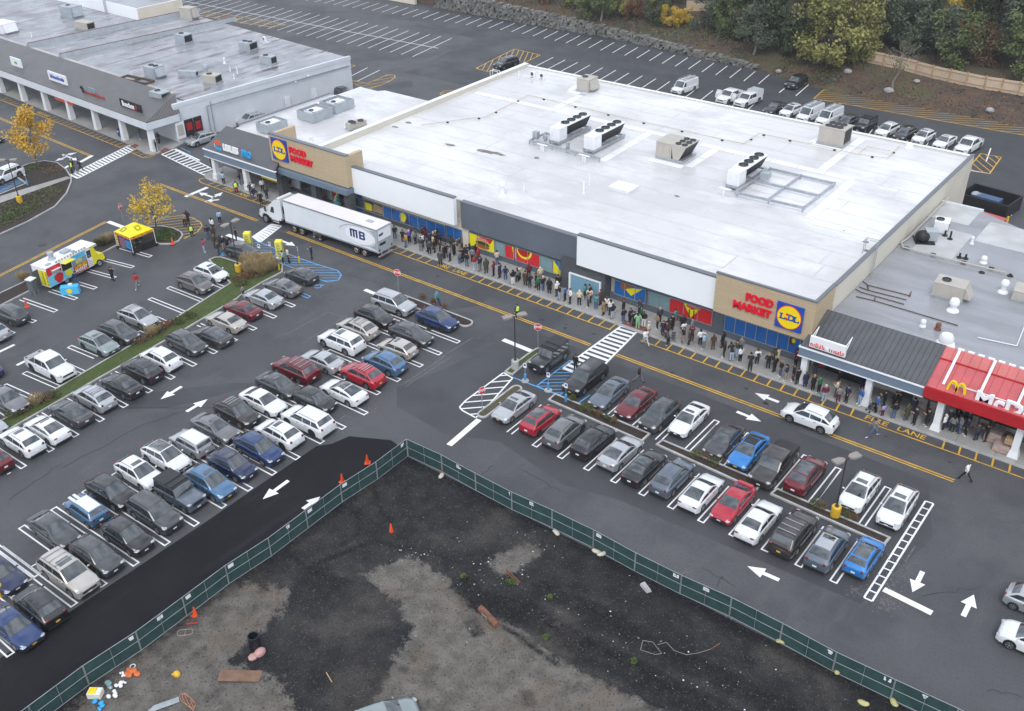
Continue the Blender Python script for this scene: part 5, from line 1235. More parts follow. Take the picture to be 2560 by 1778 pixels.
b.build('side',M['coil'],t)
b=MB();b.box(-2.8,2.8,-2,2,0,.2);b.build('floor',M['dark'],t)
t=thing('container','long blue container lying inside the black enclosure','container',(-23.8,124.2,.2),R(-8))
b=MB();b.box(-1.9,1.5,-.7,.7,0,1.1);b.build('body',mat('container_blue',(.05,.10,.2),.5),t)
b=MB();b.ball((-1.7,0,1.05),(.45,.7,.25),10,6);b.build('lid',M['grey_unit'],t,60)
t=thing('red_skip','low red skip beside the black bin enclosure','skip',T(3,1,1960,400)+(0,),R(-10))
b=MB();b.hexa([(-1.6,-.8,0),(1.6,-.8,0),(1.6,.8,0),(-1.6,.8,0),(-1.9,-1,.8),(1.9,-1,.8),(1.9,1,.8),(-1.9,1,.8)]);b.build('tub',mat('faded_red',(.5,.12,.13),.5),t)
M['scrim']=mat('green_fence_scrim',(0.022,0.060,0.058),0.75,var=.22,scale=1.5,bump=.25,bscale=1.2)
M['foot']=mat('fence_foot',(0.30,0.27,0.24),.6,var=.2,scale=3)
def fence_panel(p,q,label,grp,i,side):
 p=Vector(p);q=Vector(q);d=q-p;n=d.length;h=1.83
 t=thing('screen_fence',label,'fence',(p.x,p.y,0.06),math.atan2(d.y,d.x),grp)
 rr=random.Random(i*7+side*100)
 b=MB()
 sg=rr.uniform(.02,.09)
 def sc(u,v):return(.05+(n-.1)*u,-.05*side+.03*math.sin(u*9+i)*math.sin(v*3.1)+.02*math.sin(u*31+i*3)*v,.10+(h-.14-sg*math.sin(u*6.28+math.pi/2)**2*(u*(1-u))*4)*v)
 b.grid(sc,20,5);b.build('scrim',M['scrim'],t,180)
 b=MB()
 for x in(.03,n-.03):b.tube((x,0,.05),(x,0,h),.024)
 for z in(.1,h/2+.06,h-.02):b.tube((.03,0,z),(n-.03,0,z),.02)
 b.tube((n/2,0,.1),(n/2,0,h),.014);b.build('frame',M['steel'],t)
 b=MB();s=.45
 b.path([(-s*.3,-s,.0),(s*.3,-s,.0),(s*.45,-s*.7,.0),(s*.45,s*.7,0),(s*.3,s,0),(-s*.3,s,0),(-s*.45,s*.7,0),(-s*.45,-s*.7,0)],.024,5,closed=True);b.build('foot',M['foot'],t)
 if rr.random()<.75:
  x=n*rr.choice((.12,.5,.88));b=MB();b.box(x-.22,x+.22,-.045*side,-.045*side+.012,1.32,1.62);b.build('notice',M['trim'],t)
  b=MB();b.box(x-.17,x+.17,-.045*side-.003*side,-.045*side,1.44,1.48);b.build('notice_print',M['dkgrey'],t)
 return t
pr=[(-46.75+.13*math.sin(k*2.1)*min(1,k),45.05-3.62*k)for k in range(0,14)]
for k in range(13):
 fence_panel(pr[k],pr[k+1],('green screened fence panel, first from the corner on the left run' if k==0 else 'green screened fence panel on the left run, panel %d below the fence corner'%(k+1)),'temporary fence panels round the bare earth',k,1)
pr=[(-46.75+3.62*k,45.05+.13*math.sin(k*1.7)*min(1,k))for k in range(0,14)]
for k in range(13):
 fence_panel(pr[k],pr[k+1],('green screened fence panel, first from the corner on the right run' if k==0 else 'green screened fence panel on the right run, panel %d from the fence corner'%(k+1)),'temporary fence panels round the bare earth',k+20,-1)
def cone(x,y,label,z=0.0,tip=0.0,s=1.0):
 t=thing('traffic_cone',label,'traffic cone',(x,y,z),random.random(),'traffic cones')
 t.scale=(s,s,s)
 if tip:t.rotation_euler=(R(tip),0,random.random())
 b=MB();b.box(-.2,.2,-.2,.2,0,.04);b.build('base',M['orange'],t)
 b=MB();b.lathe([(.15,.04),(.035,.72),(.02,.72)],(0,0,0),14);b.build('cone_body',M['orange'],t,60)
for q,lb,z in(((1,2,1215,1590),'orange cone standing on the dark earth near the fence corner',.1),((0,3,1758,745),'orange cone leaning inside the fence by the folded feet',.1),((1,2,1000,960),'orange cone peeking over the left fence below the corner',0),((1,2,775,1130),'orange cone peeking over the left fence by the white arrow',0),((0,1,242,1155),'orange cone at the food truck row left end',0),((0,1,1552,600),'orange cone on the kerb by the yellow autumn tree',.1)):
 cone(*T(*q),lb,z,s=1.15)
def barrel(x,y,label):
 t=thing('traffic_drum',label,'traffic drum',(x,y,0.01),0,'orange drums outside the fence')
 b=MB();b.lathe([(.36,0),(.36,.08),(.28,.1),(.27,.9),(.2,1.0),(.02,1.02)],(0,0,0),16);b.build('drum',M['orange'],t,45)
for q,lb in(((1,2,1765,985),'orange drum outside the right fence run, second from corner'),((2,3,832,60),'orange drum outside the right fence run near the left facing arrow')):
 x,y=T(*q);k=1
 barrel(-47.25 if x<-46.6 else x,45.6 if x>-46.6 else y,lb)
def at(i,j,x,y,dz=0.0):
 p=T(i,j,x,y);return(p[0],p[1],dirt_h(*p)+dz)
t=thing('rusty_pipe','rusty steel pipe section lying on grey gravel','pipe',at(1,3,2090,775,.22),R(-15));b=MB();b.tube((-.95,0,0),(.95,0,0),.24,n=16);b.build('pipe',M['rust'],t,50)
b=MB();b.tube((-.3,-.3,-.1),(-.3,-.3,.2),.03);b.tube((.1,-.28,-.1),(.1,-.28,.22),.03);b.tube((-.3,-.3,.18),(.1,-.28,.18),.03);b.build('handle',M['foot'],t)
t=thing('plywood_sheet','brown plywood sheet lying at the lower left of the earth','plywood',at(0,3,2160,1300,.12),R(38));t.rotation_euler=(R(-4),R(3),R(38));b=MB();b.box(-1.3,1.3,-.45,.45,-.02,.03);b.build('sheet',mat('brown_ply',(.2,.115,.075),.8,var=.25,scale=2),t)
t=thing('black_pipe','black open topped plastic pipe standing in the earth','pipe',at(1,3,5,1060,0));b=MB();b.lathe([(.38,0),(.38,1.25),(.32,1.25),(.32,.2),(.02,.2)],(0,0,0),18);b.build('pipe',mat('black_plastic',(.012,.013,.018),.35),t,40)
t=thing('plastic_sack','white and red torn sack slumped against the black pipe','sack',at(1,3,45,1110,.1));b=MB()
b.ball((0,0,.12),(.32,.42,.3),9,6);b.ball((-.15,-.45,.02),(.3,.35,.18),8,5);b.build('sack',mat('printed_sack',(.72,.7,.72),.5,var=.5,scale=7,col2=(.6,.2,.16)),t)
t=thing('yellow_helmet','round yellow lump like a hard hat on the earth','hard hat',at(0,3,1595,1285,.02));b=MB();b.ball((0,0,.1),(.27,.22,.2),12,7);b.box(-.32,-.1,-.2,.2,.0,.05);b.build('shell',M['yellow'],t,60)
t=thing('timber_batten','thin pale timber batten on the dark earth','timber',at(1,3,660,1312,.05),R(-20));b=MB();b.box(-.45,.45,-.03,.03,0,.05);b.build('batten',M['wood'],t)
t=thing('concrete_lump','squared grey concrete lump near the right fence run','rubble',at(2,3,1200,515,.05),R(-25));b=MB();b.hexa([(-.5,-.2,-.1),(.45,-.22,-.1),(.5,.18,-.1),(-.45,.2,-.1),(-.42,-.15,.18),(.36,-.17,.2),(.4,.12,.16),(-.4,.15,.2)]);b.build('lump',M['kerb'],t)
t=thing('rusty_beam','rusty brown beam half buried beside green weeds','scrap metal',at(2,3,20,440,.08),R(-15));b=MB();b.box(-.9,.6,-.12,.12,-.04,.02);b.box(-.9,.6,-.02,.02,.02,.18);b.build('beam',M['rust'],t)
t=thing('wire_loop','long looped rusty wire with a stick lying on the earth','wire',at(2,3,1450,1080,.04));b=MB();q0=at(2,3,1450,1080,.04)
for pts in([(1170,1010),(1260,1030),(1340,1110),(1280,1120),(1150,1080),(1170,1010)],[(1300,1050),(1380,1035),(1450,1110),(1560,1150),(1680,1120),(1780,1085)]):
 w3=[at(2,3,*p,.04)for p in pts];b.path([tuple(Vector(p)-Vector(q0))for p in w3],.018,4)
b.build('wire',M['foot'],t)
b=MB();a,c=at(2,3,1780,1085,.05),at(2,3,1860,1030,.08);b.bar(tuple(Vector(a)-Vector(q0)),tuple(Vector(c)-Vector(q0)),.05,.04);b.build('stick',M['rust'],t)
t=thing('fence_foot','spare fence foot loop lying flat inside the left fence','fence foot',at(0,3,1668,905,.05),R(45));b=MB();b.path([(-.5,-.15,0),(-.35,-.25,0),(.35,-.25,0),(.5,-.15,0),(.5,.15,0),(.35,.25,0),(-.35,.25,0),(-.5,.15,0)],.025,5,closed=True);b.bar((0,-.25,0),(0,.25,0),.03,.03);b.build('loop',M['foot'],t)
t=thing('red_pipe','short red pipe beside the leaning orange cone','pipe',at(0,3,1728,822,.05),R(45));b=MB();b.tube((-.35,0,0),(.35,0,0),.04);b.build('pipe',M['red'],t)
t=thing('orange_sacks','crumpled orange netting beside a white ring in the junk pile','netting',at(0,3,1190,1275,.05));b=MB();rr=random.Random(4)
for k in range(7):b.ball((rr.uniform(-.4,.4),rr.uniform(-.25,.25),.05),(rr.uniform(.15,.3),rr.uniform(.1,.22),rr.uniform(.06,.14)),7,5)
b.build('netting',mat('orange_net',(.62,.15,.04),.6,var=.3,scale=6),t)
t=thing('white_ring','small white ring at the top of the junk pile','ring',at(0,3,1198,1210,.05));b=MB();b.path([(.17*math.cos(k*.7),.17*math.sin(k*.7),.02)for k in range(9)],.03,5,closed=True);b.build('ring',M['white'],t)
t=thing('jerrycan','yellow and white box like cooler by the fence junk pile','cooler',at(0,3,870,1470,.05),R(35));b=MB();b.box(-.42,.42,-.28,.28,0,.42);b.build('body',mat('cooler_white',(.75,.75,.65),.4),t)
b=MB();b.box(-.36,.1,-.22,.22,.42,.46);b.build('lid_print',M['yellow_sign'],t);b=MB();b.box(.15,.36,-.2,.2,.42,.47);b.build('handle',M['white'],t)
for q,lb,sc,m in(((1070,1400),'white crumpled bags in the fence junk pile',.4,'white'),((1030,1470),'white and blue crumpled bag low in the junk pile',.38,'white'),((980,1370),'pale green crumpled tarp in the junk pile',.5,'film_pale'),((900,1555),'blue crumpled tarp at the bottom of the junk pile',.45,'cyan'),((1105,1285),'white bag beside the orange netting',.22,'white'),((1110,1350),'small white bag above the crumpled bags',.22,'white')):
 t=thing('crumpled_bag',lb,'rubbish bag',at(0,3,*q,.04));b=MB()
 for k in range(5):b.ball((rr.gauss(0,sc*.5),rr.gauss(0,sc*.35),.06),(sc*rr.uniform(.3,.5),sc*rr.uniform(.25,.4),sc*rr.uniform(.15,.35)),7,5)
 b.build('bag',M[m],t)
t=thing('steel_poles','bundle of grey steel poles at the bottom photo edge','poles',at(0,3,1480,1560,.08),R(62));b=MB()
for k in range(7):b.tube((-1.2+.1*k,-.2+.065*k,.02*(k%2)),(.9,-.16+.06*k,.03),.03)
b.build('pole_bundle',M['steel'],t)
t=thing('orange_cable','tangled orange cable loop beside the steel poles','cable',at(0,3,1690,1520,.05));b=MB()
for k in range(3):b.path([(.75*math.cos(q*.6+k)+.1*k,.25*math.sin(q*.6+k*.4),.02+.02*k)for q in range(11)],.018,4)
b.build('cable',mat('cable_tan',(.5,.22,.12),.6),t)
for q,lb,s_ in(((1320,150),'grey white boulder',0),)[:0]:pass
for k,q in enumerate(((2,3,750,178),(2,3,800,205),(1,2,1662,1098),(2,3,400,12),(3,3,118,985),(3,3,625,1250),(3,3,1120,1535),(3,3,840,1560))):
 t=thing('sandbag',('left of two pale sandbags on the right fence run','right of two pale sandbags on the right fence run','pale sandbag at the second right fence foot','crumpled white sandbags under the right fence','yellowed sandbag on a fence foot below the blue car','upright yellowed sandbag against the lower right fence','slumped sandbag at the bottom right fence foot','loose yellowed sandbag lying on the earth at bottom right')[k],'sandbag',at(*q,.02),k*.9);b=MB();b.ball((0,0,.1),(.34,.2,.13),9,6);b.ball((.22,.05,.12),(.16,.17,.1),7,5);b.build('bag',mat('sandbag_%d'%k,((.52,.5,.42)if k<4 else(.5,.46,.22)),.85,var=.2,scale=5),t,70)
t=thing('mailbox','blue street mailbox between white columns on the left pavement','mailbox',(-133.8,76.1,.15),R(-5));b=MB()
b.slab([(-.3,-.3,.3),(.3,-.3,.3),(.3,-.3,1.0)]+[(.3*math.cos(R(q)),-.3,1.0+.3*math.sin(R(q)))for q in range(15,166,15)]+[(-.3,-.3,1.0)],(0,1,0),.6);b.build('body',M['navy'],t,50)
b=MB()
for x in(-.22,.22):
 for y in(-.22,.22):b.box(x-.04,x+.04,y-.04,y+.04,0,.3)
b.build('leg',M['navy'],t);b=MB();b.box(-.2,-.02,-.315,-.3,.75,.95);b.box(.05,.2,-.315,-.3,.75,.95);b.build('label_plate',M['white_letters'],t)
def pallet(x,y,label,w_,d_,h_,m,rz=0):
 t=thing('pallet_load',label,'pallet',(x,y,.15),rz,'wrapped pallets under the red canopy')
 b=MB()
 for k in range(4):b.box(-w_/2,w_/2,-d_/2+k*d_/3.3,-d_/2+k*d_/3.3+.1,.08,.12)
 for k in range(3):b.box(-w_/2+k*(w_-.1)/2,-w_/2+k*(w_-.1)/2+.1,-d_/2,d_/2,0,.08)
 b.build('pallet',M['wood'],t)
 b=MB();b.box(-w_/2+.02,w_/2-.02,-d_/2+.02,d_/2-.02,.12,h_);b.build('wrapped_goods',m,t)
wrap=mat('shrink_wrap',(.36,.32,.30),.2,var=.25,scale=3,bump=.3,bscale=6);wrap2=mat('brown_shrink_wrap',(.40,.30,.27),.25,var=.25,scale=3)
for k,(q,w_,d_,h_,m)in enumerate(((Z('F',1830,1300),1.3,1.4,1.0,wrap2),(Z('F',1960,1440),1.3,1.5,.75,wrap2),(Z('F',800,790),1.3,1.1,1.15,wrap),(Z('F',1290,900),1.2,1.1,1.2,wrap),(Z('F',1040,830),.9,1.1,1.1,wrap),(Z('F',1560,960),1.3,1.1,1.1,wrap))):
 pallet(q[0],min(q[1]+.3,76.9),('wrapped brown pallet load between white columns, back one of two','low wrapped pallet load nearest the kerb by the column','tall grey wrapped pallet left of the red canopy column','grey wrapped pallet behind the man in white hoodie','narrow wrapped pallet behind the white column','dark wrapped pallet in the shade behind the queue')[k],w_,d_,h_,m)
x,y=Z('F',2080,1330,1.0);t=thing('cardboard_box','brown cardboard box on top of a wrapped pallet','box',(x,y,.9+.25));b=MB();b.box(-.35,.35,-.3,.3,0,.5);b.build('carton',M['cardboard'],t)
for k,q in enumerate((Z('E',1500,960),Z('E',1870,1130))):
 t=thing('display_stand',('red and black kiosk stand under the smoothie canopy','dark goods rack with bottles under the smoothie canopy')[k],'display',(q[0],q[1]+.4,.15));b=MB();b.box(-1.15,1.15,-.4,.4,0,.95 if k else.5);b.build('body',M['coil'],t);b=MB()
 if k:
  for i in range(10):b.box(-1.0+.2*i,-.88+.2*i,-.3,.2,.95,1.2)
  b.build('goods',M['tan_unit'],t)
 else:b.box(-.95,.95,-.42,-.4,.1,.45);b.build('print',M['red'],t)
TR=thing('semi_truck','white semi truck with long box trailer stopped along the store','truck',(-83.95,70.15,0),R(1.8));TR.scale=(1.03,1,1)
def wheel_truck(x,y,r=.5,w_=.3,root=TR,side=1,rim='chrome'):
 b=MB();b.tube((0,-w_/2,0),(0,w_/2,0),r,n=20);o=b.build('wheel',M['black'],root,40,(x,y,r))
 b=MB();s=-side
 k=len(b.v);b.lathe([(r*.62,0),(r*.55,.03),(r*.3,-.03),(.02,.02)],(0,0,0),16);me=b.mesh('rim',M[rim],50);q=link('rim',me,o,(0,-side*(w_/2+.005),0));q.rotation_euler=(R(90 if side>0 else-90),0,0)
 return o
tx0,tx1=-4.55,9.9
b=MB();b.box(tx0,tx1,-1.25,1.25,1.12,3.86);tr=b.build('trailer_body',mat('trailer_white',(.72,.76,.80),.35,var=.05,scale=.5),TR)
b=MB();b.box(tx0+.03,tx1-.03,-1.22,1.22,3.86,3.9);b.build('trailer_roof',mat('trailer_roof',(.72,.69,.70),.5,var=.06,scale=.5),tr)
b=MB()
for s in(-1,1):b.box(tx0,tx1,s*1.26-.02,s*1.26+.02,3.74,3.92);b.box(tx0,tx1,s*1.265-.02,s*1.265+.02,1.06,1.24)
b.build('side_rail',M['steel'],tr)
b=MB();b.box(tx1,tx1+.05,-1.25,-1.05,1.0,3.9);b.box(tx1,tx1+.05,1.05,1.25,1.0,3.9);b.box(tx1,tx1+.05,-1.05,1.05,3.7,3.9);b.box(tx1,tx1+.05,-1.05,1.05,1.0,1.15);b.build('rear_frame',M['grey_unit'],tr)
b=MB();b.box(tx1+.005,tx1+.03,-1.05,1.05,2.45,3.7);b.build('rear_door',M['trim'],tr)
b=MB();b.box(tx1+.005,tx1+.04,-1.05,1.05,1.15,2.42);lg=b.build('lift_gate',M['grey_unit'],tr)
b=MB();b.box(tx1+.04,tx1+.05,-.9,.1,1.8,2.1);b.build('slot',M['coil'],lg)
b=MB();b.box(tx1-.1,tx1+.12,-1.15,1.15,.5,.6)
for y in(-.6,.6):b.box(tx1-.1,tx1,y-.05,y+.05,.6,1.1)
b.build('rear_bumper',M['steel'],tr)
b=MB()
for k in range(8):b.box(tx1+.12,tx1+.13,-1.15+.29*k,-1.02+.29*k,.51,.59)
b.build('reflector',M['red'],tr)
for y in(-1.0,1.0):b=MB();b.box(tx1+.05,tx1+.08,y-.1,y+.1,1.2,1.45);b.build('tail_light',M['tail'],tr)
b=MB();b.slab([(7.3,-.15,3.905),(8.3,-.15,3.905),(8.3,.45,3.905),(7.3,.45,3.905)],(0,0,1),.01);b.build('roof_patch',M['grey_unit'],tr)
b=MB();b.slab([(tx1-.02-.0,-1.254,3.7),(tx1-.02,-1.254,1.3)]+[(8.6+1.1*math.cos(R(q)),-1.254,2.55+.98*math.sin(R(q)))for q in range(-90,91,15)],(0,-1,0),.004);b.build('emblem_sweep',M['grey_unit'],tr)
b=MB();b.slab([(7.35+2.15*math.cos(R(q)),-1.26,2.55+1.0*math.sin(R(q)))for q in range(0,360,12)],(0,-1,0),.004);b.build('emblem_oval',M['white_letters'],tr)
b=MB()
for q in range(20,170,10):p,r_=[(7.1+2.75*math.cos(R(a)),-1.268,2.5+1.12*math.sin(R(a)))for a in(q,q+10)];b.bar(p,r_,.01,.07)
for q in range(270,340,10):p,r_=[(7.3+2.3*math.cos(R(a)),-1.268,2.5+1.08*math.sin(R(a)))for a in(q,q+10)];b.bar(p,r_,.01,.06)
b.build('emblem_arc',M['grey_unit'],tr)
b=MB()
def block_letters(b,x,z,s):
 for k in range(3):b.box(x+k*.42*s,x+(k*.42+.26)*s,-1.275,-1.265,z,z+.95*s)
 b.box(x,x+1.1*s,-1.275,-1.265,z+.78*s,z+.98*s)
 x+=1.32*s
 b.box(x,x+.26*s,-1.275,-1.265,z,z+.98*s)
 for q in((0,.2),(.4,.58),(.78,.98)):b.box(x+.26*s,x+.72*s,-1.275,-1.265,z+q[0]*s,z+q[1]*s)
 b.box(x+.6*s,x+.85*s,-1.275,-1.265,z+.06*s,z+.46*s);b.box(x+.6*s,x+.85*s,-1.275,-1.265,z+.52*s,z+.92*s)
block_letters(b,5.95,2.12,1.02);b.build('emblem_letters',M['navy'],tr)
b=MB();b.slab([(tx1+.031,-.9,2.95),(tx1+.031,-.3,2.95),(tx1+.031,-.1,3.25),(tx1+.031,-.9,3.2)],(1,0,0),.003);b.build('door_print',M['navy'],tr)
b=MB();b.box(tx0+.4,tx1-.3,-.5,.5,.85,1.1);b.box(-3.7,-1.2,-.45,.45,.6,.95);b.box(5.8,9.0,-.5,.5,.55,.9);b.build('chassis',M['dark'],TR)
for s in(-.8,.8):b=MB();b.box(-.5,-.35,s-.06,s+.06,.15,1.1);b.box(-.6,-.25,s-.15,s+.15,.08,.15);b.build('landing_leg',M['steel'],tr)
b=MB();b.tube((.2,-1.15,.72),(1.3,-1.15,.72),.26,n=14);b.build('spare_wheel_rack',M['dark'],TR);wheel_truck(.9,-1.05,.42,.25,TR,1)
for x in(-3.2,-1.95,6.6,7.85):
 for s in(1,-1):wheel_truck(x,-s*1.02,.5,.5,TR,s)
for s in(1,-1):wheel_truck(-8.1,-s*1.05,.52,.32,TR,s,'alloy')
cw=M['cab_white']=mat('cab_white',(.74,.77,.80),.25,coat=.8)
b=MB()
prof=[(-9.35,.55),(-9.45,.95),(-9.3,1.35),(-8.95,1.62),(-7.75,1.82),(-7.2,2.55),(-6.95,2.75),(-6.2,3.45),(-5.45,3.62),(-5.4,.95),(-7.3,.95),(-7.42,1.12),(-7.75,1.25),(-8.15,1.28),(-8.5,1.15),(-8.72,.85),(-8.75,.55)]
yw=lambda x:1.18 if x>-8.4 else 1.18-(-8.4-x)*.28
n_=len(prof)
for s in(-1,1):
 k=len(b.v)
 for x,z in prof:b.v.append((x,s*yw(x)*(1 if z<3 else.93),z))
 b.f.append(tuple(range(k,k+n_))if s>0 else tuple(reversed(range(k,k+n_))));b.m.append(0)
for i in range(n_):
 j=(i+1)%n_;b.f.append((i,j,n_+j,n_+i));b.m.append(0)
cabo=b.build('cab',cw,TR,35)
b=MB();b.slab([(-7.72,-1.0,1.92),(-7.72,1.0,1.92),(-7.26,.95,2.5),(-7.26,-.95,2.5)],(-1,0,.7),.03);b.build('windscreen',M['glass'],cabo)
for s in(-1,1):
 b=MB();b.slab([(-7.1,s*1.185,1.75),(-6.45,s*1.185,1.7),(-6.45,s*1.15,2.45),(-6.85,s*1.15,2.45)],(0,s,0),.012);b.build('side_window',M['glass'],cabo)
 b=MB();b.box(-7.75,-7.6,s*1.42-.08,s*1.42+.08,1.75,2.35);b.bar((-7.6,s*1.2,1.8),(-7.66,s*1.42,1.85),.04,.04);b.build('mirror',M['dark'],cabo)
 b=MB();b.ball((-9.2,s*.82,1.15),(.18,.2,.17),10,6);b.build('headlight',M['lamp'],cabo,60)
 b=MB();b.tube((-7.0,s*1.0,.72),(-5.7,s*1.0,.72),.27,n=14);b.build('fuel_tank',M['chrome'],TR,40)
 b=MB();b.box(-5.45,-5.1,s*1.17-.03,s*1.17+.03,1.3,3.6);b.build('side_fairing',cw,cabo)
b=MB();b.box(-9.5,-9.38,-.55,.55,.75,1.3);b.build('grille',M['chrome'],cabo)
b=MB();b.box(-9.62,-9.4,-1.05,1.05,.4,.68);b.build('front_bumper',M['chrome'],cabo)
b=MB();b.box(-5.42,-5.36,-.7,.7,1.7,2.6);b.build('rear_window',M['coil'],cabo)
b=MB();b.bar((-5.6,-1.05,3.68),(-5.6,1.05,3.68),.4,.16);b.build('roof_deflector',cw,cabo)
b=MB();b.box(-5.4,-.8,-.45,.45,.75,.98);b.build('tractor_frame',M['dark'],TR)
FT=thing('food_truck','yellow white and blue food truck with serving hatch open','food truck',(-98.85,46.6,0),R(100))
hx0,hx1=-3.6,2.35
b=MB();b.box(hx0,hx1,-1.12,1.12,.5,2.72);fb=b.build('body',mat('truck_white',(.80,.82,.84),.3,coat=.4),FT)
b=MB();b.box(hx0-.03,hx1+.9,-1.15,1.15,2.72,2.78);b.build('roof',M['white'],FT)
fy=M['film_yellow']
b=MB();b.hexa([(hx1,-1.12,.55),(4.1,-1.0,.55),(4.1,1.0,.55),(hx1,1.12,.55),(hx1,-1.12,1.55),(3.95,-.95,1.3),(3.95,.95,1.3),(hx1,1.12,1.55)])
b.hexa([(hx1,-1.12,1.5),(3.2,-1.08,1.45),(3.2,1.08,1.45),(hx1,1.12,1.5),(hx1,-1.12,2.72),(2.75,-1.08,2.72),(2.75,1.08,2.72),(hx1,1.12,2.72)]);cab2=b.build('cab',fy,FT,30)
b=MB();b.slab([(3.2,-.98,1.52),(3.2,.98,1.52),(2.83,.95,2.5),(2.83,-.95,2.5)],(1,0,.4),.02);b.build('windscreen',M['glass'],cab2)
ST=[]
def side_poly(name,pts,m,y=-1.125,root=None):b=MB();b.slab([(x,y,z)for x,z in pts],(0,-1,0),.006);return b.build(name,m if not isinstance(m,str)else M[m],root or fb)
sky_b=mat('sky_blue_print',(.18,.56,.75),.35)
side_poly('print_panel',[(hx0,.52),(-.35,.52),(-.35,1.75),(hx0,1.75)],sky_b);side_poly('print_panel',[(hx0,1.75),(-1.75,1.75),(-1.75,2.68),(hx0,2.68)],'film_red')
side_poly('print_panel',[(-.3,.55),(1.65,.55),(1.65,1.5),(-.3,1.5)],'redfascia');side_poly('print_panel',[(-.3,1.5),(1.65,1.5),(1.65,2.1),(-.3,2.1)],'film_pale');side_poly('print_panel',[(-.3,2.1),(1.65,2.1),(1.65,2.68),(-.3,2.68)],sky_b)
b=MB();letters(b,'SUPER-EST',.5,(.68,-1.136,1.24),(1,0,0),(0,0,1),.004,.012,sx=.72);b.build('lettering',M['yellow_sign'],fb)
b=MB();letters(b,'MARKET',.56,(.68,-1.136,.84),(1,0,0),(0,0,1),.004,.014,sx=.76);b.build('lettering',M['white_letters'],fb)
b=MB();letters(b,'BITE',.55,(.6,-1.136,1.8),(1,0,0),(0,0,1),.004,.012,sx=.8);b.build('lettering',M['yellow_sign'],fb)
b=MB();letters(b,'TAKE A',.48,(.7,-1.136,2.4),(1,0,0),(0,0,1),.004,.012,sx=.8);b.build('lettering',M['cyan'],fb)
side_poly('strawberry_print',[(-2.25+.62*math.cos(R(q))*(1 if math.sin(R(q))>0 else.8),1.12+.58*math.sin(R(q)))for q in range(0,360,20)],'film_red',-1.132)
side_poly('leaf_print',[(-3.0,1.35),(-2.7,1.6),(-2.55,1.4)],'leafgreen',-1.133);side_poly('banana_print',[(-.95+.45*math.cos(R(q)),1.15+.42*math.sin(R(q)))for q in range(0,360,24)],fy,-1.133)
b=MB();b.box(-1.65,-.38,-1.14,-1.12,1.55,2.45);b.build('serving_hatch',M['coil'],fb)
b=MB();b.slab([(-1.7,-1.14,2.5),(-.3,-1.14,2.5),(-.3,-1.95,2.62),(-1.7,-1.95,2.62)],(0,0,1),.04);b.build('hatch_awning',fy,fb)
b=MB();b.box(-3.0,-2.0,-1.14,-1.12,1.75,2.2);b.build('serving_hatch',M['tan_unit'],fb);b=MB();b.slab([(-3.05,-1.14,2.25),(-1.95,-1.14,2.25),(-1.95,-1.5,2.3),(-3.05,-1.5,2.3)],(0,0,1),.03);b.build('hatch_awning',M['white'],fb)
b=MB();b.box(1.75,2.3,-1.14,-1.12,1.6,2.45);b.build('side_window',M['glass'],fb)
b=MB()
for k in range(14):b.box(1.72+.14*(k%4),1.8+.14*(k%4),-1.135,-1.12,.65+.22*(k//4),.72+.22*(k//4))
b.build('door_print',M['dkgrey'],fb)
b=MB();b.box(hx0-.02,hx0,-1.1,.1,.6,2.4);b.build('rear_print',M['film_yellow'],fb);b=MB();b.box(hx0-.75,hx0,.2,.28,.6,2.4);b.build('rear_door',M['dkgrey'],fb)
b=MB()
for k in range(10):
 for q in range(2):b.ball((hx0-.03,-1.0+.55*q,.75+.17*k),(.02,.16,.05),6,4)
b.build('rear_pattern',M['dkgrey'],fb)
b=MB();b.lathe([(.45,0),(.38,.12),(.28,.2),(.28,.55),(.36,.62),(.36,.85),(.02,.9)],(-1.7,.1,2.78),14);b.build('roof_fan',M['grey_unit'],FT,40)
b=MB();b.box(-.3,.7,-.2,.6,2.78,3.0);b.box(-3.1,-2.5,-.8,-.4,2.78,2.86);b.box(.4,.75,-.75,-.45,2.78,2.98);b.build('roof_box',M['grey_unit'],FT)
b=MB()
for k in range(11):b.box(-2.2+.38*k,-1.95+.38*k,-1.1,-1.05,2.78,3.0)
b.build('roof_letters',M['tan_unit'],FT)
for x in(-1.5,3.1):
 for s in(1,-1):wheel_truck(x,-s*.98,.42,.3,FT,s,'alloy')
b=MB();b.box(hx0+.2,3.6,-.8,.8,.3,.52);b.build('chassis',M['dark'],FT)
b=MB();b.box(4.05,4.25,-1.0,1.0,.4,.62);b.build('front_bumper',M['dark'],FT)
for s in(-.75,.75):b=MB();b.ball((4.05,s,.9),(.1,.15,.15),10,6);b.build('headlight',M['lamp'],cab2,60)
t=thing('smoker_stand','grey upright smoker cabinet with white lid behind the food truck','smoker',Z('M',250,1420)+(0,),R(20));b=MB();b.box(-.35,.35,-.35,.35,.5,1.75);b.build('cabinet',M['grey_base'],t);b=MB();b.box(-.42,.42,-.42,.42,1.75,1.85);b.build('lid',M['white'],t);b=MB()
for x in(-.3,.3):
 for y in(-.3,.3):b.box(x-.03,x+.03,y-.03,y+.03,0,.5)
b.build('leg',M['steel'],t)
t=thing('promo_table','table with bright blue cloth beside the food truck wheel','table',(-95.25,44.35,0),R(50));b=MB()
b.hexa([(-.95,-.42,.0),(.95,-.42,.0),(.95,.42,.0),(-.95,.42,.0),(-.9,-.38,.86),(.9,-.38,.86),(.9,.38,.86),(-.9,.38,.86)]);b.build('tablecloth',mat('cloth_blue',(.07,.45,.78),.7),t,30)
b=MB();b.slab([(.3*math.cos(k*.52),-.42,.45+.26*math.sin(k*.52))for k in range(12)],(0,-1,0),.02);b.build('emblem',M['yellow_sign'],t)
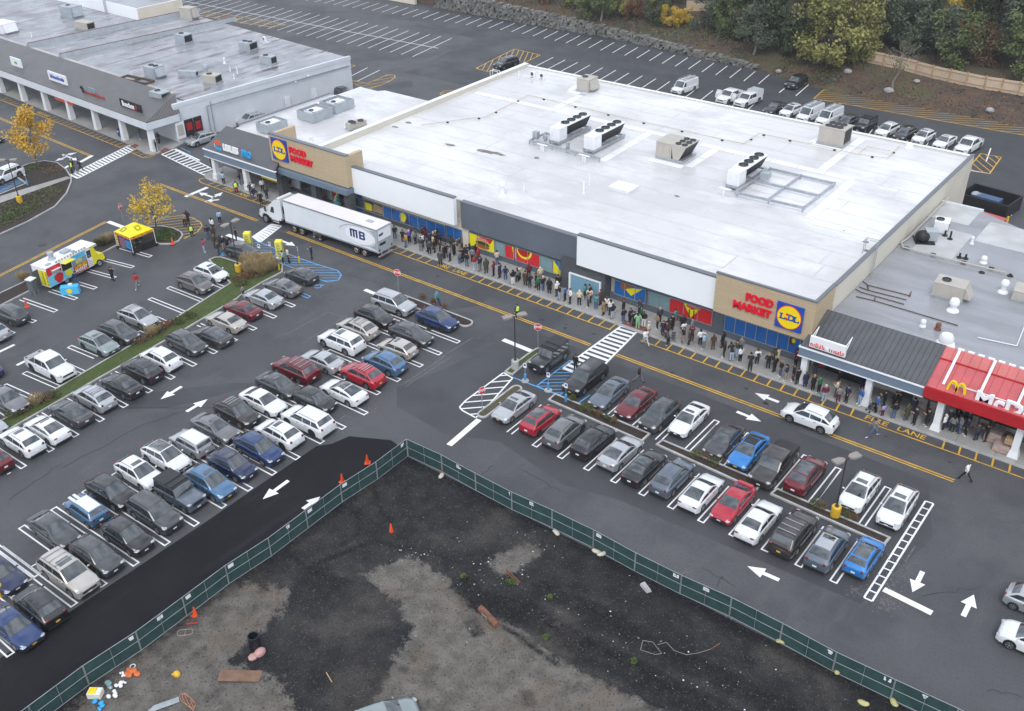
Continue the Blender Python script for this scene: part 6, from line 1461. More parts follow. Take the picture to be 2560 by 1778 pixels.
t=thing('sample_box','small grey and white box on the blue table','box',(-95.35,44.55,.86),R(40));b=MB();b.box(-.2,.2,-.12,.12,0,.16);b.build('carton',M['plate_w'],t)
TT=thing('canopy_tent','yellow pop up tent with red border over dark tables','tent',(-99.15,55.3,0),0)
b=MB();pk=[(-.35,.35,2.95),(.15,.45,2.95)]
c_=[(-1.55,-1.6,2.2),(1.5,-1.55,2.2),(1.5,1.55,2.2),(-1.55,1.5,2.2)]
b.face([c_[0],c_[1],pk[1],pk[0]]);b.face([c_[1],c_[2],pk[1]]);b.face([c_[2],c_[3],pk[0],pk[1]]);b.face([c_[3],c_[0],pk[0]]);roof=b.build('tent_roof',fy,TT)
b=MB()
for a,c in((0,1),(1,2),(2,3),(3,0)):
 p,q=Vector(c_[a]),Vector(c_[c]);b.face([p,q,q-Vector((0,0,.32)),p-Vector((0,0,.32))])
b.build('valance',mat('valance_red',(.62,.10,.02),.5,var=.3,scale=4,col2=(.8,.45,.02)),TT)
for o in((-.55,-.95),(.75,.1)):
 b=MB()
 pts=[(-.3,-.3),(.3,-.3),(.3,.3),(-.3,.3)]
 def tp(x,y):
  return(x,y,2.235+(.73*(y+1.58)/1.98 if o[0]<0 else.73*(1.5-x)/1.35))
 q4=[tp(o[0]+x,o[1]+y)for x,y in pts]
 for a in range(4):b.bar(q4[a],q4[(a+1)%4],.05,.012)
 ring=[tp(o[0]+.24*math.cos(k*.63),o[1]+.24*math.sin(k*.63))for k in range(10)]
 for a in range(10):b.bar(ring[a],ring[(a+1)%10],.03,.012)
 b.build('roof_emblem',M['dkgrey'],roof)
for x,y,z in c_:
 b=MB();b.tube((x,y,0),(x,y,2.2),.035);b.build('leg',M['white'],TT);b=MB();b.ball((x,y,.18),(.16,.16,.2),8,6);b.build('weight_bag',M['coil'],TT)
b=MB();b.face([(-1.53,-1.6,.55),(1.48,-1.56,.55),(1.48,-1.56,1.9),(-1.53,-1.6,1.9)]);sw=b.build('side_banner',mat('banner_navy',(.05,.035,.16),.6),TT)
b=MB()
for k in range(4):b.slab([(-1.25+.2*math.cos(q*.7),-1.61,.75+.33*k+.15*math.sin(q*.7))for q in range(9)],(0,-1,0),.006)
b.build('banner_print',M['yellow_sign'],sw)
b=MB()
for k in range(7):b.box(-.75,.35,-1.605,-1.595,.7+.16*k,.76+.16*k)
b.build('banner_print',M['pink'],sw)
b=MB()
for k in range(4):b.box(.45,1.35,-1.6,-1.585,.72+.25*k,.9+.25*k)
b.build('banner_print',M['cyan'],sw)
for k,(x,y,rz,s)in enumerate(((-98.1,56.1,R(90),1.0),(-98.2,54.7,R(90),.6))):
 t=thing('draped_table',('long black draped table under the yellow tent','small black draped table at the tent front corner')[k],'table',(x,y,0),rz);b=MB();b.box(-.85*s,.85*s,-.36,.36,0,.82);b.build('drape',M['coil'],t)
TG=thing('canopy_tent','yellow fringed tent with green and white top by the store entrance','tent',(-98.7,76.0,.15),0)
b=MB();b.face([(-1.5,-1.0,2.1),(0,-1.0,2.1),(0,.2,2.4),(-1.5,1.0,2.1)]);b.build('tent_roof',M['trim'],TG);b=MB();b.face([(0,-1.0,2.1),(1.5,-1.0,2.1),(1.5,1.0,2.1),(0,.2,2.4)]);b.build('tent_roof',mat('tent_green',(.03,.22,.05),.5),TG)
b=MB()
for p,q in(((-1.5,-1.0),(1.5,-1.0)),((1.5,-1.0),(1.5,1.0)),((-1.5,1.0),(-1.5,-1.0))):b.face([p+(2.1,),q+(2.1,),q+(1.8,),p+(1.8,)])
b.build('valance',M['yellow_sign'],TG)
for x in(-1.45,1.45):
 for y in(-.95,.95):b=MB();b.tube((x,y,0),(x,y,2.1),.03);b.build('leg',M['steel'],TG)
for k,(x,y)in enumerate((T(1,1,-58,640),T(1,1,222,715))):
 t=thing('pickup_totem',('yellow four sided totem with lettering near the zebra crossing','yellow four sided totem with lettering in the blue hatching')[k],'totem',(x,y,0),R(38));b=MB();b.box(-.38,.38,-.38,.38,0,2.1);tb=b.build('body',mat('totem_yellow',(.74,.68,.12),.5),t);b=MB();b.hexa([(-.4,-.4,2.1),(.4,-.4,2.1),(.4,.4,2.1),(-.4,.4,2.1),(-.25,-.25,2.2),(.25,-.25,2.2),(.25,.25,2.2),(-.25,.25,2.2)]);b.build('top',M['film_yellow'],t)
 b=MB()
 for sgn in range(2):
  rr=random.Random(k*3+sgn);z=.35
  while z<1.9:
   h_=rr.uniform(.1,.16);a_=rr.uniform(.12,.26)
   if sgn:b.box(.381,.392,-a_,a_,z,z+.05);b.box(.381,.392,-a_,-a_+.06,z,z+h_)
   else:b.box(-a_,a_,-.392,-.381,z,z+.05);b.box(-a_,-a_+.06,-.392,-.381,z,z+h_)
   z+=h_+.07
 b.build('lettering',M['dkgrey'],tb)
bal=[M['red'],M['yellow_sign'],M['cyan'],mat('balloon_orange',(.75,.22,.02),.25)]
for k,(x,y)in enumerate(((-91.0,76.6),(-88.0,76.6),(-88.9,77.1))):
 t=thing('balloon_column',('twisted red yellow and blue balloon column left of the brick pier','twisted red and yellow balloon column right of the brick pier','small blue balloon cluster by the door')[k],'balloons',(x,y,.15));rr=random.Random(k)
 for c in range(4):
  b=MB()
  for i in range(10 if k<2 else 4):
   a=i*.75+c*1.57;b.ball((.2*math.cos(a),.2*math.sin(a),.25+.3*i),.17,8,6)
  b.build('balloon_strand',bal[c if k<2 else 2],t,60)
# ---------------------------------------------------------------- cars: one set of part meshes per body kind, copied with their own paint
PAINT={}
for k,c,me_ in(('white',(.71,.73,.75),0),('silver',(.46,.48,.50),.5),('grey',(.17,.175,.185),.45),('dark grey',(.062,.066,.073),.4),('black',(.012,.012,.014),.1),('red',(.42,.01,.03),.15),('dark red',(.14,.008,.014),.3),('blue',(.02,.20,.55),.3),('dark blue',(.012,.04,.14),.35),('navy',(.010,.02,.07),.3),('steel blue',(.07,.17,.31),.4),('champagne',(.50,.47,.43),.4),('sage grey',(.25,.30,.30),.3),('grey blue',(.12,.15,.19),.4),('brown grey',(.15,.135,.135),.4),('dark brown',(.04,.034,.032),.3)):
 PAINT[k]=mat('paint_'+k.replace(' ','_'),c,.28,metal=me_,coat=1.0)
CK={'sedan':(4.72,1.82,1.44,2.75,.92,.33,[(-2.36,.62),(-2.30,.88),(-2.1,.99),(-1.7,1.01),(0,.95),(.95,.95),(1.6,.88),(2.1,.76),(2.32,.62),(2.36,.48)],-1.80,-.78,.22,1.12,.95),'coupe':(4.75,1.85,1.40,2.8,.92,.34,[(-2.37,.62),(-2.30,.92),(-2.15,1.02),(-1.8,1.02),(0,.95),(.95,.95),(1.6,.87),(2.1,.74),(2.33,.6),(2.37,.48)],-2.02,-.60,.18,1.12,.95),'suv':(4.60,1.86,1.67,2.70,.92,.365,[(-2.30,.56),(-2.27,.88),(-2.18,1.05),(-1.5,1.10),(0,1.06),(1.2,1.05),(1.75,.98),(2.1,.85),(2.26,.68),(2.30,.50)],-2.16,-1.25,.30,1.26,1.07),'big':(4.95,1.97,1.78,2.9,.95,.39,[(-2.47,.58),(-2.45,.98),(-2.40,1.13),(-1.5,1.15),(0,1.12),(1.25,1.13),(1.9,1.07),(2.28,.94),(2.44,.74),(2.47,.52)],-2.38,-1.82,.42,1.32,1.13),'hatch':(4.15,1.78,1.50,2.58,.85,.32,[(-2.07,.58),(-2.05,.86),(-1.98,.98),(-1.5,.99),(0,.96),(.95,.96),(1.5,.90),(1.9,.78),(2.05,.62),(2.07,.48)],-1.94,-1.18,.28,1.14,.96),'box':(4.12,1.80,1.60,2.56,.82,.33,[(-2.06,.58),(-2.04,.95),(-2.0,1.06),(-1.5,1.06),(0,1.02),(.95,1.02),(1.5,.98),(1.9,.86),(2.04,.68),(2.06,.5)],-1.96,-1.75,.52,1.08,1.02),'mini':(3.95,1.76,1.46,2.55,.78,.33,[(-1.97,.55),(-1.95,.85),(-1.9,.97),(-1.5,.98),(0,.95),(.85,.95),(1.4,.92),(1.8,.80),(1.94,.62),(1.97,.48)],-1.86,-1.45,.48,.98,.95),'jeep':(4.35,1.86,1.82,2.85,.68,.40,[(-2.17,.55),(-2.16,1.0),(-2.14,1.12),(-1.5,1.12),(0,1.12),(.8,1.14),(1.6,1.12),(2.05,1.08),(2.15,.9),(2.17,.6)],-2.10,-2.02,.42,.72,1.13),'pickup':(5.7,1.98,1.86,3.55,1.0,.41,[(-2.85,.60),(-2.83,1.05),(-2.80,1.16),(-1.2,1.16),(0,1.14),(1.0,1.18),(1.9,1.14),(2.55,1.06),(2.82,.86),(2.85,.55)],-1.02,-.85,.75,1.42,1.15),'van':(5.3,1.95,2.05,3.2,.95,.36,[(-2.65,.60),(-2.64,1.0),(-2.62,1.15),(-1.5,1.15),(0,1.15),(1.4,1.15),(1.9,1.08),(2.4,.95),(2.62,.74),(2.65,.5)],-2.60,-2.52,1.05,1.75,1.15)}
def interp(pts,x):
 if x<=pts[0][0]:return pts[0][1]
 for(a,p),(c,q)in zip(pts,pts[1:]):
  if x<=c:return p+(q-p)*(x-a)/(c-a)
 return pts[-1][1]
PAINTABLE=('body','mirror','roof_skin')
CARM={}
def car_parts(kind):
 if kind in CARM:return CARM[kind]
 L_c,W,H,wb,fo,r,top,xr0,xr1,xw1,xw0,zb=CK[kind]
 h=L_c/2;xf=h-fo;xa=xf-wb;out=[]
 boxy=kind in('jeep','pickup','big','van','box')
 def hw(x):
  t=max(0,(abs(x)-(h-.6))/.6);k=(.13 if boxy else.22)if x>0 else(.08 if boxy else.16)
  return W/2*(1-k*t*t)*(1-.012*(x/h)**2)
 ra=r*1.13
 def bot(x):
  z=.24+.10*max(0,(abs(x)-(h-.5))/.5)
  for q in(xf,xa):
   if abs(x-q)<ra:z=max(z,r+math.sqrt(max(0,ra*ra-(x-q)**2))*.97)
  return z
 xs=[-h+L_c*i/40 for i in range(41)]
 for q in(xf,xa):xs+=[q-ra-.005,q-ra+.012,q-ra*.92,q+ra*.92,q+ra-.012,q+ra+.005]
 xs=sorted(set(round(x,3)for x in xs+[-h+.03,h-.03,-h+.08,h-.08]))
 b=MB();bed=kind=='pickup'
 def sec(x):
  w_=hw(x);zt=interp(top,x);z0=bot(x);zs=zt-.12
  pts=[(w_*.985,z0),(w_*1.0,z0+(zs-z0)*.35),(w_*.995,z0+(zs-z0)*.7),(w_*.975,zs),(w_*.915,zt-.025),(w_*.62,zt+.012),(0,zt+.025)]
  if bed and-2.72<x<xr0-.06:pts[4:]=[(w_*.93,zt),(w_*.87,.72),(0,.72)]
  elif bed and x<xr0-.06:pts[4:]=[(w_*.93,zt),(w_*.7,zt),(0,zt)]
  return pts
 n7=7
 for x in xs:
  p=sec(x)
  for y,z in p:b.v.append((x,y,z))
  for y,z in reversed(p[:-1]):b.v.append((x,-y,z))
 m=2*n7-1
 for i in range(len(xs)-1):
  for j in range(m-1):
   b.f.append((i*m+j,i*m+j+1,(i+1)*m+j+1,(i+1)*m+j));b.m.append(0)
 b.f.append(tuple(reversed(range(m))));b.m.append(0);b.f.append(tuple((len(xs)-1)*m+j for j in range(m)));b.m.append(0)
 zr_c=H;wt=W/2*((.78 if kind=='big' else.86)if boxy else.715);wbt=W/2*.925
 wz=lambda z:wbt-(wbt-wt)*max(0,min(1,(z-zb)/(zr_c-zb)))
 pth=[]
 zf_,zr0_=interp(top,xw0),interp(top,xr0)
 def add(p,q,n,bulge):
  for i in range(n):t=i/n;pth.append((p[0]+(q[0]-p[0])*t,p[1]+(q[1]-p[1])*t+bulge*math.sin(math.pi*t)))
 add((xw0,zf_-.02),(xw1,zr_c-.05),5,.025);n1=len(pth)
 add((xw1,zr_c-.05),(xr1,zr_c-(.13 if kind=='suv' else.08 if not boxy or kind=='big' else.02)),8,.055 if not boxy else.035);n2=len(pth)
 add((xr1,pth[-1][1]-.005),(xr0,zr0_-.02),5,.03 if not boxy else.01);pth.append((xr0,zr0_-.02))
 fr=(-1,-.975,-.92,-.8,-.45,0,.45,.8,.92,.975,1);rd=.03 if kind in('jeep','van','pickup')else.075;nf=len(fr)
 crown=lambda f:.035*(1-f*f)-rd*abs(f)**9
 def surf(i,f,off=0.0):
  i=max(0,min(len(pth)-1,i));a=int(min(i,len(pth)-2));t=i-a
  p,q=pth[a],pth[a+1];x=p[0]+(q[0]-p[0])*t;z=p[1]+(q[1]-p[1])*t
  d=Vector((q[0]-p[0],q[1]-p[1])).normalized();nx,nz_=d.y,-d.x
  c=crown(f)+off
  return(x+nx*c,wz(z)*f,z+nz_*c)
 k0=len(b.v)
 for i in range(len(pth)):
  for f in fr:b.v.append(surf(i,f))
 for i in range(len(pth)-1):
  for j in range(nf-1):a=k0+i*nf+j;b.f.append((a,a+1,a+nf+1,a+nf));b.m.append(0)
 b.f.append(tuple(k0+i*nf for i in range(len(pth))));b.m.append(0);b.f.append(tuple(k0+i*nf+nf-1 for i in reversed(range(len(pth)))));b.m.append(0)
 out.append(('body',b.mesh('body',M['dark'],55),(0,0,0),None))
 def patch(nm,i0,i1,f0,m_,off=.008,nu=5):
  q=MB();q.grid(lambda u,v:surf(i0+(i1-i0)*u,-f0+2*f0*v,off),nu,6);out.append((nm,q.mesh(nm,M[m_],180),(0,0,0),None))
 patch('windscreen',.25,n1-.3,.88,'glass');patch('rear_window',n2+(.5 if kind!='coupe' else.2),len(pth)-1-(1.1 if kind in('sedan','coupe')else 1.6),.84,'glass')
 if kind not in('pickup','jeep'):patch('roof_skin',n1+.05,n2-.1,.80,'dark',.006,7)
 xw=lambda z:xw0+(xw1-xw0)*(z-zb)/(zr_c-zb);xr=lambda z:xr0+(xr1-xr0)*(z-zb)/(zr_c-zb)
 za,zc=zb+.045,zr_c-(.13 if rd<.05 else.185);dzr=.10 if kind=='suv' else.03
 segs=[(xr(za)+.10,xr(zc)+.12),(xw(za)-.12,xw(zc)-.10)]
 mid=(xw0+xr0)/2+.12
 cuts=[(mid-.04,mid-.04)]if kind in('sedan','coupe','hatch','mini','jeep','pickup','box')else[(xa+.1,xa+.1),(mid+.1,mid+.1)]
 if kind=='van':cuts=[(.75,.75)]
 e=[segs[0]]
 for c in cuts:e+=[(c[0]-.04,c[1]-.04),(c[0]+.04,c[1]+.04)]
 e.append(segs[1])
 for s in(1,-1):
  for i in range(0,len(e),2):
   if kind=='van' and i==0:continue
   (a0,a1),(c0,c1)=e[i],e[i+1]
   q=MB();zt_=lambda x:zc-dzr*max(0,min(1,(xw1-x)/(xw1-xr1)))**1.5;pp=[(a0,za),(c0,za),(max(c1,a1+.02),zt_(c1)),((a1+c1)/2,zt_((a1+c1)/2)),(a1,zt_(a1))]
   q.slab([(x,s*(wz(z)+.001),z)for x,z in(pp if s<0 else pp[::-1])],(0,s,0),.008);out.append(('side_window',q.mesh('side_window',M['glass']),(0,0,0),None))
  q=MB();xm=xw0-.28;q.ball((0,s*.09,.05),(.06,.11,.075),8,6);q.bar((0,0,0),(0,s*.07,.03),.05,.04);out.append(('mirror',q.mesh('mirror',M['dark'],60),(xm,s*W/2*.95,zb+.03),None))
  zl=interp(top,h-.2)-.12
  q=MB();q.ball((0,0,0),(.22,.21,.075 if not boxy else.1),10,6);out.append(('headlight',q.mesh('headlight',M['lamp'],60),(h-.19,s*hw(h-.2)*.79,zl),None))
  q=MB()
  tl=zb-.1 if kind not in('suv','big','hatch','box','van','mini')else zb-.06
  q.ball((0,0,0),(.09,.19,.06)if kind in('sedan','coupe','pickup','jeep')else(.09,.12,.13),8,6);out.append(('tail_light',q.mesh('tail_light',M['tail'],60),(-h+.075,s*hw(-h+.1)*.76,tl),None))
  q=MB()
  for x in(.25,-.75):q.box(x-.1,x+.1,s*(W/2-.005)-.015,s*(W/2-.005)+.015,zb-.17,zb-.14)
  out.append(('door_handle',q.mesh('door_handle',M['alloy_dark']),(0,0,0),None))
 q=MB();zg=interp(top,h-.06)
 q.box(h-.05,h+.012,-W*.27,W*.27,zg-.22,zg-.07);out.append(('grille',q.mesh('grille',M['dark']),(0,0,0),None))
 q=MB();q.box(h-.06,h+.02,-W*.36,W*.36,.30,.42);q.box(-h-.02,-h+.06,-W*.40,W*.40,.30,.44);out.append(('bumper_trim',q.mesh('bumper_trim',M['dark']),(0,0,0),None))
 q=MB();q.box(h+.004,h+.022,-.15,.15,.44,.54);out.append(('number_plate',q.mesh('number_plate',M['plate_w']),(0,0,0),None))
 q=MB();q.box(-h-.022,-h+.01,-.15,.15,.58,.70);out.append(('number_plate',q.mesh('number_plate',M['plate_w']),(0,0,0),None))
 q=MB();q.box(-h+.25,h-.25,-W*.40,W*.40,.17,.62);out.append(('underbody',q.mesh('underbody',M['black']),(0,0,0),None))
 if kind in('suv','big','jeep','pickup'):
  for s in(1,-1):
   q=MB();x2=[x for x in xs if-h+.3<x<h-.3]
   for a,c in zip(x2,x2[1:]):
    q.face([(a,s*(hw(a)+.010),bot(a)-.005),(c,s*(hw(c)+.010),bot(c)-.005),(c,s*(hw(c)+.012),bot(c)+.085),(a,s*(hw(a)+.012),bot(a)+.085)])
   out.append(('cladding',q.mesh('cladding',M['dark']),(0,0,0),None))
 if kind in('suv','big','box'):
  for s in(1,-1):
   q=MB();q.path([(xw1-.15,s*wt*.90,H-.04),(xw1-.35,s*wt*.93,H+.005),(xr1+.25,s*wt*.93,H-.045),(xr1+.05,s*wt*.93,H-.1)],.018,5);out.append(('roof_rail',q.mesh('roof_rail',M['alloy_dark']),(0,0,0),None))
 if kind=='pickup':q=MB();q.box(-2.7,xr0-.1,-.84,.84,.735,.75);out.append(('bed_floor',q.mesh('bed_floor',M['dark']),(0,0,0),None))
 if kind=='jeep':
  q=MB();q.box(xr1-.02,xw1-.02,-wt,wt,H-.02,H+.06);q.box(-.6,-.5,-.75,.75,H+.06,H+.13);q.box(.1,.2,-.75,.75,H+.06,H+.13);out.append(('soft_top',q.mesh('soft_top',M['dark']),(0,0,0),None))
  q=MB()
  for k in range(7):q.box(h+.01,h+.025,-.36+.105*k,-.31+.105*k,.72,1.0)
  out.append(('grille_slots',q.mesh('grille_slots',M['black']),(0,0,0),None))
  for x in(xf,xa):
   for s in(1,-1):
    q=MB();q.box(x-r*1.25,x+r*1.25,min(s*(W/2-.02),s*(W/2+.10)),max(s*(W/2-.02),s*(W/2+.10)),r*2.06,r*2.2);out.append(('fender_flare',q.mesh('fender_flare',M['dark']),(0,0,0),None))
 tyre=MB();tyre.lathe([(r*.62,-.105),(r*.93,-.105),(r,-.075),(r,.075),(r*.93,.105),(r*.62,.105)],(0,0,0),22)
 rim=MB();rim.lathe([(r*.66,.075),(r*.66,.112),(r*.58,.115),(r*.57,.085)],(0,0,0),20)
 for k in range(5):
  a=k*2*math.pi/5;rim.obox((math.cos(a)*r*.33,math.sin(a)*r*.33,.1),(r*.55,r*.17,.022),a)
 rim.lathe([(r*.15,.085),(r*.15,.118),(.005,.12)],(0,0,0),10)
 hub=MB();hub.lathe([(r*.62,.07),(.01,.07)],(0,0,0),16)
 tm,rm,hm=tyre.mesh('tyre',M['black'],40),rim.mesh('rim',M['alloy'],50),hub.mesh('brake_hub',M['coil'])
 for x in(xf,xa):
  for s in(1,-1):
   out.append(('wheel',tm,(x,s*(W/2-.115),r),[('rim',rm),('brake_hub',hm)],R(-90*s)))
 CARM[kind]=(out,surf,n1,n2,H,wt,xw1,xr1)
 return CARM[kind]
SUNR={}
KW=dict(sedan='sedan',coupe='coupe',suv='SUV',big='large SUV',hatch='hatchback',box='boxy hatchback',mini='small hatchback',jeep='soft top off roader',pickup='pickup',van='van')
CATW=dict(pickup='pickup truck',van='van');USED={}
def put_car(kind,col,x,y,head,label,group,feat='',z=0.0,slope=None):
 data=car_parts(kind)
 rq=random.Random(int(x*71)^int(y*53));root=thing('car' if kind not in('pickup','van')else('pickup_truck' if kind=='pickup' else 'van'),label,CATW.get(kind,'car'),(x,y,z),R(head),group)
 pm=PAINT[col];root.scale=(rq.uniform(.965,1.03),rq.uniform(.98,1.02),rq.uniform(.96,1.03))
 for q in data[0]:
  nm,me,loc,subs=q[:4]
  o=link(nm,me,root,loc)
  if len(q)>4:
   o.rotation_euler=(q[4],0,0)
   for sn,sm_ in subs:s_=link(sn,sm_,o);(s_.material_slots and 'k' in feat and sn=='rim')and(setattr(s_.material_slots[0],'link','OBJECT'),setattr(s_.material_slots[0],'material',M['alloy_dark']))
  if nm in PAINTABLE:
   s=o.material_slots[0];s.link='OBJECT';s.material=M['glass']if nm=='roof_skin' and 'g' in feat else PAINT['white']if nm=='roof_skin' and 'w' in feat else PAINT['silver']if nm=='roof_skin' and 'v' in feat else M['dark']if nm=='roof_skin' and 'b' in feat else pm
  if nm=='number_plate' and 'y' in feat:s=o.material_slots[0];s.link='OBJECT';s.material=M['plate_y']
 if 's' in feat:
  if kind not in SUNR:
   b=MB();sf,n1=data[1],data[2];b.grid(lambda u,v:sf(n1+.6+2.3*u,-.62+1.24*v,.013),4,5);SUNR[kind]=b.mesh('sunroof',M['glass'],180)
  link('sunroof',SUNR[kind],root)
 if 'r' in feat:
  if kind+'r' not in SUNR:
   b=MB();H,wt=data[4],data[5]
   for x_ in(data[6]-.55,(data[6]+data[7])/2-.1,data[7]+.4):b.box(x_-.035,x_+.035,-wt*.9,wt*.9,H+.0,H+.045)
   SUNR[kind+'r']=b.mesh('roof_rack',M['alloy'])
  link('roof_rack',SUNR[kind+'r'],root)
 if 'l' in feat:
  b=MB();H=data[4]
  for s in(-.7,.7):b.bar((-2.2,s,H+.18),(1.0,s,H+.18),.05,.05)
  for x_ in(-2.1,-.6,.9):b.bar((x_,-.75,H+.15),(x_,.75,H+.15),.05,.05)
  b.bar((-2.3,.3,H+.26),(1.1,.3,H+.26),.3,.06);b.build('ladder_rack',M['steel'],root)
 if 'o' in feat:
  for s in(1,-1):b=MB();b.slab([(1.1,s*.98,.5),(1.1,s*.98,1.15),(.95,s*.98,1.7),(1.1,s*1.75,1.75),(1.45,s*1.85,1.1),(1.45,s*1.85,.5)],(1,0,0),.06);b.build('open_door',pm,root)
 if 't' in feat:b=MB();b.box(-2.78,-1.1,-.86,.86,1.15,1.2);b.build('bed_cover',M['dark'],root)
 if 'x' in feat:
  b=MB();b.box(-2.8,-1.0,-.95,.95,1.1,1.95);q=b.build('cargo_box',PAINT['white'],root);b=MB();b.box(-2.3,-1.3,-.96,-.95,1.3,1.7);b.build('red_print',M['red'],q)
  b=MB();b.box(-2.82,-.98,-.97,.97,1.95,1.99);b.build('box_lid',M['grey_unit'],q)
 if 'p' in feat:b=MB();b.bar((-2.0,-.6,1.16),(-2.0,.6,1.16),.28,.03);b.bar((-1.95,-.55,1.0),(-1.95,-.55,1.16),.04,.1);b.bar((-1.95,.55,1.0),(-1.95,.55,1.16),.1,.04);b.build('spoiler',pm,root)
 if 'n' in feat:b=MB();b.box(.95,1.9,-.3,-.08,.955,.985);b.box(.95,1.9,.08,.3,.955,.985);b.build('bonnet_stripe',PAINT['white'],root)
 return root
FW=[('s','with sunroof'),('g','with black glass roof'),('b','with black roof'),('w','with white roof'),('v','with silver roof'),('r','with roof rack bars'),('l','with ladder rack'),('o','with open doors'),('t','with covered bed'),('x','with boxed bed'),('p','with rear spoiler')]
def desc(e,long=True):
 s=e[1]+' '+KW[e[0]]
 if long:
  for k,t in FW:
   if k in e[5]:return s+' '+t
 return s
def row(ents,head,where,ends,group,z=0.75):
 """entries: kind, paint, photo x, y (2298 wide), turn, features; neighbours name each other in the labels"""
 for i,e in enumerate(ents):
  a=desc(ents[i-1],False)if i else None;c=desc(ents[i+1],False)if i+1<len(ents)else None
  lab=desc(e)
  if a and c:lab+=' between %s and %s, %s'%(a,c,where)
  elif c:lab+=' at the %s end of the %s, beside the %s'%(ends[0],where,c)
  else:lab+=' at the %s end of the %s, beside the %s'%(ends[1],where,a)
  if len(e)>6:lab=e[6]
  if len(lab.split())>16:lab=lab.replace(desc(e),desc(e,False),1)
  if len(lab.split())>16:lab=' '.join(lab.split(', ')[:-1])
  x,y=Dp(e[2],e[3],z)
  put_car(e[0],e[1],x,y,head+e[4]+random.Random(i*3+len(where)).uniform(-1.2,1.2),lab,group,e[5])
gR,gM,gL='cars parked in the right lot','cars parked in the middle lot','cars parked in the left lot'
row([('jeep','black',1232,801,0,'q','boxy black SUV with round headlights beside the blue hatching'),('big','black',1314,846,0,'sy'),('sedan','grey blue',1368,878,0,'s'),('sedan','dark red',1428,900,0,''),('suv','dark grey',1481,928,0,''),('sedan','white',1547,937,0,'s'),('sedan','dark grey',1626,983,0,'s'),('sedan','blue',1681,1008,0,'by'),('pickup','dark brown',1738,1040,0,'t'),('suv','dark red',1808,1063,180,'gk'),('suv','white',1930,1100,0,'s'),('suv','white',2015,1134,0,'s')],-90,'upper row',('left','right'),gR)
row([('sedan','silver',1154,908,180,'sy'),('hatch','red',1213,938,0,'gk'),('suv','grey',1267,965,0,'k'),('suv','black',1332,987,0,'k'),('coupe','silver',1393,1011,0,''),('sedan','black',1446,1044,0,'g'),('suv','grey blue',1509,1068,0,''),('coupe','white',1574,1100,0,''),('sedan','red',1646,1124,180,'p'),('sedan','white',1703,1165,0,''),('big','dark brown',1781,1194,0,'ry'),('suv','grey blue',1857,1227,0,'vs'),('hatch','blue',1940,1244,0,'g')],90,'lower row',('left','right'),gR)
row([('big','silver',884,680,0,''),('suv','black',840,708,0,'k'),('suv','champagne',803,735,180,'sr'),('big','white',766,765,180,'s'),('sedan','silver',723,806,180,''),('big','dark red',663,827,180,'r'),('sedan','dark grey',624,860,0,'s'),('sedan','white',590,897,0,''),('suv','dark brown',531,923,0,'r'),('sedan','grey',481,956,0,'s'),('box','silver',429,991,180,'w'),('suv','white',372,1023,0,'g'),('suv','white',312,1059,0,'s'),('suv','black',249,1101,0,''),('mini','steel blue',193,1140,180,'wn'),('sedan','dark grey',119,1184,0,''),('sedan','navy',-4,1282,0,'')],1.5,'left middle row',('top','bottom'),gM)
row([('suv','dark blue',981,715,0,'k'),('suv','dark grey',922,748,0,''),('hatch','champagne',892,779,180,'s'),('suv','steel blue',863,811,180,''),('suv','red',813,839,180,'ry'),('coupe','white',771,875,180,'g'),('hatch','black',707,894,0,'k'),('big','white',691,942,180,'k'),('suv','white',626,970,180,'sk'),('suv','dark blue',580,1004,0,''),('suv','navy',520,1040,0,'s'),('suv','steel blue',471,1081,0,'sy'),('jeep','grey blue',405,1107,0,''),('big','dark grey',347,1150,0,''),('suv','black',285,1200,0,''),('suv','dark grey',216,1245,0,''),('big','champagne',153,1285,0,'sr'),('suv','black',88,1357,180,'y'),('sedan','dark blue',28,1401,0,'y')],1.5,'right middle row',('top','bottom'),gM)
row([('hatch','dark grey',676,615,0,''),('sedan','grey',634,641,0,'y'),('sedan','silver',591,666,0,''),('sedan','dark red',543,691,0,'k'),('sedan','champagne',507,718,0,''),('coupe','dark grey',476,750,0,'k'),('suv','dark grey',418,767,180,''),('suv','white',360,803,0,''),('suv','black',317,828,0,''),('sedan','black',273,861,0,''),('suv','silver',211,890,0,'r'),('sedan','dark grey',159,922,0,'s'),('coupe','white',105,959,0,'s'),('suv','white',48,987,0,'s'),('hatch','dark red',-19,1026,0,'')],182,'right of grass',('top','bottom'),gL)
row([('hatch','white',474,609,0,'s'),('suv','brown grey',437,634,0,'s'),('suv','silver',309,710,0,'r'),('suv','dark grey',266,744,0,''),('suv','sage grey',221,769,0,'sk'),('pickup','white',113,821,0,'k'),('sedan','grey',14,893,0,''),('sedan','silver',-36,945,0,'')],4,'left of grass',('top','bottom'),gL)
row([('suv','dark grey',22,702,0,'','dark grey SUV at the left photo edge below the food truck'),('suv','silver',-22,740,0,'','silver SUV cut by the left photo edge, beside the dark grey SUV'),('sedan','dark blue',-41,822,0,'','dark car barely inside the left photo edge')],184,'far left row',('top','bottom'),gL)
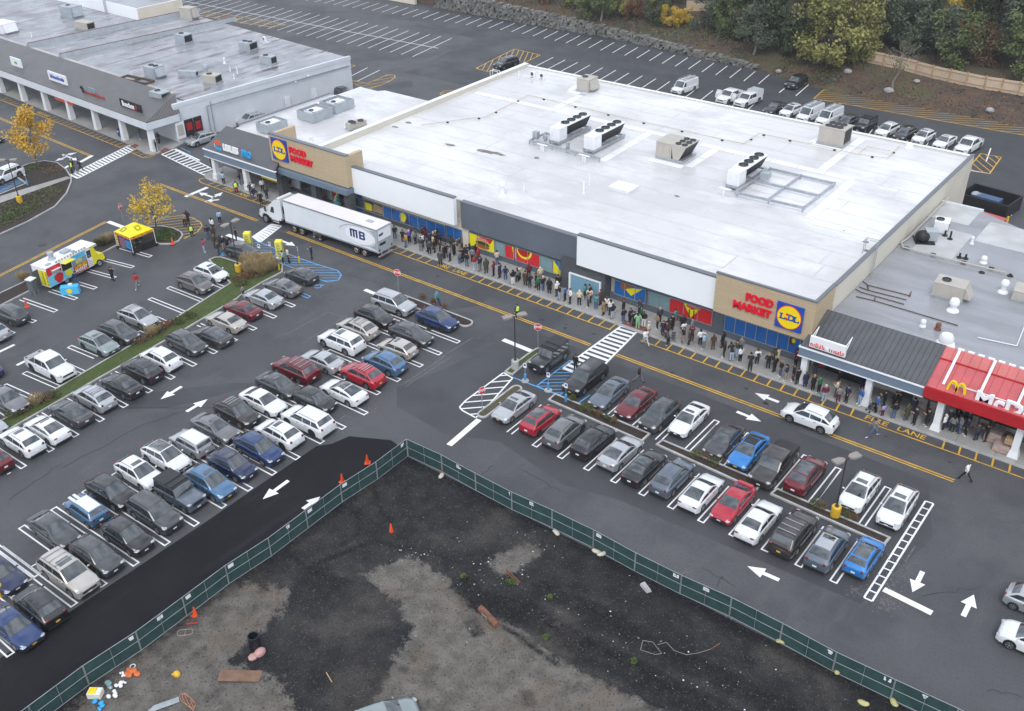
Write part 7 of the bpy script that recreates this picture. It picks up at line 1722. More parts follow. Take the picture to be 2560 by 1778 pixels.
for k,c,x,y,hd,f,lb in[('suv','white',1818,934,180,'','white SUV driving along the lane toward the left'),('suv','dark grey',546,563,8,'s','dark grey estate car with people behind it beside the yellow totem'),('big','white',12,392,-75,'','white car in the blue bay at the left photo edge'),('sedan','black',-22,306,5,'','black car end at the left photo edge by the autumn tree'),('suv','silver',452,310,-92,'','silver minivan parked beside the white shop wall'),('suv','silver',562,266,-90,'','silver car roof behind the small shop roof'),('suv','black',764,206,172,'r','black SUV with roof rails behind the white shop roof'),('big','black',1136,142,-97,'','black SUV parked on the yellow hatched island behind the store'),('big','black',1787,184,-95,'','lone black SUV by the wooded slope'),('hatch','silver',2334,1355,0,'','silver car cut by the right photo edge, taillight showing'),('suv','white',2327,1440,182,'','white rounded car at the lower right photo edge')]:
 x,y=Dp(x,y,.75);put_car(k,c,x,y,hd,lb,'cars elsewhere on the site',f)
bk=[('van','white',1537,'l','white van with ladder rack, leftmost behind the supermarket'),('pickup','white',1640,'o','white pickup with open doors behind the supermarket'),('pickup','white',1680,'x','white truck with boxed bed and red print behind the supermarket'),('sedan','black',1741,'',''),('suv','white',1777,'s',''),('van','white',1819,'l',''),('van','white',1862,'l',''),('suv','dark grey',1904,'',''),('jeep','black',1943,'',''),('suv','white',1993,'',''),('suv','dark brown',2034,'s',''),('suv','white',2075,'s',''),('sedan','white',2123,'s',''),('pickup','white',2176,'','')]
for i,(k,c,px,f,lb)in enumerate(bk):
 best=min((abs(g(px*1.11401,v,1.3)[1]-(142.6 if i>2 else 143.5)),v)for v in range(200,460));x,y=g(px*1.11401,best[1],1.3)
 if not lb:
  lb='%s between %s and %s behind the store'%(desc((k,c,0,0,0,f)),desc((bk[i-1][0],bk[i-1][1],0,0,0,''),False),desc((bk[i+1][0],bk[i+1][1],0,0,0,''),False))if i+1<len(bk)else 'white pickup at the right end of the row behind the store'
 put_car(k,c,x,y,-97,lb,'cars parked behind the supermarket',f)
x,y=Dp(858,1634);put_car('suv','sage grey',x,y,60,'pale blue grey car with its roof at the bottom photo edge','cars elsewhere on the site')
# ---------------------------------------------------------------- people: one continuous skinned body per pose, copied with their own clothes
CL={}
def cloth(n,c):CL[n]=mat('cloth_'+n.replace(' ','_'),c,.85,var=.18,scale=9)
for n,c in(('black',(.014,.014,.016)),('dark grey',(.05,.052,.056)),('grey',(.19,.195,.2)),('white',(.74,.74,.74)),('cream',(.62,.54,.38)),('tan',(.30,.19,.09)),('brown',(.075,.045,.03)),('navy',(.018,.025,.06)),('blue',(.04,.12,.34)),('light blue',(.32,.46,.60)),('teal',(.07,.24,.26)),('green',(.02,.14,.07)),('pale green',(.25,.48,.25)),('olive',(.055,.06,.035)),('red',(.40,.02,.03)),('burgundy',(.13,.015,.03)),('magenta',(.42,.02,.14)),('purple',(.14,.06,.34)),('lavender',(.34,.32,.62)),('yellow',(.52,.30,.03)),('hi-vis',(.55,.85,.12)),('jeans',(.065,.11,.21)),('light jeans',(.36,.46,.58)),('khaki',(.33,.27,.18))):cloth(n,c)
SKIN=[mat('skin_%d'%i,c,.6)for i,c in enumerate(((.50,.29,.20),(.38,.20,.13),(.12,.06,.04)))]
SHOE=[mat('shoe_dark',(.02,.02,.02),.6),mat('shoe_white',(.7,.7,.7),.6)]
HAIR=dict(d=mat('hair_dark',(.015,.011,.009),.6),b=mat('hair_brown',(.07,.04,.02),.6),g=mat('hair_grey',(.5,.5,.5),.6),y=mat('hair_blond',(.35,.23,.09),.6))
def body(pose):
 V,E,Rr,tg=[],[],[],[]
 def pt(p,r,par=None,t=1):
  V.append(p);r=r if isinstance(r,tuple)else(r,r);k_=1.14 if t==1 and r[0]>.04 else 1.08 if t==2 else 1.0;Rr.append((r[0]*k_,r[1]*k_));i=len(V)-1
  if par is not None:E.append((par,i));tg.append(t)
  return i
 ln_=.30 if pose=='b' else 0.0
 pel=pt((0,0,.93),(.135,.165));sp=pt((ln_*.35,0,1.10),(.11,.145),pel,1);ch=pt((ln_*.9,0,1.30-ln_*.12),(.12,.17),sp,1)
 sh=pt((ln_*1.2-.01,0,1.425-ln_*.2),(.08,.13),ch,1);nk=pt((ln_*1.35,0,1.50-ln_*.26),.052,sh,0);hz_=(ln_*1.55+.015,0,1.60-ln_*.3)
 hd=pt(hz_,(.098,.078),nk,0);pt((hz_[0]-.005,0,hz_[2]+.10),(.075,.065),hd,0);pt((hz_[0]+.115,0,hz_[2]-.005),.013,hd,0)
 for s in(1,-1):
  pt((hz_[0]-.01,s*.088,hz_[2]),.014,hd,0)
  dx=.34*s if pose=='w' else 0.0
  hp=pt((0,s*.085,.88),(.10,.095),pel,2);kn=pt((dx*.55+.02,s*.10,.49),.066,hp,2);an=pt((dx-(.12 if pose=='w' and s<0 else 0),s*.105,.10+(.06 if pose=='w' and s<0 else 0)),.044,kn,2)
  z0=.04+(.05 if pose=='w' and s<0 else 0);ax=V[an][0]
  pt((ax-.05,s*.11,z0),.04,an,3);to=pt((ax+.09,s*.125,z0-.005),(.036,.05),an,3);pt((ax+.17,s*.135,z0-.012),(.026,.042),to,3)
  S=V[sh];sx,sz=S[0],S[2]
  so=pt((sx,s*.185,sz-.02),.068,sh,1)
  k={'s':((.0,.235,-.30),(.05,.235,-.54)),'p':((.02,.24,-.29),(.24,.13,-.20)),'k':((-.06,.30,-.27),(.08,.20,-.46)),'w':((-.13*s,.235,-.27),(-.16*s+.06,.225,-.50)),'u':((.14,.25,-.15),(.24,.13,.12)),'c':((.08,.26,-.27),(.25,-.04,-.22)),'b':((.10,.22,-.28),(.22,.15,-.46))}[pose]
  el=pt((sx+k[0][0],s*k[0][1],sz+k[0][2]),.05,so,1);wr=pt((sx+k[1][0],s*k[1][1],sz+k[1][2]),.034,el,1)
  d=(Vector(V[wr])-Vector(V[el])).normalized();side=Vector((0,s,0));up=d.cross(side).normalized()if abs(d.y)<.9 else Vector((0,0,1));lat=d.cross(up).normalized()
  pm=Vector(V[wr])+d*.06;pa=pt(tuple(pm),(.022,.036),wr,0)
  for f in range(4):
   o=up*((f-1.5)*.019);l_=(.075,.09,.085,.065)[f]
   f1=pt(tuple(pm+o+d*.045),.0095,pa,0);f2=pt(tuple(pm+o+d*(.045+l_*.5)-lat*.012),.0085,f1,0);pt(tuple(pm+o+d*(.045+l_*.85)-lat*.035),.0075,f2,0)
  th=pt(tuple(pm-d*.02+up*.045),.010,pa,0);pt(tuple(pm+d*.03+up*.062),.0085,th,0)
 me=bpy.data.meshes.new('body');me.from_pydata(V,E,[]);ob=bpy.data.objects.new('body',me);COL.objects.link(ob)
 ob.modifiers.new('skin','SKIN').use_smooth_shade=True;ob.modifiers.new('sub','SUBSURF').levels=1
 for i,q in enumerate(me.skin_vertices[0].data):q.radius=Rr[i];q.use_root=i==0
 out=bpy.data.meshes.new_from_object(ob.evaluated_get(bpy.context.evaluated_depsgraph_get()));bpy.data.objects.remove(ob)
 zm=min(v.co.z for v in out.vertices)
 for v in out.vertices:v.co.z-=zm
 for q in(SKIN[0],CL['black'],CL['jeans'],SHOE[0]):out.materials.append(q)
 seg=[(Vector(V[a]),Vector(V[b_]),t,Rr[b_][0])for(a,b_),t in zip(E,tg)]
 for p in out.polygons:
  c=p.center+Vector((0,0,zm));best=(9,1)
  for a,q,t,r in seg:
   ab=q-a;u=max(0,min(1,(c-a).dot(ab)/max(1e-9,ab.length_squared)));dd=(c-(a+ab*u)).length-r*.6
   if dd<best[0]:best=(dd,t)
  t=best[1]
  if t==1 and c.z<.94:t=2
  if t==2 and c.z>.95:t=1
  p.material_index=t
 out.name='body'
 return out,(hz_[0],hz_[2]-zm),ln_
BODY={}
def hair_mesh(kind):
 b=MB();b.ball((-.012,0,.045),(.112,.095,.10),10,6)
 if kind=='l':b.ball((-.075,0,-.09),(.055,.10,.19),8,6)
 if kind=='c':b.box(.06,.19,-.06,.06,.045,.06)
 if kind=='h':b.ball((-.05,0,-.06),(.09,.12,.12),8,6)
 return b.mesh('hair',HAIR['d'],70)
HM={k:hair_mesh(k)for k in 'slch'}
ceb=MB();ceb.lathe([(.215,.50),(.20,.75),(.175,1.0),(.185,1.2),(.19,1.36),(.12,1.46)],(0,0,0),14,sx=.78);COAT=ceb.mesh('coat',CL['black'],60)
eb=MB();eb.ball((.098,.034,.01),.011,6,4);eb.ball((.098,-.034,.01),.011,6,4);eb.box(.09,.101,-.024,.024,-.052,-.045);FACE=eb.mesh('face_details',M['dark'])
NAMED={}
def person(x,y,pose,top,low,hair,head,label,z=0.0,extra='',sc=1.0,grp='people queueing along the store'):
 if pose not in BODY:BODY[pose]=body(pose)
 me,(hx,hzz),lean=BODY[pose];rr=random.Random(int(x*97)+int(y*31))
 t=thing('person',label,'person',(x,y,z),R(head),grp);s=sc*rr.uniform(.95,1.04);s*=1.03;t.scale=(s*rr.uniform(1.05,1.25),s*rr.uniform(1.06,1.22),s)
 o=link('body',me,t)
 sk=SKIN[rr.choice((0,0,1,1,2))]
 def setm(ob,i,m_):ob.material_slots[i].link='OBJECT';ob.material_slots[i].material=m_
 setm(o,0,sk);setm(o,1,CL[top]);setm(o,2,CL[low]);setm(o,3,SHOE[rr.random()<.4])
 kind='l' if 'l' in extra else 'c' if 'c' in extra else 'h' if 'h' in extra else 's'
 if hair!='n':
  h=link('hair' if kind in 'sl' else('cap' if kind=='c' else 'hood'),HM[kind],t,(hx,0,hzz));setm(h,0,CL[top]if kind=='h' else CL['black']if kind=='c' else HAIR[hair])
 link('face_details',FACE,t,(hx,0,hzz))
 if 'o' in extra:c=link('coat',COAT,t);setm(c,0,CL[top])
 if 'v' in extra:
  b=MB();b.lathe([(.19,.98),(.195,1.2),(.20,1.38),(.13,1.47)],(0,0,0),14,sx=.80);q=b.build('vest',CL['hi-vis'],t,60)
 if 'a' in extra:b=MB();b.ball((-.19,0,1.22),(.10,.15,.21),9,6);b.build('backpack',M['dark'],t,60)
 return t
def where(x):
 for lim,s in((-100.5,'under the left shop canopy'),(-84,'by the store entrance'),(-68.6,'behind the trailer'),(-63.2,'by the burger poster'),(-57.2,'by the melon poster'),(-53.8,'by the yellow triangle poster'),(-48.1,'by the pale blue shutter'),(-43.8,'by the chicken poster'),(-40.8,'by the pale glass'),(-35.6,'by the red poster'),(-26.3,'by the blue windows'),(-15,'under the smoothie canopy')):
  if x<lim:return s
 return 'under the red canopy'
QUEUE='''A 175 705 s black jeans|A 345 920 s light blue,black|A 585 940 c black,jeans|A 530 1050 s black,black v|A 735 1065 k navy,navy|A 778 1072 s white,navy|A 822 1130 b navy,khaki|A 905 1030 s white,black|A 880 1200 k black,black g|A 965 1135 k navy,black|A 1240 1020 s black,black c|A 1305 1010 s burgundy,khaki
A 2000 1340 k teal,black|B 735 915 s black,jeans|B 850 960 p black,black|B 890 1025 k yellow,jeans l|B 940 965 p purple,black g|B 1030 980 s grey,navy l|B 1108 1078 s dark grey,grey|B 1138 1025 u white,black|B 1203 1085 k black,black|B 1230 1135 s dark grey,black|B 1305 1100 s black,black|B 1380 1108 k olive,black|B 1436 1190 s black,dark grey|B 1468 1178 k black,black c|B 1525 1222 k grey,black
B 1580 1145 s black,black o|B 1385 1262 s dark grey,black o|B 1663 1270 s grey,jeans|B 1705 1240 s black,black o|B 1762 1300 k black,jeans|B 1890 1190 s black,black h|B 1932 1235 s red,dark grey h|B 1880 1345 s red,light jeans l|B 1955 1368 s navy,grey|B 2042 1398 s olive,olive oh|B 2150 1435 p burgundy,black h|B 2236 1465 s navy,navy o
C 597 815 k navy,jeans c|C 705 875 p black,white l|C 765 848 s grey,black l|C 800 808 s cream,black|C 880 885 s brown,black o|C 945 925 k black,dark grey|C 930 790 s burgundy,black h|C 1032 910 s black,black|C 1070 965 s green,black|C 1137 968 k black,jeans g|C 1225 1000 s black,dark grey ol|C 1335 1040 s white,brown h|C 1352 940 s black,black|C 1367 1085 s black,light jeans|C 1450 1105 s blue,black d|C 1522 1145 k white,black
C 1652 1170 p cream,black h|C 1782 1200 p grey,dark grey|C 1890 1235 p teal,jeans|C 2002 1310 s tan,black o|C 2042 1258 s white,black l|C 2100 1312 s white,navy l|C 2132 1360 k black,light jeans
D 447 610 s black,black l|D 447 735 k black,jeans|D 545 740 s navy,black|D 600 780 p black,black|D 652 815 k pale green,pale green l|D 735 795 s black,white l|D 702 700 s green,black|D 807 915 s cream,khaki g|D 935 820 p tan,black|D 965 730 s dark grey,black n|D 1015 915 s navy,navy o|D 1082 885 s dark grey,black ol|D 1062 940 s burgundy,black c|D 1092 1040 b dark grey,black|D 1310 930 c white,black|D 1308 1015 k black,khaki l|D 1390 1045 s dark grey,black l|D 1428 1000 u burgundy,black
D 1548 1060 k white,black c|D 1602 1110 s light blue,grey g|D 1732 1120 s brown,brown l|D 1868 1090 s black,black l|D 1890 1230 p black,black|E 162 820 b black,light jeans l|E 230 757 p olive,light jeans|E 290 705 s grey,dark grey n|E 285 835 s white,black l|E 425 960 b black,black c|E 525 872 s white,black ca|E 682 940 k black,black y|E 775 980 k black,black y|E 860 1040 k black,jeans n|E 940 1100 p navy,khaki c|E 1042 1105 s black,burgundy l|E 1102 1155 s black,black
E 1212 1205 s navy,navy ol|E 1325 1250 s black,black y|E 1412 1280 p green,black|E 1490 1380 s burgundy,light jeans g|E 1662 1325 p cream,black c|E 1692 1400 s grey,burgundy|E 1806 1415 k navy,black|E 1996 1450 s blue,light jeans|F 165 862 s blue,black|F 275 800 p black,black|F 420 810 k black,black|F 415 955 k black,jeans|F 600 985 s olive,jeans ol|F 712 1040 p black,black|F 890 1062 p black,dark grey o|F 1128 1130 s white,black h|F 1250 1160 s grey,black l|F 1378 1080 s black,black l|F 1350 1162 s grey,jeans
F 1450 1200 s navy,black|F 1600 1272 p dark grey,navy|F 1732 1282 p black,black|F 1800 1190 s brown,black'''.replace('\n','|').split('|')
CQ=[]
for ln_ in QUEUE:
 q=ln_.replace(',',' , ')if ',' in ln_ else ln_.replace('black jeans','black , jeans');a,c=q.split(' , ');a=a.split();c=c.split()
 ex=''
 if len(c)>1 and c[-1]not in('jeans','grey','green'):ex=c.pop()
 CQ.append((a[0],float(a[1]),float(a[2]),a[3],' '.join(a[4:]),' '.join(c),ex))
GN=dict(jeans='jeans')
PT=dict(s='',p='looking at hands',k='hands in pockets',u='arms raised',c='arms folded',b='bending',w='walking')
def say(top,low,ex):return 'person in %s %s and %s'%(top,'coat' if 'o' in ex else 'hoodie' if 'h' in ex else 'top',low if 'jeans' in low else low+' trousers')
for i,(k,fx,fy,pose,top,low,ex)in enumerate(CQ):
 x,y=Z(k,fx,fy,.15);y=min(y,77.0);zz=.15 if y>73.42 else 0.0
 lab=say(top,low,ex)+' '+where(x)
 nb=CQ[i+1]if i+1<len(CQ)else CQ[i-1]
 lab+=', %s%s'%((PT[pose]+' ')if PT[pose]and pose in 'ubc' else '','beside the %s top'%nb[4])
 n=0
 if lab in NAMED:lab=lab.replace('beside the','kerb side of the' if y<NAMED[lab]else 'wall side of the')
 if len(lab.split())>16:lab=lab.replace(' the ',' ').replace(' of ',' ')
 NAMED[lab]=y
 hair=next((h for h in ex if h in 'gyn'),None)or 'ddbdb'[i%5]
 person(x,y,pose,top,low,hair,180+random.Random(i).uniform(-75,60),lab,zz,ex)
rr=random.Random(77);TOPS=['black','black','dark grey','navy','brown','olive','grey','burgundy','cream','teal','black'];LOWS=['black','dark grey','jeans','navy','black','khaki']
for i in range(46):
 x=rr.choice((rr.uniform(-75,-66),rr.uniform(-66,-36),rr.uniform(-30,-6.5)));y=rr.uniform(75.0,76.6);top,low,ex,pose=rr.choice(TOPS),rr.choice(LOWS),rr.choice(('','','o','h','l','c','a')),rr.choice('sspkkc')
 if any(abs(x-c)<.3 for c in(-25.6,-19.75,-13.75,-7.6))or-54<x<-47.9:y-=.6
 lab=say(top,low,ex)+' '+where(x)+', in the back rank';n=0
 for w in('by the wall','turned to the wall','half hidden','behind others'):
  if lab not in NAMED:break
  lab=lab.split(', ')[0]+', '+w
 if len(lab.split())>16:lab=lab.replace(' the ',' ')
 NAMED[lab]=y;person(x,y,pose,top,low,'ddbdg'[i%5],rr.uniform(110,260),lab,.15,ex)
O='people walking or gathered in the car park'
for p,pose,top,low,hr,hd,lb,ex in[(Z('J',850,470),'k','black','black','d',-60,'tall person in black coat standing on the yellow hatching','o'),(Z('J',790,505),'s','khaki','black','b',-50,'person in khaki top with dark backpack on the yellow hatching','a'),(Z('J',930,728),'s','black','black','d',150,'person in hi-vis vest and black trousers at the yellow hatching','v'),(Z('J',1238,748),'k','black','jeans','d',-30,'person in black top and jeans right of the kerb cone','c'),(Z('J',1320,600),'s','white','black','d',100,'long haired person in white top and black skirt behind the crowd','l'),(Z('J',1460,455),'s','light blue','black','b',160,'person in light blue jacket by the yellow lane line',''),(Z('J',1160,1005),'u','magenta','light jeans','d',40,'person in magenta top raising a phone toward the crowd',''),(Z('J',1365,915),'s','olive','black','b',20,'person in olive coat at the left of the crowd by the estate car','o'),(Z('J',1430,1062),'s','olive','jeans','b',20,'person in olive top and jeans nearest the grass in the crowd',''),(Z('J',1470,910),'s','dark grey','black','n',-20,'bald person in dark grey jacket in the crowd',''),(Z('J',1535,962),'k','black','khaki','g',180,'person in black jacket and khaki trousers beside the estate car',''),(Z('J',1600,935),'b','black','black','d',0,'person in black leaning at the estate car boot',''),(Z('J',1775,800),'k','black','black','d',-120,'person in black behind the estate car roof',''),(Z('J',1345,760),'s','brown','black','b',0,'person in brown top behind the olive coat in the crowd',''),(Z('M',2045,1125),'p','black','black','d',100,'person in black carrying a white plate from the food truck',''),(Z('M',1240,1225),'s','navy','jeans','d',150,'person in navy jacket and jeans at the food truck counter',''),(T(0,1,1235,985),'w','red','grey','d',-70,'person in red vest and grey trousers walking near the food truck',''),(Z('H',600,965),'s','olive','black','d',-30,'person in olive clothes at the yellow tent front leg',''),(Z('H',690,800),'p','dark grey','black','b',-20,'person in dark grey under the yellow tent',''),(Z('K',1360,1105),'k','light blue','black','d',60,'person in light blue shirt beside the yellow totem',''),(Z('K',1485,1065),'s','cream','black','b',60,'person in cream top beside the light blue shirt at the totem',''),(Z('K',2022,985),'p','navy','black','b',-120,'person in navy uniform standing in the lane beside the trailer',''),(T(0,0,650,1560),'s','black','black','d',30,'person in hi-vis vest at the left zebra crossing','v'),(T(0,0,668,1535),'s','black','black','d',60,'person in black between hi-vis vest and navy jacket at left crossing',''),(T(0,0,728,1540),'w','navy','black','d',80,'person in navy jacket on the left zebra crossing',''),(T(0,0,1265,1258),'s','dark grey','jeans','b',-100,'person in dark grey and jeans right of the blue mailbox',''),(T(0,0,1432,1295),'k','black','black','d',-90,'person in black by the shop corner under the white canopy',''),(T(0,0,1408,1365),'u','black','dark grey','d',-110,'person in black raising arms at the pavement corner',''),(Z('C',765,1362),'s','black','black','d',170,'person in hi-vis vest on the yellow lane line behind the lamp','v'),(Z('D',762,1052),'w','white','light jeans','d',150,'person in white shirt and light jeans stepping into the lane',''),(T(3,2,1760,1118),'w','white','black','b',170,'person in white shirt walking in the lane at the right',''),(T(2,2,1135,235),'w','black','grey','n',15,'person in black jacket and grey trousers walking behind parked cars',''),(T(2,2,568,132),'s','black','black','d',90,'person in black standing between two black SUVs',''),(T(1,1,1628,1148),'w','teal','navy','d',-20,'person in teal hoodie walking by the thin island','h'),(Z('F',120,1215),'w','grey','jeans','d',-140,'person in grey vest and jeans crossing the FIRE LANE words','')]:
 person(p[0],p[1],pose,top,low,hr,hd,lb,.15 if p[1]>73.4 else 0,ex,1.0,O)
x,y=Z('F',262,920,.15);person(x,y,'s','lavender','burgundy','d',150,'small child in lavender jacket under the smoothie canopy',.15,'',.72)
x,y=T(0,1,2185,1070);person(x,y,'s','grey','dark grey','b',0,'small child in grey beside the silver sedan at the grass',.1,'',.7,O)
for k,(x,y)in enumerate((Z('F',95,850,.15),Z('D',1165,985,.15))):
 t=thing('pushchair',('dark pushchair beside the column under the smoothie canopy','dark pushchair held by a bending person at the red poster')[k],'pushchair',(x,y,.15),1.0+k);b=MB();b.slab([(-.25,-.2,.35),(.2,-.2,.3),(.35,-.2,.75),(-.05,-.2,.7)],(0,1,0),.4);b.build('seat',M['dark'],t,40)
 b=MB();b.bar((-.3,-.2,.08),(.1,-.2,.75),.03,.03);b.bar((-.3,.2,.08),(.1,.2,.75),.03,.03);b.bar((.3,-.2,.08),(-.2,-.2,.6),.03,.03);b.bar((.3,.2,.08),(-.2,.2,.6),.03,.03);b.bar((-.35,-.2,.95),(-.35,.2,.95),.03,.03);b.bar((-.35,-.2,.95),(.05,-.2,.6),.03,.03);b.bar((-.35,.2,.95),(.05,.2,.6),.03,.03);b.build('frame',M['steel'],t)
 for wx in(-.3,.3):
  for wy in(-.22,.22):b=MB();b.tube((wx,wy-.02,.1),(wx,wy+.02,.1),.1,n=10);b.build('wheel',M['black'],t)
x,y=Z('A',520,1040,.15);t=thing('red_bag','red shopping bag held by the person in hi-vis vest under the left canopy','bag',(x+.25,y-.15,.5));b=MB();b.hexa([(-.17,-.08,0),(.17,-.08,0),(.17,.08,0),(-.17,.08,0),(-.2,-.1,.35),(.2,-.1,.35),(.2,.1,.35),(-.2,.1,.35)]);b.build('bag',M['red'],t)
# ---------------------------------------------------------------- slope, wall, wooden fence, trees and plants
def yfront(x):
 if x<-106:return 165.4
 if x<-74:return 165.4-(x+106)/32*3.2
 if x<-58:return 162.2-(x+74)/16*5.0
 return 157.2-(x+58)*-.003
def wallh(x):
 return max(0.0,min(2.7,2.7-(x+135)/62*2.3))if x<-72 else 0.0
def terr(x,y):
 e=max(0,y-yfront(x));p=Vector((x*.07,y*.07,0))
 return wallh(x)*min(1,e*3+(1 if e>.2 else 0))+e*(.13+.04*(1 if x<-70 else.6))+min(1,e/3)*(.5*noise.noise(p)+.15*noise.noise(p*4))+.02
M['litter']=layered('leaf_litter',(0.075,0.055,0.042),[((0.125,0.072,0.042),0.4,0.45,0.62,0.85,W_),((0.050,0.042,0.034),0.16,0.48,0.64,0.9,W_),((0.085,0.088,0.045),0.10,0.48,0.62,0.75,W_),((0.20,0.14,0.095),3.5,0.60,0.74,0.7,W_),((0.02,0.017,0.014),4.0,0.55,0.7,0.7,W_)],0.95,0.9,9)
b=MB()
def tp_(u,v):
 x=-290+360*u;y=yfront(x)+.02+150*v**1.6
 return(x,y,terr(x,y)if v>0 else.02)
b.grid(tp_,180,60);struct(b.build('hillside',M['litter'],smooth=180))
def gt(i,j,x,y):
 z=0.0
 for _ in range(25):p=T(i,j,x,y,z);z+=(terr(*p)-z)*.6
 p=T(i,j,x,y,z);return(p[0],p[1],terr(*p))
rk=layered('field_stone',(0.15,0.145,0.132),[((0.27,0.265,0.25),1.6,.45,.6,.8,W_),((0.10,0.105,0.085),0.45,.5,.66,.8,W_),((0.05,0.05,0.045),2.2,.56,.66,.9,(.5,.5,1.6)),((.09,.11,.05),.2,.55,.7,.5,W_)],.9,1.0,2.2)
RW=thing('retaining_wall','long dry stone retaining wall below the wooded slope','wall',(-110,164,0));rr=random.Random(2)
b=MB();x=-150.0
while x<-73:
 h=wallh(x)+.15;z=-.1
 while z<h:
  w_=rr.uniform(.35,1.15);hh=rr.uniform(.22,.5);y=yfront(x)-.35+.12*z
  c=(x+w_/2+rr.uniform(-.3,.3),y+rr.uniform(-.12,.12),z+hh/2)
  p=[]
  for dz in(-.5,.5):
   for dx,dy in((-.5,-.5),(.5,-.5),(.5,.6),(-.5,.6)):p.append((c[0]+110+dx*w_*rr.uniform(.85,1.1),c[1]-164+dy*1.0*rr.uniform(.8,1.1),c[2]+dz*hh*rr.uniform(.85,1.1)))
  b.hexa(p);z+=hh*.93
 x+=.72
b.build('stonework',rk,RW)
CW=thing('concrete_wall','pale concrete wall end at the top of the photo','wall',(-170,164.6,0));b=MB();b.box(-40,14.3,-.4,.4,0,2.6);b.build('wall',M['pale_cream'],CW);b=MB();b.box(-40,14.4,-.5,.5,2.6,2.75);b.build('coping',M['kerb'],CW)
fpts=[gt(3,0,*q)for q in((890,560),(1030,592),(1175,620),(1320,660),(1465,700),(1620,735),(1770,768),(1935,800),(2085,825),(2240,852),(2400,885),(2560,915))]
WF=thing('wooden_fence','stepped pale timber board fence on the leaf covered slope','fence',fpts[0])
bw=stripes('fence_boards',(.56,.45,.33),(.40,.30,.21),'X',.32,.12,.8,.3)
for a,c in zip(fpts,fpts[1:]):
 o=Vector(fpts[0]);z0=min(a[2],c[2])-.3;z1=max(a[2],c[2])+2.0
 b=MB();b.bar(tuple(Vector((a[0],a[1],(z0+z1)/2))-o),tuple(Vector((c[0],c[1],(z0+z1)/2))-o),.06,z1-z0);pn=b.build('board_panel',bw,WF)
 b=MB()
 for zz in(z0+.8,z1-.35):b.bar(tuple(Vector((a[0],a[1]-.07,zz))-o),tuple(Vector((c[0],c[1]-.07,zz))-o),.08,.1)
 b.build('rail',M['wood'],pn)
 b=MB();p=Vector(a)-o;b.box(p.x-.12,p.x+.12,p.y-.15,p.y+.08,p.z-.3,z1-o.z+.12);b.build('post',M['wood'],WF)
a,c=gt(2,0,1560,100),gt(2,0,1790,100)
t=thing('wooden_fence','short brown board fence glimpsed between autumn trees','fence',a);b=MB();b.bar((0,0,1.0),(c[0]-a[0],c[1]-a[1],1.0),.06,2.0);b.build('board_panel',bw,t)
LF={}
for n,c,c2 in(('green',(.075,.105,.035),(.15,.18,.06)),('dark',(.042,.062,.028),(.09,.11,.048)),('blue',(.068,.095,.06),(.13,.155,.095)),('olive',(.19,.20,.055),(.34,.32,.10)),('gold',(.46,.30,.02),(.72,.52,.07)),('orange',(.46,.27,.02),(.74,.46,.05)),('rust',(.12,.055,.03),(.22,.11,.05)),('straw',(.30,.22,.11),(.45,.36,.20)),('bush',(.05,.075,.02),(.12,.12,.035)),('dry',(.10,.06,.03),(.2,.13,.06)),('lawn',(.045,.085,.012),(.09,.14,.03))):
 LF[n]=mat('leaves_'+n,c,.75,var=.01,col2=c2,scale=1.3,detail=3)
LF_BARK=mat('bark',(.10,.085,.07),.9,var=.25,scale=4);LF_PALE=mat('pale_bark',(.23,.20,.17),.9,var=.2,scale=3)
def leaf(b,p,s,rr):
 n=Vector((rr.gauss(0,1),rr.gauss(0,1),rr.gauss(0.5,1))).normalized();u=n.orthogonal().normalized();v=n.cross(u);a=rr.random()*6.28;u,v=u*math.cos(a)+v*math.sin(a),v*math.cos(a)-u*math.sin(a)
 b.face([p-u*s*.5,p+v*s*.3,p+u*s*.5,p-v*s*.3])
def tree_mesh(seed,h,cr,nl,ls,base=.35,lean=.0,top=1.0,gap=.5,tr=None):
 rr=random.Random(seed);tk=MB();cn=MB();tr=tr or h*.022
 pts=[Vector((0,0,-.4))];n=5
 for i in range(1,n+1):pts.append(Vector((lean*h*i/n+rr.gauss(0,.02)*h,rr.gauss(0,.02)*h,h*.82*i/n)))
 for i in range(n):tk.tube(pts[i],pts[i+1],tr*(1-i/(n+1)),tr*(1-(i+1)/(n+1)),7)
 clumps=[]
 for k in range(int(15+h*1.8)):
  f=base+(1-base)*rr.random();a=rr.random()*6.28;i=min(n-1,int(f*n));p=pts[i].lerp(pts[i+1],f*n-i)
  rad=cr*(1.0 if base<.1 else math.sin(math.pi*min(1,(f-base)/(1-base)*.75+.22)))*rr.uniform(.55,1.0)
  q=p+Vector((math.cos(a)*rad,math.sin(a)*rad,h*.10*rr.uniform(.2,1.6)*top));tk.tube(p,q,tr*.32*(1.2-f*.6),tr*.08,5)
  m=p.lerp(q,.6)
  for _ in range(2):tk.tube(m,q+Vector((rr.gauss(0,.22)*cr,rr.gauss(0,.22)*cr,rr.gauss(.1,.15)*cr)),tr*.12,tr*.04,4)
  clumps.append((q,cr*rr.uniform(.16,.42)))
  if rr.random()<.6:clumps.append((p.lerp(q,.6),cr*rr.uniform(.15,.34)))
 for k in range(nl):
  q,r=rr.choice(clumps);d=Vector((rr.gauss(0,1),rr.gauss(0,1),rr.gauss(-.25,1.15))).normalized()*r*rr.random()**gap
  leaf(cn,q+d,ls*rr.uniform(.6,1.4),rr)
 return tk.mesh('trunk',LF_BARK),cn.mesh('crown',LF['green'])
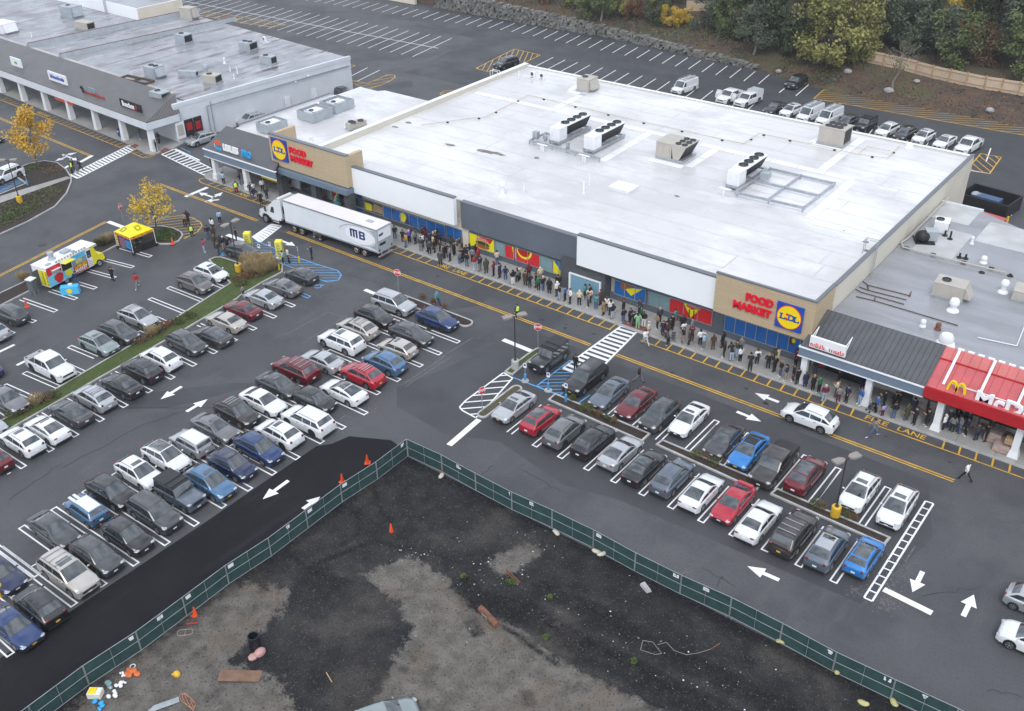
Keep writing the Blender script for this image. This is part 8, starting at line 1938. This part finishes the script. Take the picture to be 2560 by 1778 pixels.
def put_tree(ms,x,y,z,leafm,label,cat='tree',name='tree',s=1.0,rz=0.0,bark=None,grp=None,sz=1.0):
 t=thing(name,label,cat,(x,y,z),rz,grp);t.scale=(s,s,s*sz)
 o=link('trunk',ms[0],t);c=link('crown',ms[1],t)
 for q,m_ in((o,bark),(c,leafm)):
  if m_:q.material_slots[0].link='OBJECT';q.material_slots[0].material=m_
 return t
TA=tree_mesh(11,8.6,2.9,3800,.28,.34,.02,1.0,.45,.13);x,y=T(0,0,352,1515);put_tree(TA,x,y,.12,LF['orange'],'orange gold autumn tree on the planted island at the left',rz=.5)
TB_=tree_mesh(14,6.9,2.9,2000,.25,.36,-.03,1.0,.45,.10);x,y=T(0,1,1422,520);put_tree(TB_,x,y,.12,LF['gold'],'yellow autumn tree on the kerbed island behind the yellow tent',rz=2.0)
wood=[tree_mesh(20+k,h,c,n,l,b_,0,1.0,.5)for k,(h,c,n,l,b_)in enumerate(((15,4.2,7000,.44,.18),(13,3.7,7000,.42,.06),(17,3.9,6500,.44,.25),(7,3.2,4500,.36,.04),(10,3.8,6500,.40,.05)))]
bare=[tree_mesh(40+k,h,c,240,.3,.4,.03,1.4,.5,.16)for k,(h,c)in enumerate(((9.5,3.2),(14,3.4)))]
fo='trees on the wooded slope'
FORD=dict(green='green tree',dark='dark green tree',blue='blue green tree',olive='yellow green tree',gold='golden tree',orange='orange tree',rust='rusty brown tree',dry='dry brown tree')
spots=[((2,0,700,130),3,'green',.8,'left of the pale trunk'),((2,0,795,190),0,'green',.62,'above the stone wall middle, pale trunk'),((2,0,960,150),3,'olive',.75,'right of the pale trunk'),((2,0,1100,170),3,'rust',.55,'above the stone wall, reddest one'),((2,0,1300,200),3,'dark',.7,'beside the reddest one above the wall'),((2,0,1410,240),3,'gold',.5,'small one left of the short board fence'),((2,0,1540,220),3,'gold',.45,'small one in front of the short board fence'),((2,0,1750,260),4,'blue',.7,'bushy, just right of the short board fence'),((2,0,2165,490),0,'blue',.72,'with a pale trunk at the wall right end'),((2,0,1960,330),4,'green',.7,'low, right of the blue green bushy one'),((2,0,560,60),3,'olive',.7,'low, at the top edge above the wall'),((2,0,330,10),3,'rust',.7,'low, at the far left of the wood'),((2,0,880,40),3,'rust',.8,'behind the pale trunk one'),((2,0,1290,40),4,'olive',.7,'behind the reddest one at the top'),((2,0,1420,20),3,'olive',1.0,'at the top edge above the short board fence'),((2,0,1700,0),0,'dark',.8,'behind the short board fence'),((3,0,-100,300),1,'dark',.9,'in the gap left of the big yellow green one'),((3,0,130,440),4,'dark',.95,'low and broad, left foot of the big yellow green one'),((3,0,620,600),1,'olive',1.02,'biggest, hanging over the leaf litter'),((3,0,480,560),4,'olive',.9,'left half of the big hanging pair'),((3,0,300,250),2,'dark',.85,'tall thin one behind the big hanging pair'),((3,0,800,530),4,'olive',.62,'small right skirt of the big hanging pair'),((3,0,870,380),2,'rust',.7,'leaning thin one behind the fence left end'),((3,0,1040,380),3,'blue',.9,'low, at the fence left end'),((3,0,1300,450),4,'blue',.75,'low, behind the third fence panel'),((3,0,1480,480),3,'blue',.9,'low, behind the middle fence panels'),((3,0,1660,560),3,'green',.8,'low, behind the right middle fence panels'),((3,0,1550,300),3,'gold',.7,'glowing behind the blue green shrubs'),((3,0,1700,270),4,'gold',.6,'golden spray right of the glowing one'),((3,0,1800,330),3,'orange',.55,'small, low between dark shrubs'),((3,0,1890,560),3,'dry',.6,'low, near the right fence panels'),((3,0,1400,250),2,'dry',.8,'thin, above the glowing one'),((3,0,1100,200),2,'green',.9,'tall, above the fence left end'),((3,0,1720,120),0,'dark',.95,'tall, at the top edge right of centre'),((3,0,2050,380),4,'dark',1.0,'broad, left of the right edge pair'),((3,0,2250,640),1,'green',.75,'at the right edge in front of the fence end'),((3,0,2230,480),4,'blue',1.0,'broad, at the right photo edge'),((3,0,2290,200),0,'olive',.8,'in the top right corner'),((3,0,1950,150),1,'gold',.9,'golden fringe at the top right'),((3,0,1960,30),0,'dark',1.0,'at the top edge right side'),((3,0,700,100),0,'dark',1.0,'behind the biggest one at the top edge'),((3,0,1000,0),0,'olive',.9,'top edge above the leaning thin one'),((3,0,1350,0),2,'green',1.0,'top edge above the dry thin one'),((2,0,2000,100),0,'green',.95,'top edge left of the big yellow green one'),((2,0,2250,250),1,'blue',.9,'behind the pale trunk at the wall right end'),((3,0,2500,300),0,'dark',1.0,'just beyond the right edge')]
for k,(q,mi_,lf,s,wd)in enumerate(spots):
 x,y,z=gt(*q);put_tree(wood[mi_],x,y,z-.1,LF[lf],'%s, %s'%(FORD[lf],wd),s=s*(1.45 if q[0]==3 else 1.15),rz=k*1.7,bark=LF_PALE if 'pale' in wd and 'with' in wd or 'middle, pale' in wd else None,grp=fo,sz=1.0+.1*math.sin(k*3))
x,y,z=gt(3,0,1120,830);put_tree(bare[0],x,y,z,LF['bush'],'nearly bare grey trunk tree standing before the wooden fence',rz=.3,bark=LF_PALE,grp=fo)
x,y,z=gt(3,0,300,480);put_tree(bare[1],x,y,z,LF['dry'],'bare pale trunk rising left of the biggest tree',rz=1.3,bark=LF_PALE,grp=fo)
x,y,z=gt(3,0,900,420);put_tree(bare[1],x,y,z,LF['bush'],'bare twin trunks leaning behind the fence left end',rz=2.3,bark=LF_PALE,grp=fo,s=.9)
for k in range(22):
 x=-150+k*7.6+random.Random(k).uniform(-2,2);y=214+(k*37%26);z=terr(x,y)
 put_tree(wood[(0,2,1)[k%3]],x,y,z,LF[('dark','green','olive','dark','rust')[k%5]],'tall tree in the back rows of the wood at the top edge',s=1.15,rz=k,grp='back row trees of the wood')
for k,q in enumerate(((3,0,1080,828),(3,0,712,657),(3,0,1985,1005),(3,0,95,655),(3,0,1330,745))):
 x,y,z=gt(*q);t=thing('boulder',('pale boulder at the foot of the bare tree','small white boulder below the biggest tree','flat grey boulder above the long yellow hatching','pale flat boulder left of the lone black SUV','row of pale stones before the wooden fence')[k],'boulder',(x,y,z));b=MB();r0=random.Random(k)
 b.ball((0,0,.3),(.8-.08*k,.6,.5-.05*k),9,6)
 b.v=[(p[0]*r0 .uniform(.85,1.15),p[1]*r0 .uniform(.85,1.15),p[2])for p in b.v];b.build('stone',M['concrete'],t)
rr=random.Random(5);b=MB();b2=MB()
for k in range(6500):
 x=rr.uniform(-150,-12);y=yfront(x)+abs(rr.gauss(0,9))-.6;leaf(b if k%3 else b2,Vector((x,y,(terr(x,y)if y>yfront(x)+.25 else wallh(x)*0)+.08)),rr.uniform(.25,.5),rr)
tag(b.build('fallen_leaves',LF['rust']),'drift of fallen rust leaves on the slope','fallen leaves',kind='stuff');tag(b2 .build('fallen_leaves',LF['dry']),'scatter of dry brown leaves on the slope','fallen leaves',kind='stuff')
b=MB();b2=MB()
for k in range(9000):
 x=rr.uniform(-160,-58);y=yfront(x)+1.2+abs(rr.gauss(0,9));d=noise.noise(Vector((x*.16,y*.16,3)))
 if d<-.05:continue
 leaf(b if noise.noise(Vector((x*.1,y*.1,9)))>-.1 else b2,Vector((x,y,terr(x,y)+.1+1.5*d*rr.random())),rr.uniform(.25,.5),rr)
for k in range(5200):
 x=rr.uniform(-60,10);y=178+abs(rr.gauss(0,8));d=noise.noise(Vector((x*.12,y*.12,5)))
 leaf(b if k%3 else b2,Vector((x,y,terr(x,y)+.1+2.0*abs(d)*rr.random())),rr.uniform(.25,.55),rr)
tag(b.build('undergrowth',LF['blue']),'tangled green undergrowth on the wooded slope','undergrowth',kind='stuff');tag(b2 .build('undergrowth',LF['bush']),'yellowing undergrowth on the wooded slope','undergrowth',kind='stuff')
def shrub(x,y,z,label,lf,r,n,ls=.12,name='shrub',h=.6,cat='shrub',grp='shrubs in the planting beds'):
 t=thing(name,label,cat,(x,y,z),0,grp);r0=random.Random(int(x*53+y*7));b=MB();s_=MB()
 for k in range(n):
  a=r0 .random()*6.28;q=r*r0 .random()**.6;leaf(b,Vector((math.cos(a)*q,math.sin(a)*q,h*(.15+.85*r0 .random())*(1-.5*(q/r)**2))),ls*r0 .uniform(.6,1.4),r0)
 for k in range(6):a=k*1.05;s_.tube((0,0,0),(math.cos(a)*r*.6,math.sin(a)*r*.6,h*.6),.015,.006,4)
 b.build('foliage',LF[lf],t);s_.build('stem',LF_BARK,t)
def plumes(x,y,z,label,r,n,h,lf='straw'):
 t=thing('grass_clump',label,'ornamental grass',(x,y,z),0,'ornamental grass clumps');r0=random.Random(int(x*31+y));b=MB()
 for k in range(n):
  a=r0 .random()*6.28;q=r*math.sqrt(r0 .random());d=Vector((math.cos(a),math.sin(a),0));p=d*q*.5;e=d*q*1.25+Vector((r0 .gauss(0,.1),r0 .gauss(0,.1),h*r0 .uniform(.7,1.1)));s=Vector((-d.y,d.x,0))*.02
  m_=p.lerp(e,.6)+Vector((0,0,.08));b.face([p-s,p+s,m_+s*1.6,e,m_-s*1.6])
 b.build('blades',LF[lf],t)
for k,(q,lf,r)in enumerate((((1,1,1490,1085),'dry',.45),((1,1,1590,1130),'rust',.3),((1,1,1690,1175),'rust',.35),((2,2,545,400),'bush',.3),((2,2,640,480),'bush',.45),((2,2,700,500),'bush',.4),((2,2,775,540),'dry',.4),((2,2,850,580),'bush',.35),((2,2,910,600),'dry',.3),((2,2,1640,905),'bush',.5),((2,2,1740,910),'dry',.5),((2,2,1800,970),'bush',.55),((2,2,1850,940),'dry',.4),((3,2,420,1350),'bush',.5),((3,2,480,1370),'dry',.35),((3,2,700,1440),'bush',.5),((3,2,760,1470),'dry',.3))):
 shrub(*T(*q),.11,'%s shrub in the %s planter bed, plant %s'%(dict(dry='dry brown',rust='rust red',bush='grey green')[lf],'thin island' if k<3 else 'first' if k<9 else 'second' if k<13 else 'third','one two three one two three four five six one two three four one two three four'.split()[k]+' from the left'),lf,r,260)
med=[((0,2,215,500),'dry'),((0,2,130,540),'bush'),((0,2,330,440),'straw'),((0,2,410,400),'dry'),((0,2,470,370),'bush'),((0,1,1230,1490),'dry'),((0,1,1300,1450),'dry'),((0,1,1380,1410),'straw'),((0,1,1450,1370),'dry'),((0,1,1500,1330),'rust'),((0,1,1600,1300),'bush'),((0,1,1700,1250),'bush'),((0,1,2140,920),'rust'),((0,1,2220,900),'rust'),((0,1,2170,960),'bush'),((1,1,20,880),'dry'),((1,1,150,800),'rust')]
for k,(q,lf)in enumerate(med):
 (plumes(*T(*q),.1,'straw coloured grass clump on the grass strip, %s'%('lower end' if k<5 else 'middle'),.7,170,.9)if lf=='straw' else shrub(*T(*q),.1,'%s shrub on the %s of the grass strip, plant %s'%(dict(dry='dry brown',rust='rust red',bush='leafy green')[lf],'lower end' if k<5 else 'middle' if k<12 else 'top end','abcdefghijklmnopq'[k].upper()+' along the row'),lf,.75,420,.14))
for k,q in enumerate(((0,1,2240,790),(1,1,10,830),(1,1,80,790),(1,1,130,830),(1,1,60,860),(0,1,2265,860))):
 plumes(*T(*q),.1,'tall straw grass clump beside the yellow lamp base, clump %s from the left'%'two three four six five one'.split()[k],1.0,420,1.35)
for k,q in enumerate(((0,1,950,590),(0,1,910,610),(0,1,215,920),(0,1,990,570))):plumes(*T(*q),.1,('straw grass clump between food truck and tent','green tinged grass clump by the food truck nose','straw grass clump behind the smoker cabinet','short grass clump beside the tent banner')[k],.7,200,.9,'straw' if k!=1 else 'bush')
def ground_cover(poly,lf,n,ls,label,h=.35,zb=.1):
 xs=[p[0]for p in poly];ys=[p[1]for p in poly];r0=random.Random(len(poly));b=MB();V2=[Vector(p[:2])for p in poly]
 for k in range(n):
  x,y=r0 .uniform(min(xs),max(xs)),r0 .uniform(min(ys),max(ys))
  sg=inpoly_segments(V2,Vector((-400,y)),Vector((1,0)))
  if any(s[0].x+.25<x<s[1].x-.25 for s in sg):leaf(b,Vector((x,y,zb+h*r0 .random()*(.5+.5*noise.noise(Vector((x*.6,y*.6,0)))))),ls*r0 .uniform(.6,1.4),r0)
 tag(b.build('ground_cover',LF[lf]),label,'ground cover',kind='stuff')
ground_cover([T(0,1,*p)for p in((1370,470),(1500,455),(1590,500),(1600,545),(1520,585),(1400,575))],'lawn',1500,.2,'bright green ground cover round the yellow autumn tree')
ground_cover([T(0,1,*p)for p in((0,250),(300,130),(560,60),(600,60),(560,150),(420,250),(220,370),(0,470))],'bush',2200,.25,'olive green ground cover on the left planted island',.5)
ground_cover([T(0,1,*p)for p in((0,330),(200,260),(350,230),(250,330),(0,460))],'lawn',900,.25,'bright green patch of ground cover on the left island',.45)
ground_cover([T(0,0,*p)for p in((220,1490),(330,1470),(350,1530),(230,1550))],'lawn',500,.25,'bright green patch beside the orange tree trunk',.4)
ground_cover([T(0,0,*p)for p in((330,1480),(500,1475),(590,1550),(400,1590))],'dry',700,.2,'dry brown ground cover right of the orange tree',.25)
ground_cover(MED,'lawn',5200,.13,'short blades of grass on the long grass strip',.07,.11)
rr=random.Random(9);b=MB();b2=MB();b3=MB()
for k in range(900):
 c=rr.choice((qd(650,215)+(1.6,.8),qd(390,145)+(.7,.45),qd(560,220)+(2.2,1.2),qd(900,370)+(3.5,1.6),qd(1060,430)+(3,1.2),qd(720,120)+(2,1),qd(500,250)+(6,4),qd(1000,300)+(8,5)))
 x,y=rr.gauss(c[0],c[2]),rr.gauss(c[1],c[3])
 if not(-46.4<x<2 and 6<y<44.6):continue
 s=.010+.04*rr.random()**5;z=dirt_h(x,y);q=b if k%5==0 else b2
 q.hexa([(x+dx*s*rr.uniform(.6,1.3),y+dy*s*rr.uniform(.5,1.2),z-.02+(s*.9 if up else 0))for up in(0,1)for dx,dy in((-1,-1),(1,-1),(1,1),(-1,1))])
tag(b.build('rubble',M['white']),'white scraps of litter strewn over the earth','litter',kind='stuff');tag(b2 .build('rubble',M['concrete']),'grey stones strewn over the earth','stones',kind='stuff')
for k,q in enumerate(((2,3,345,605),(2,3,300,940),(2,3,10,470),(1,3,1865,420),(1,3,2270,475),(2,3,1090,1195))):
 p=at(*q);shrub(*p,('small bright weed tuft right of the rusty beam','weed tuft beside the white scrap','weed tuft at the rusty beam','weed tuft left of the rusty beam','weed tuft under the rusty beam','weed tuft on the wheel rut')[k],'lawn',.25,110,.12,'weed',.25,'weed','weed tufts on the bare earth')
# ---------------------------------------------------------------- thin autumn air
hm=bpy.data.materials.new('haze');hm.use_nodes=True;hn=hm.node_tree;hn.nodes.clear()
ho=hn.nodes.new('ShaderNodeOutputMaterial');hv=hn.nodes.new('ShaderNodeVolumePrincipled')
hv.inputs['Color'].default_value=(.86,.92,1.0,1);hv.inputs['Density'].default_value=.00022;hv.inputs['Anisotropy'].default_value=.2
hn.links.new(hv.outputs[0],ho.inputs['Volume'])
b=MB();b.box(-480,300,-140,470,-1.0,62);tag(b.build('haze',hm),kind='stuff')
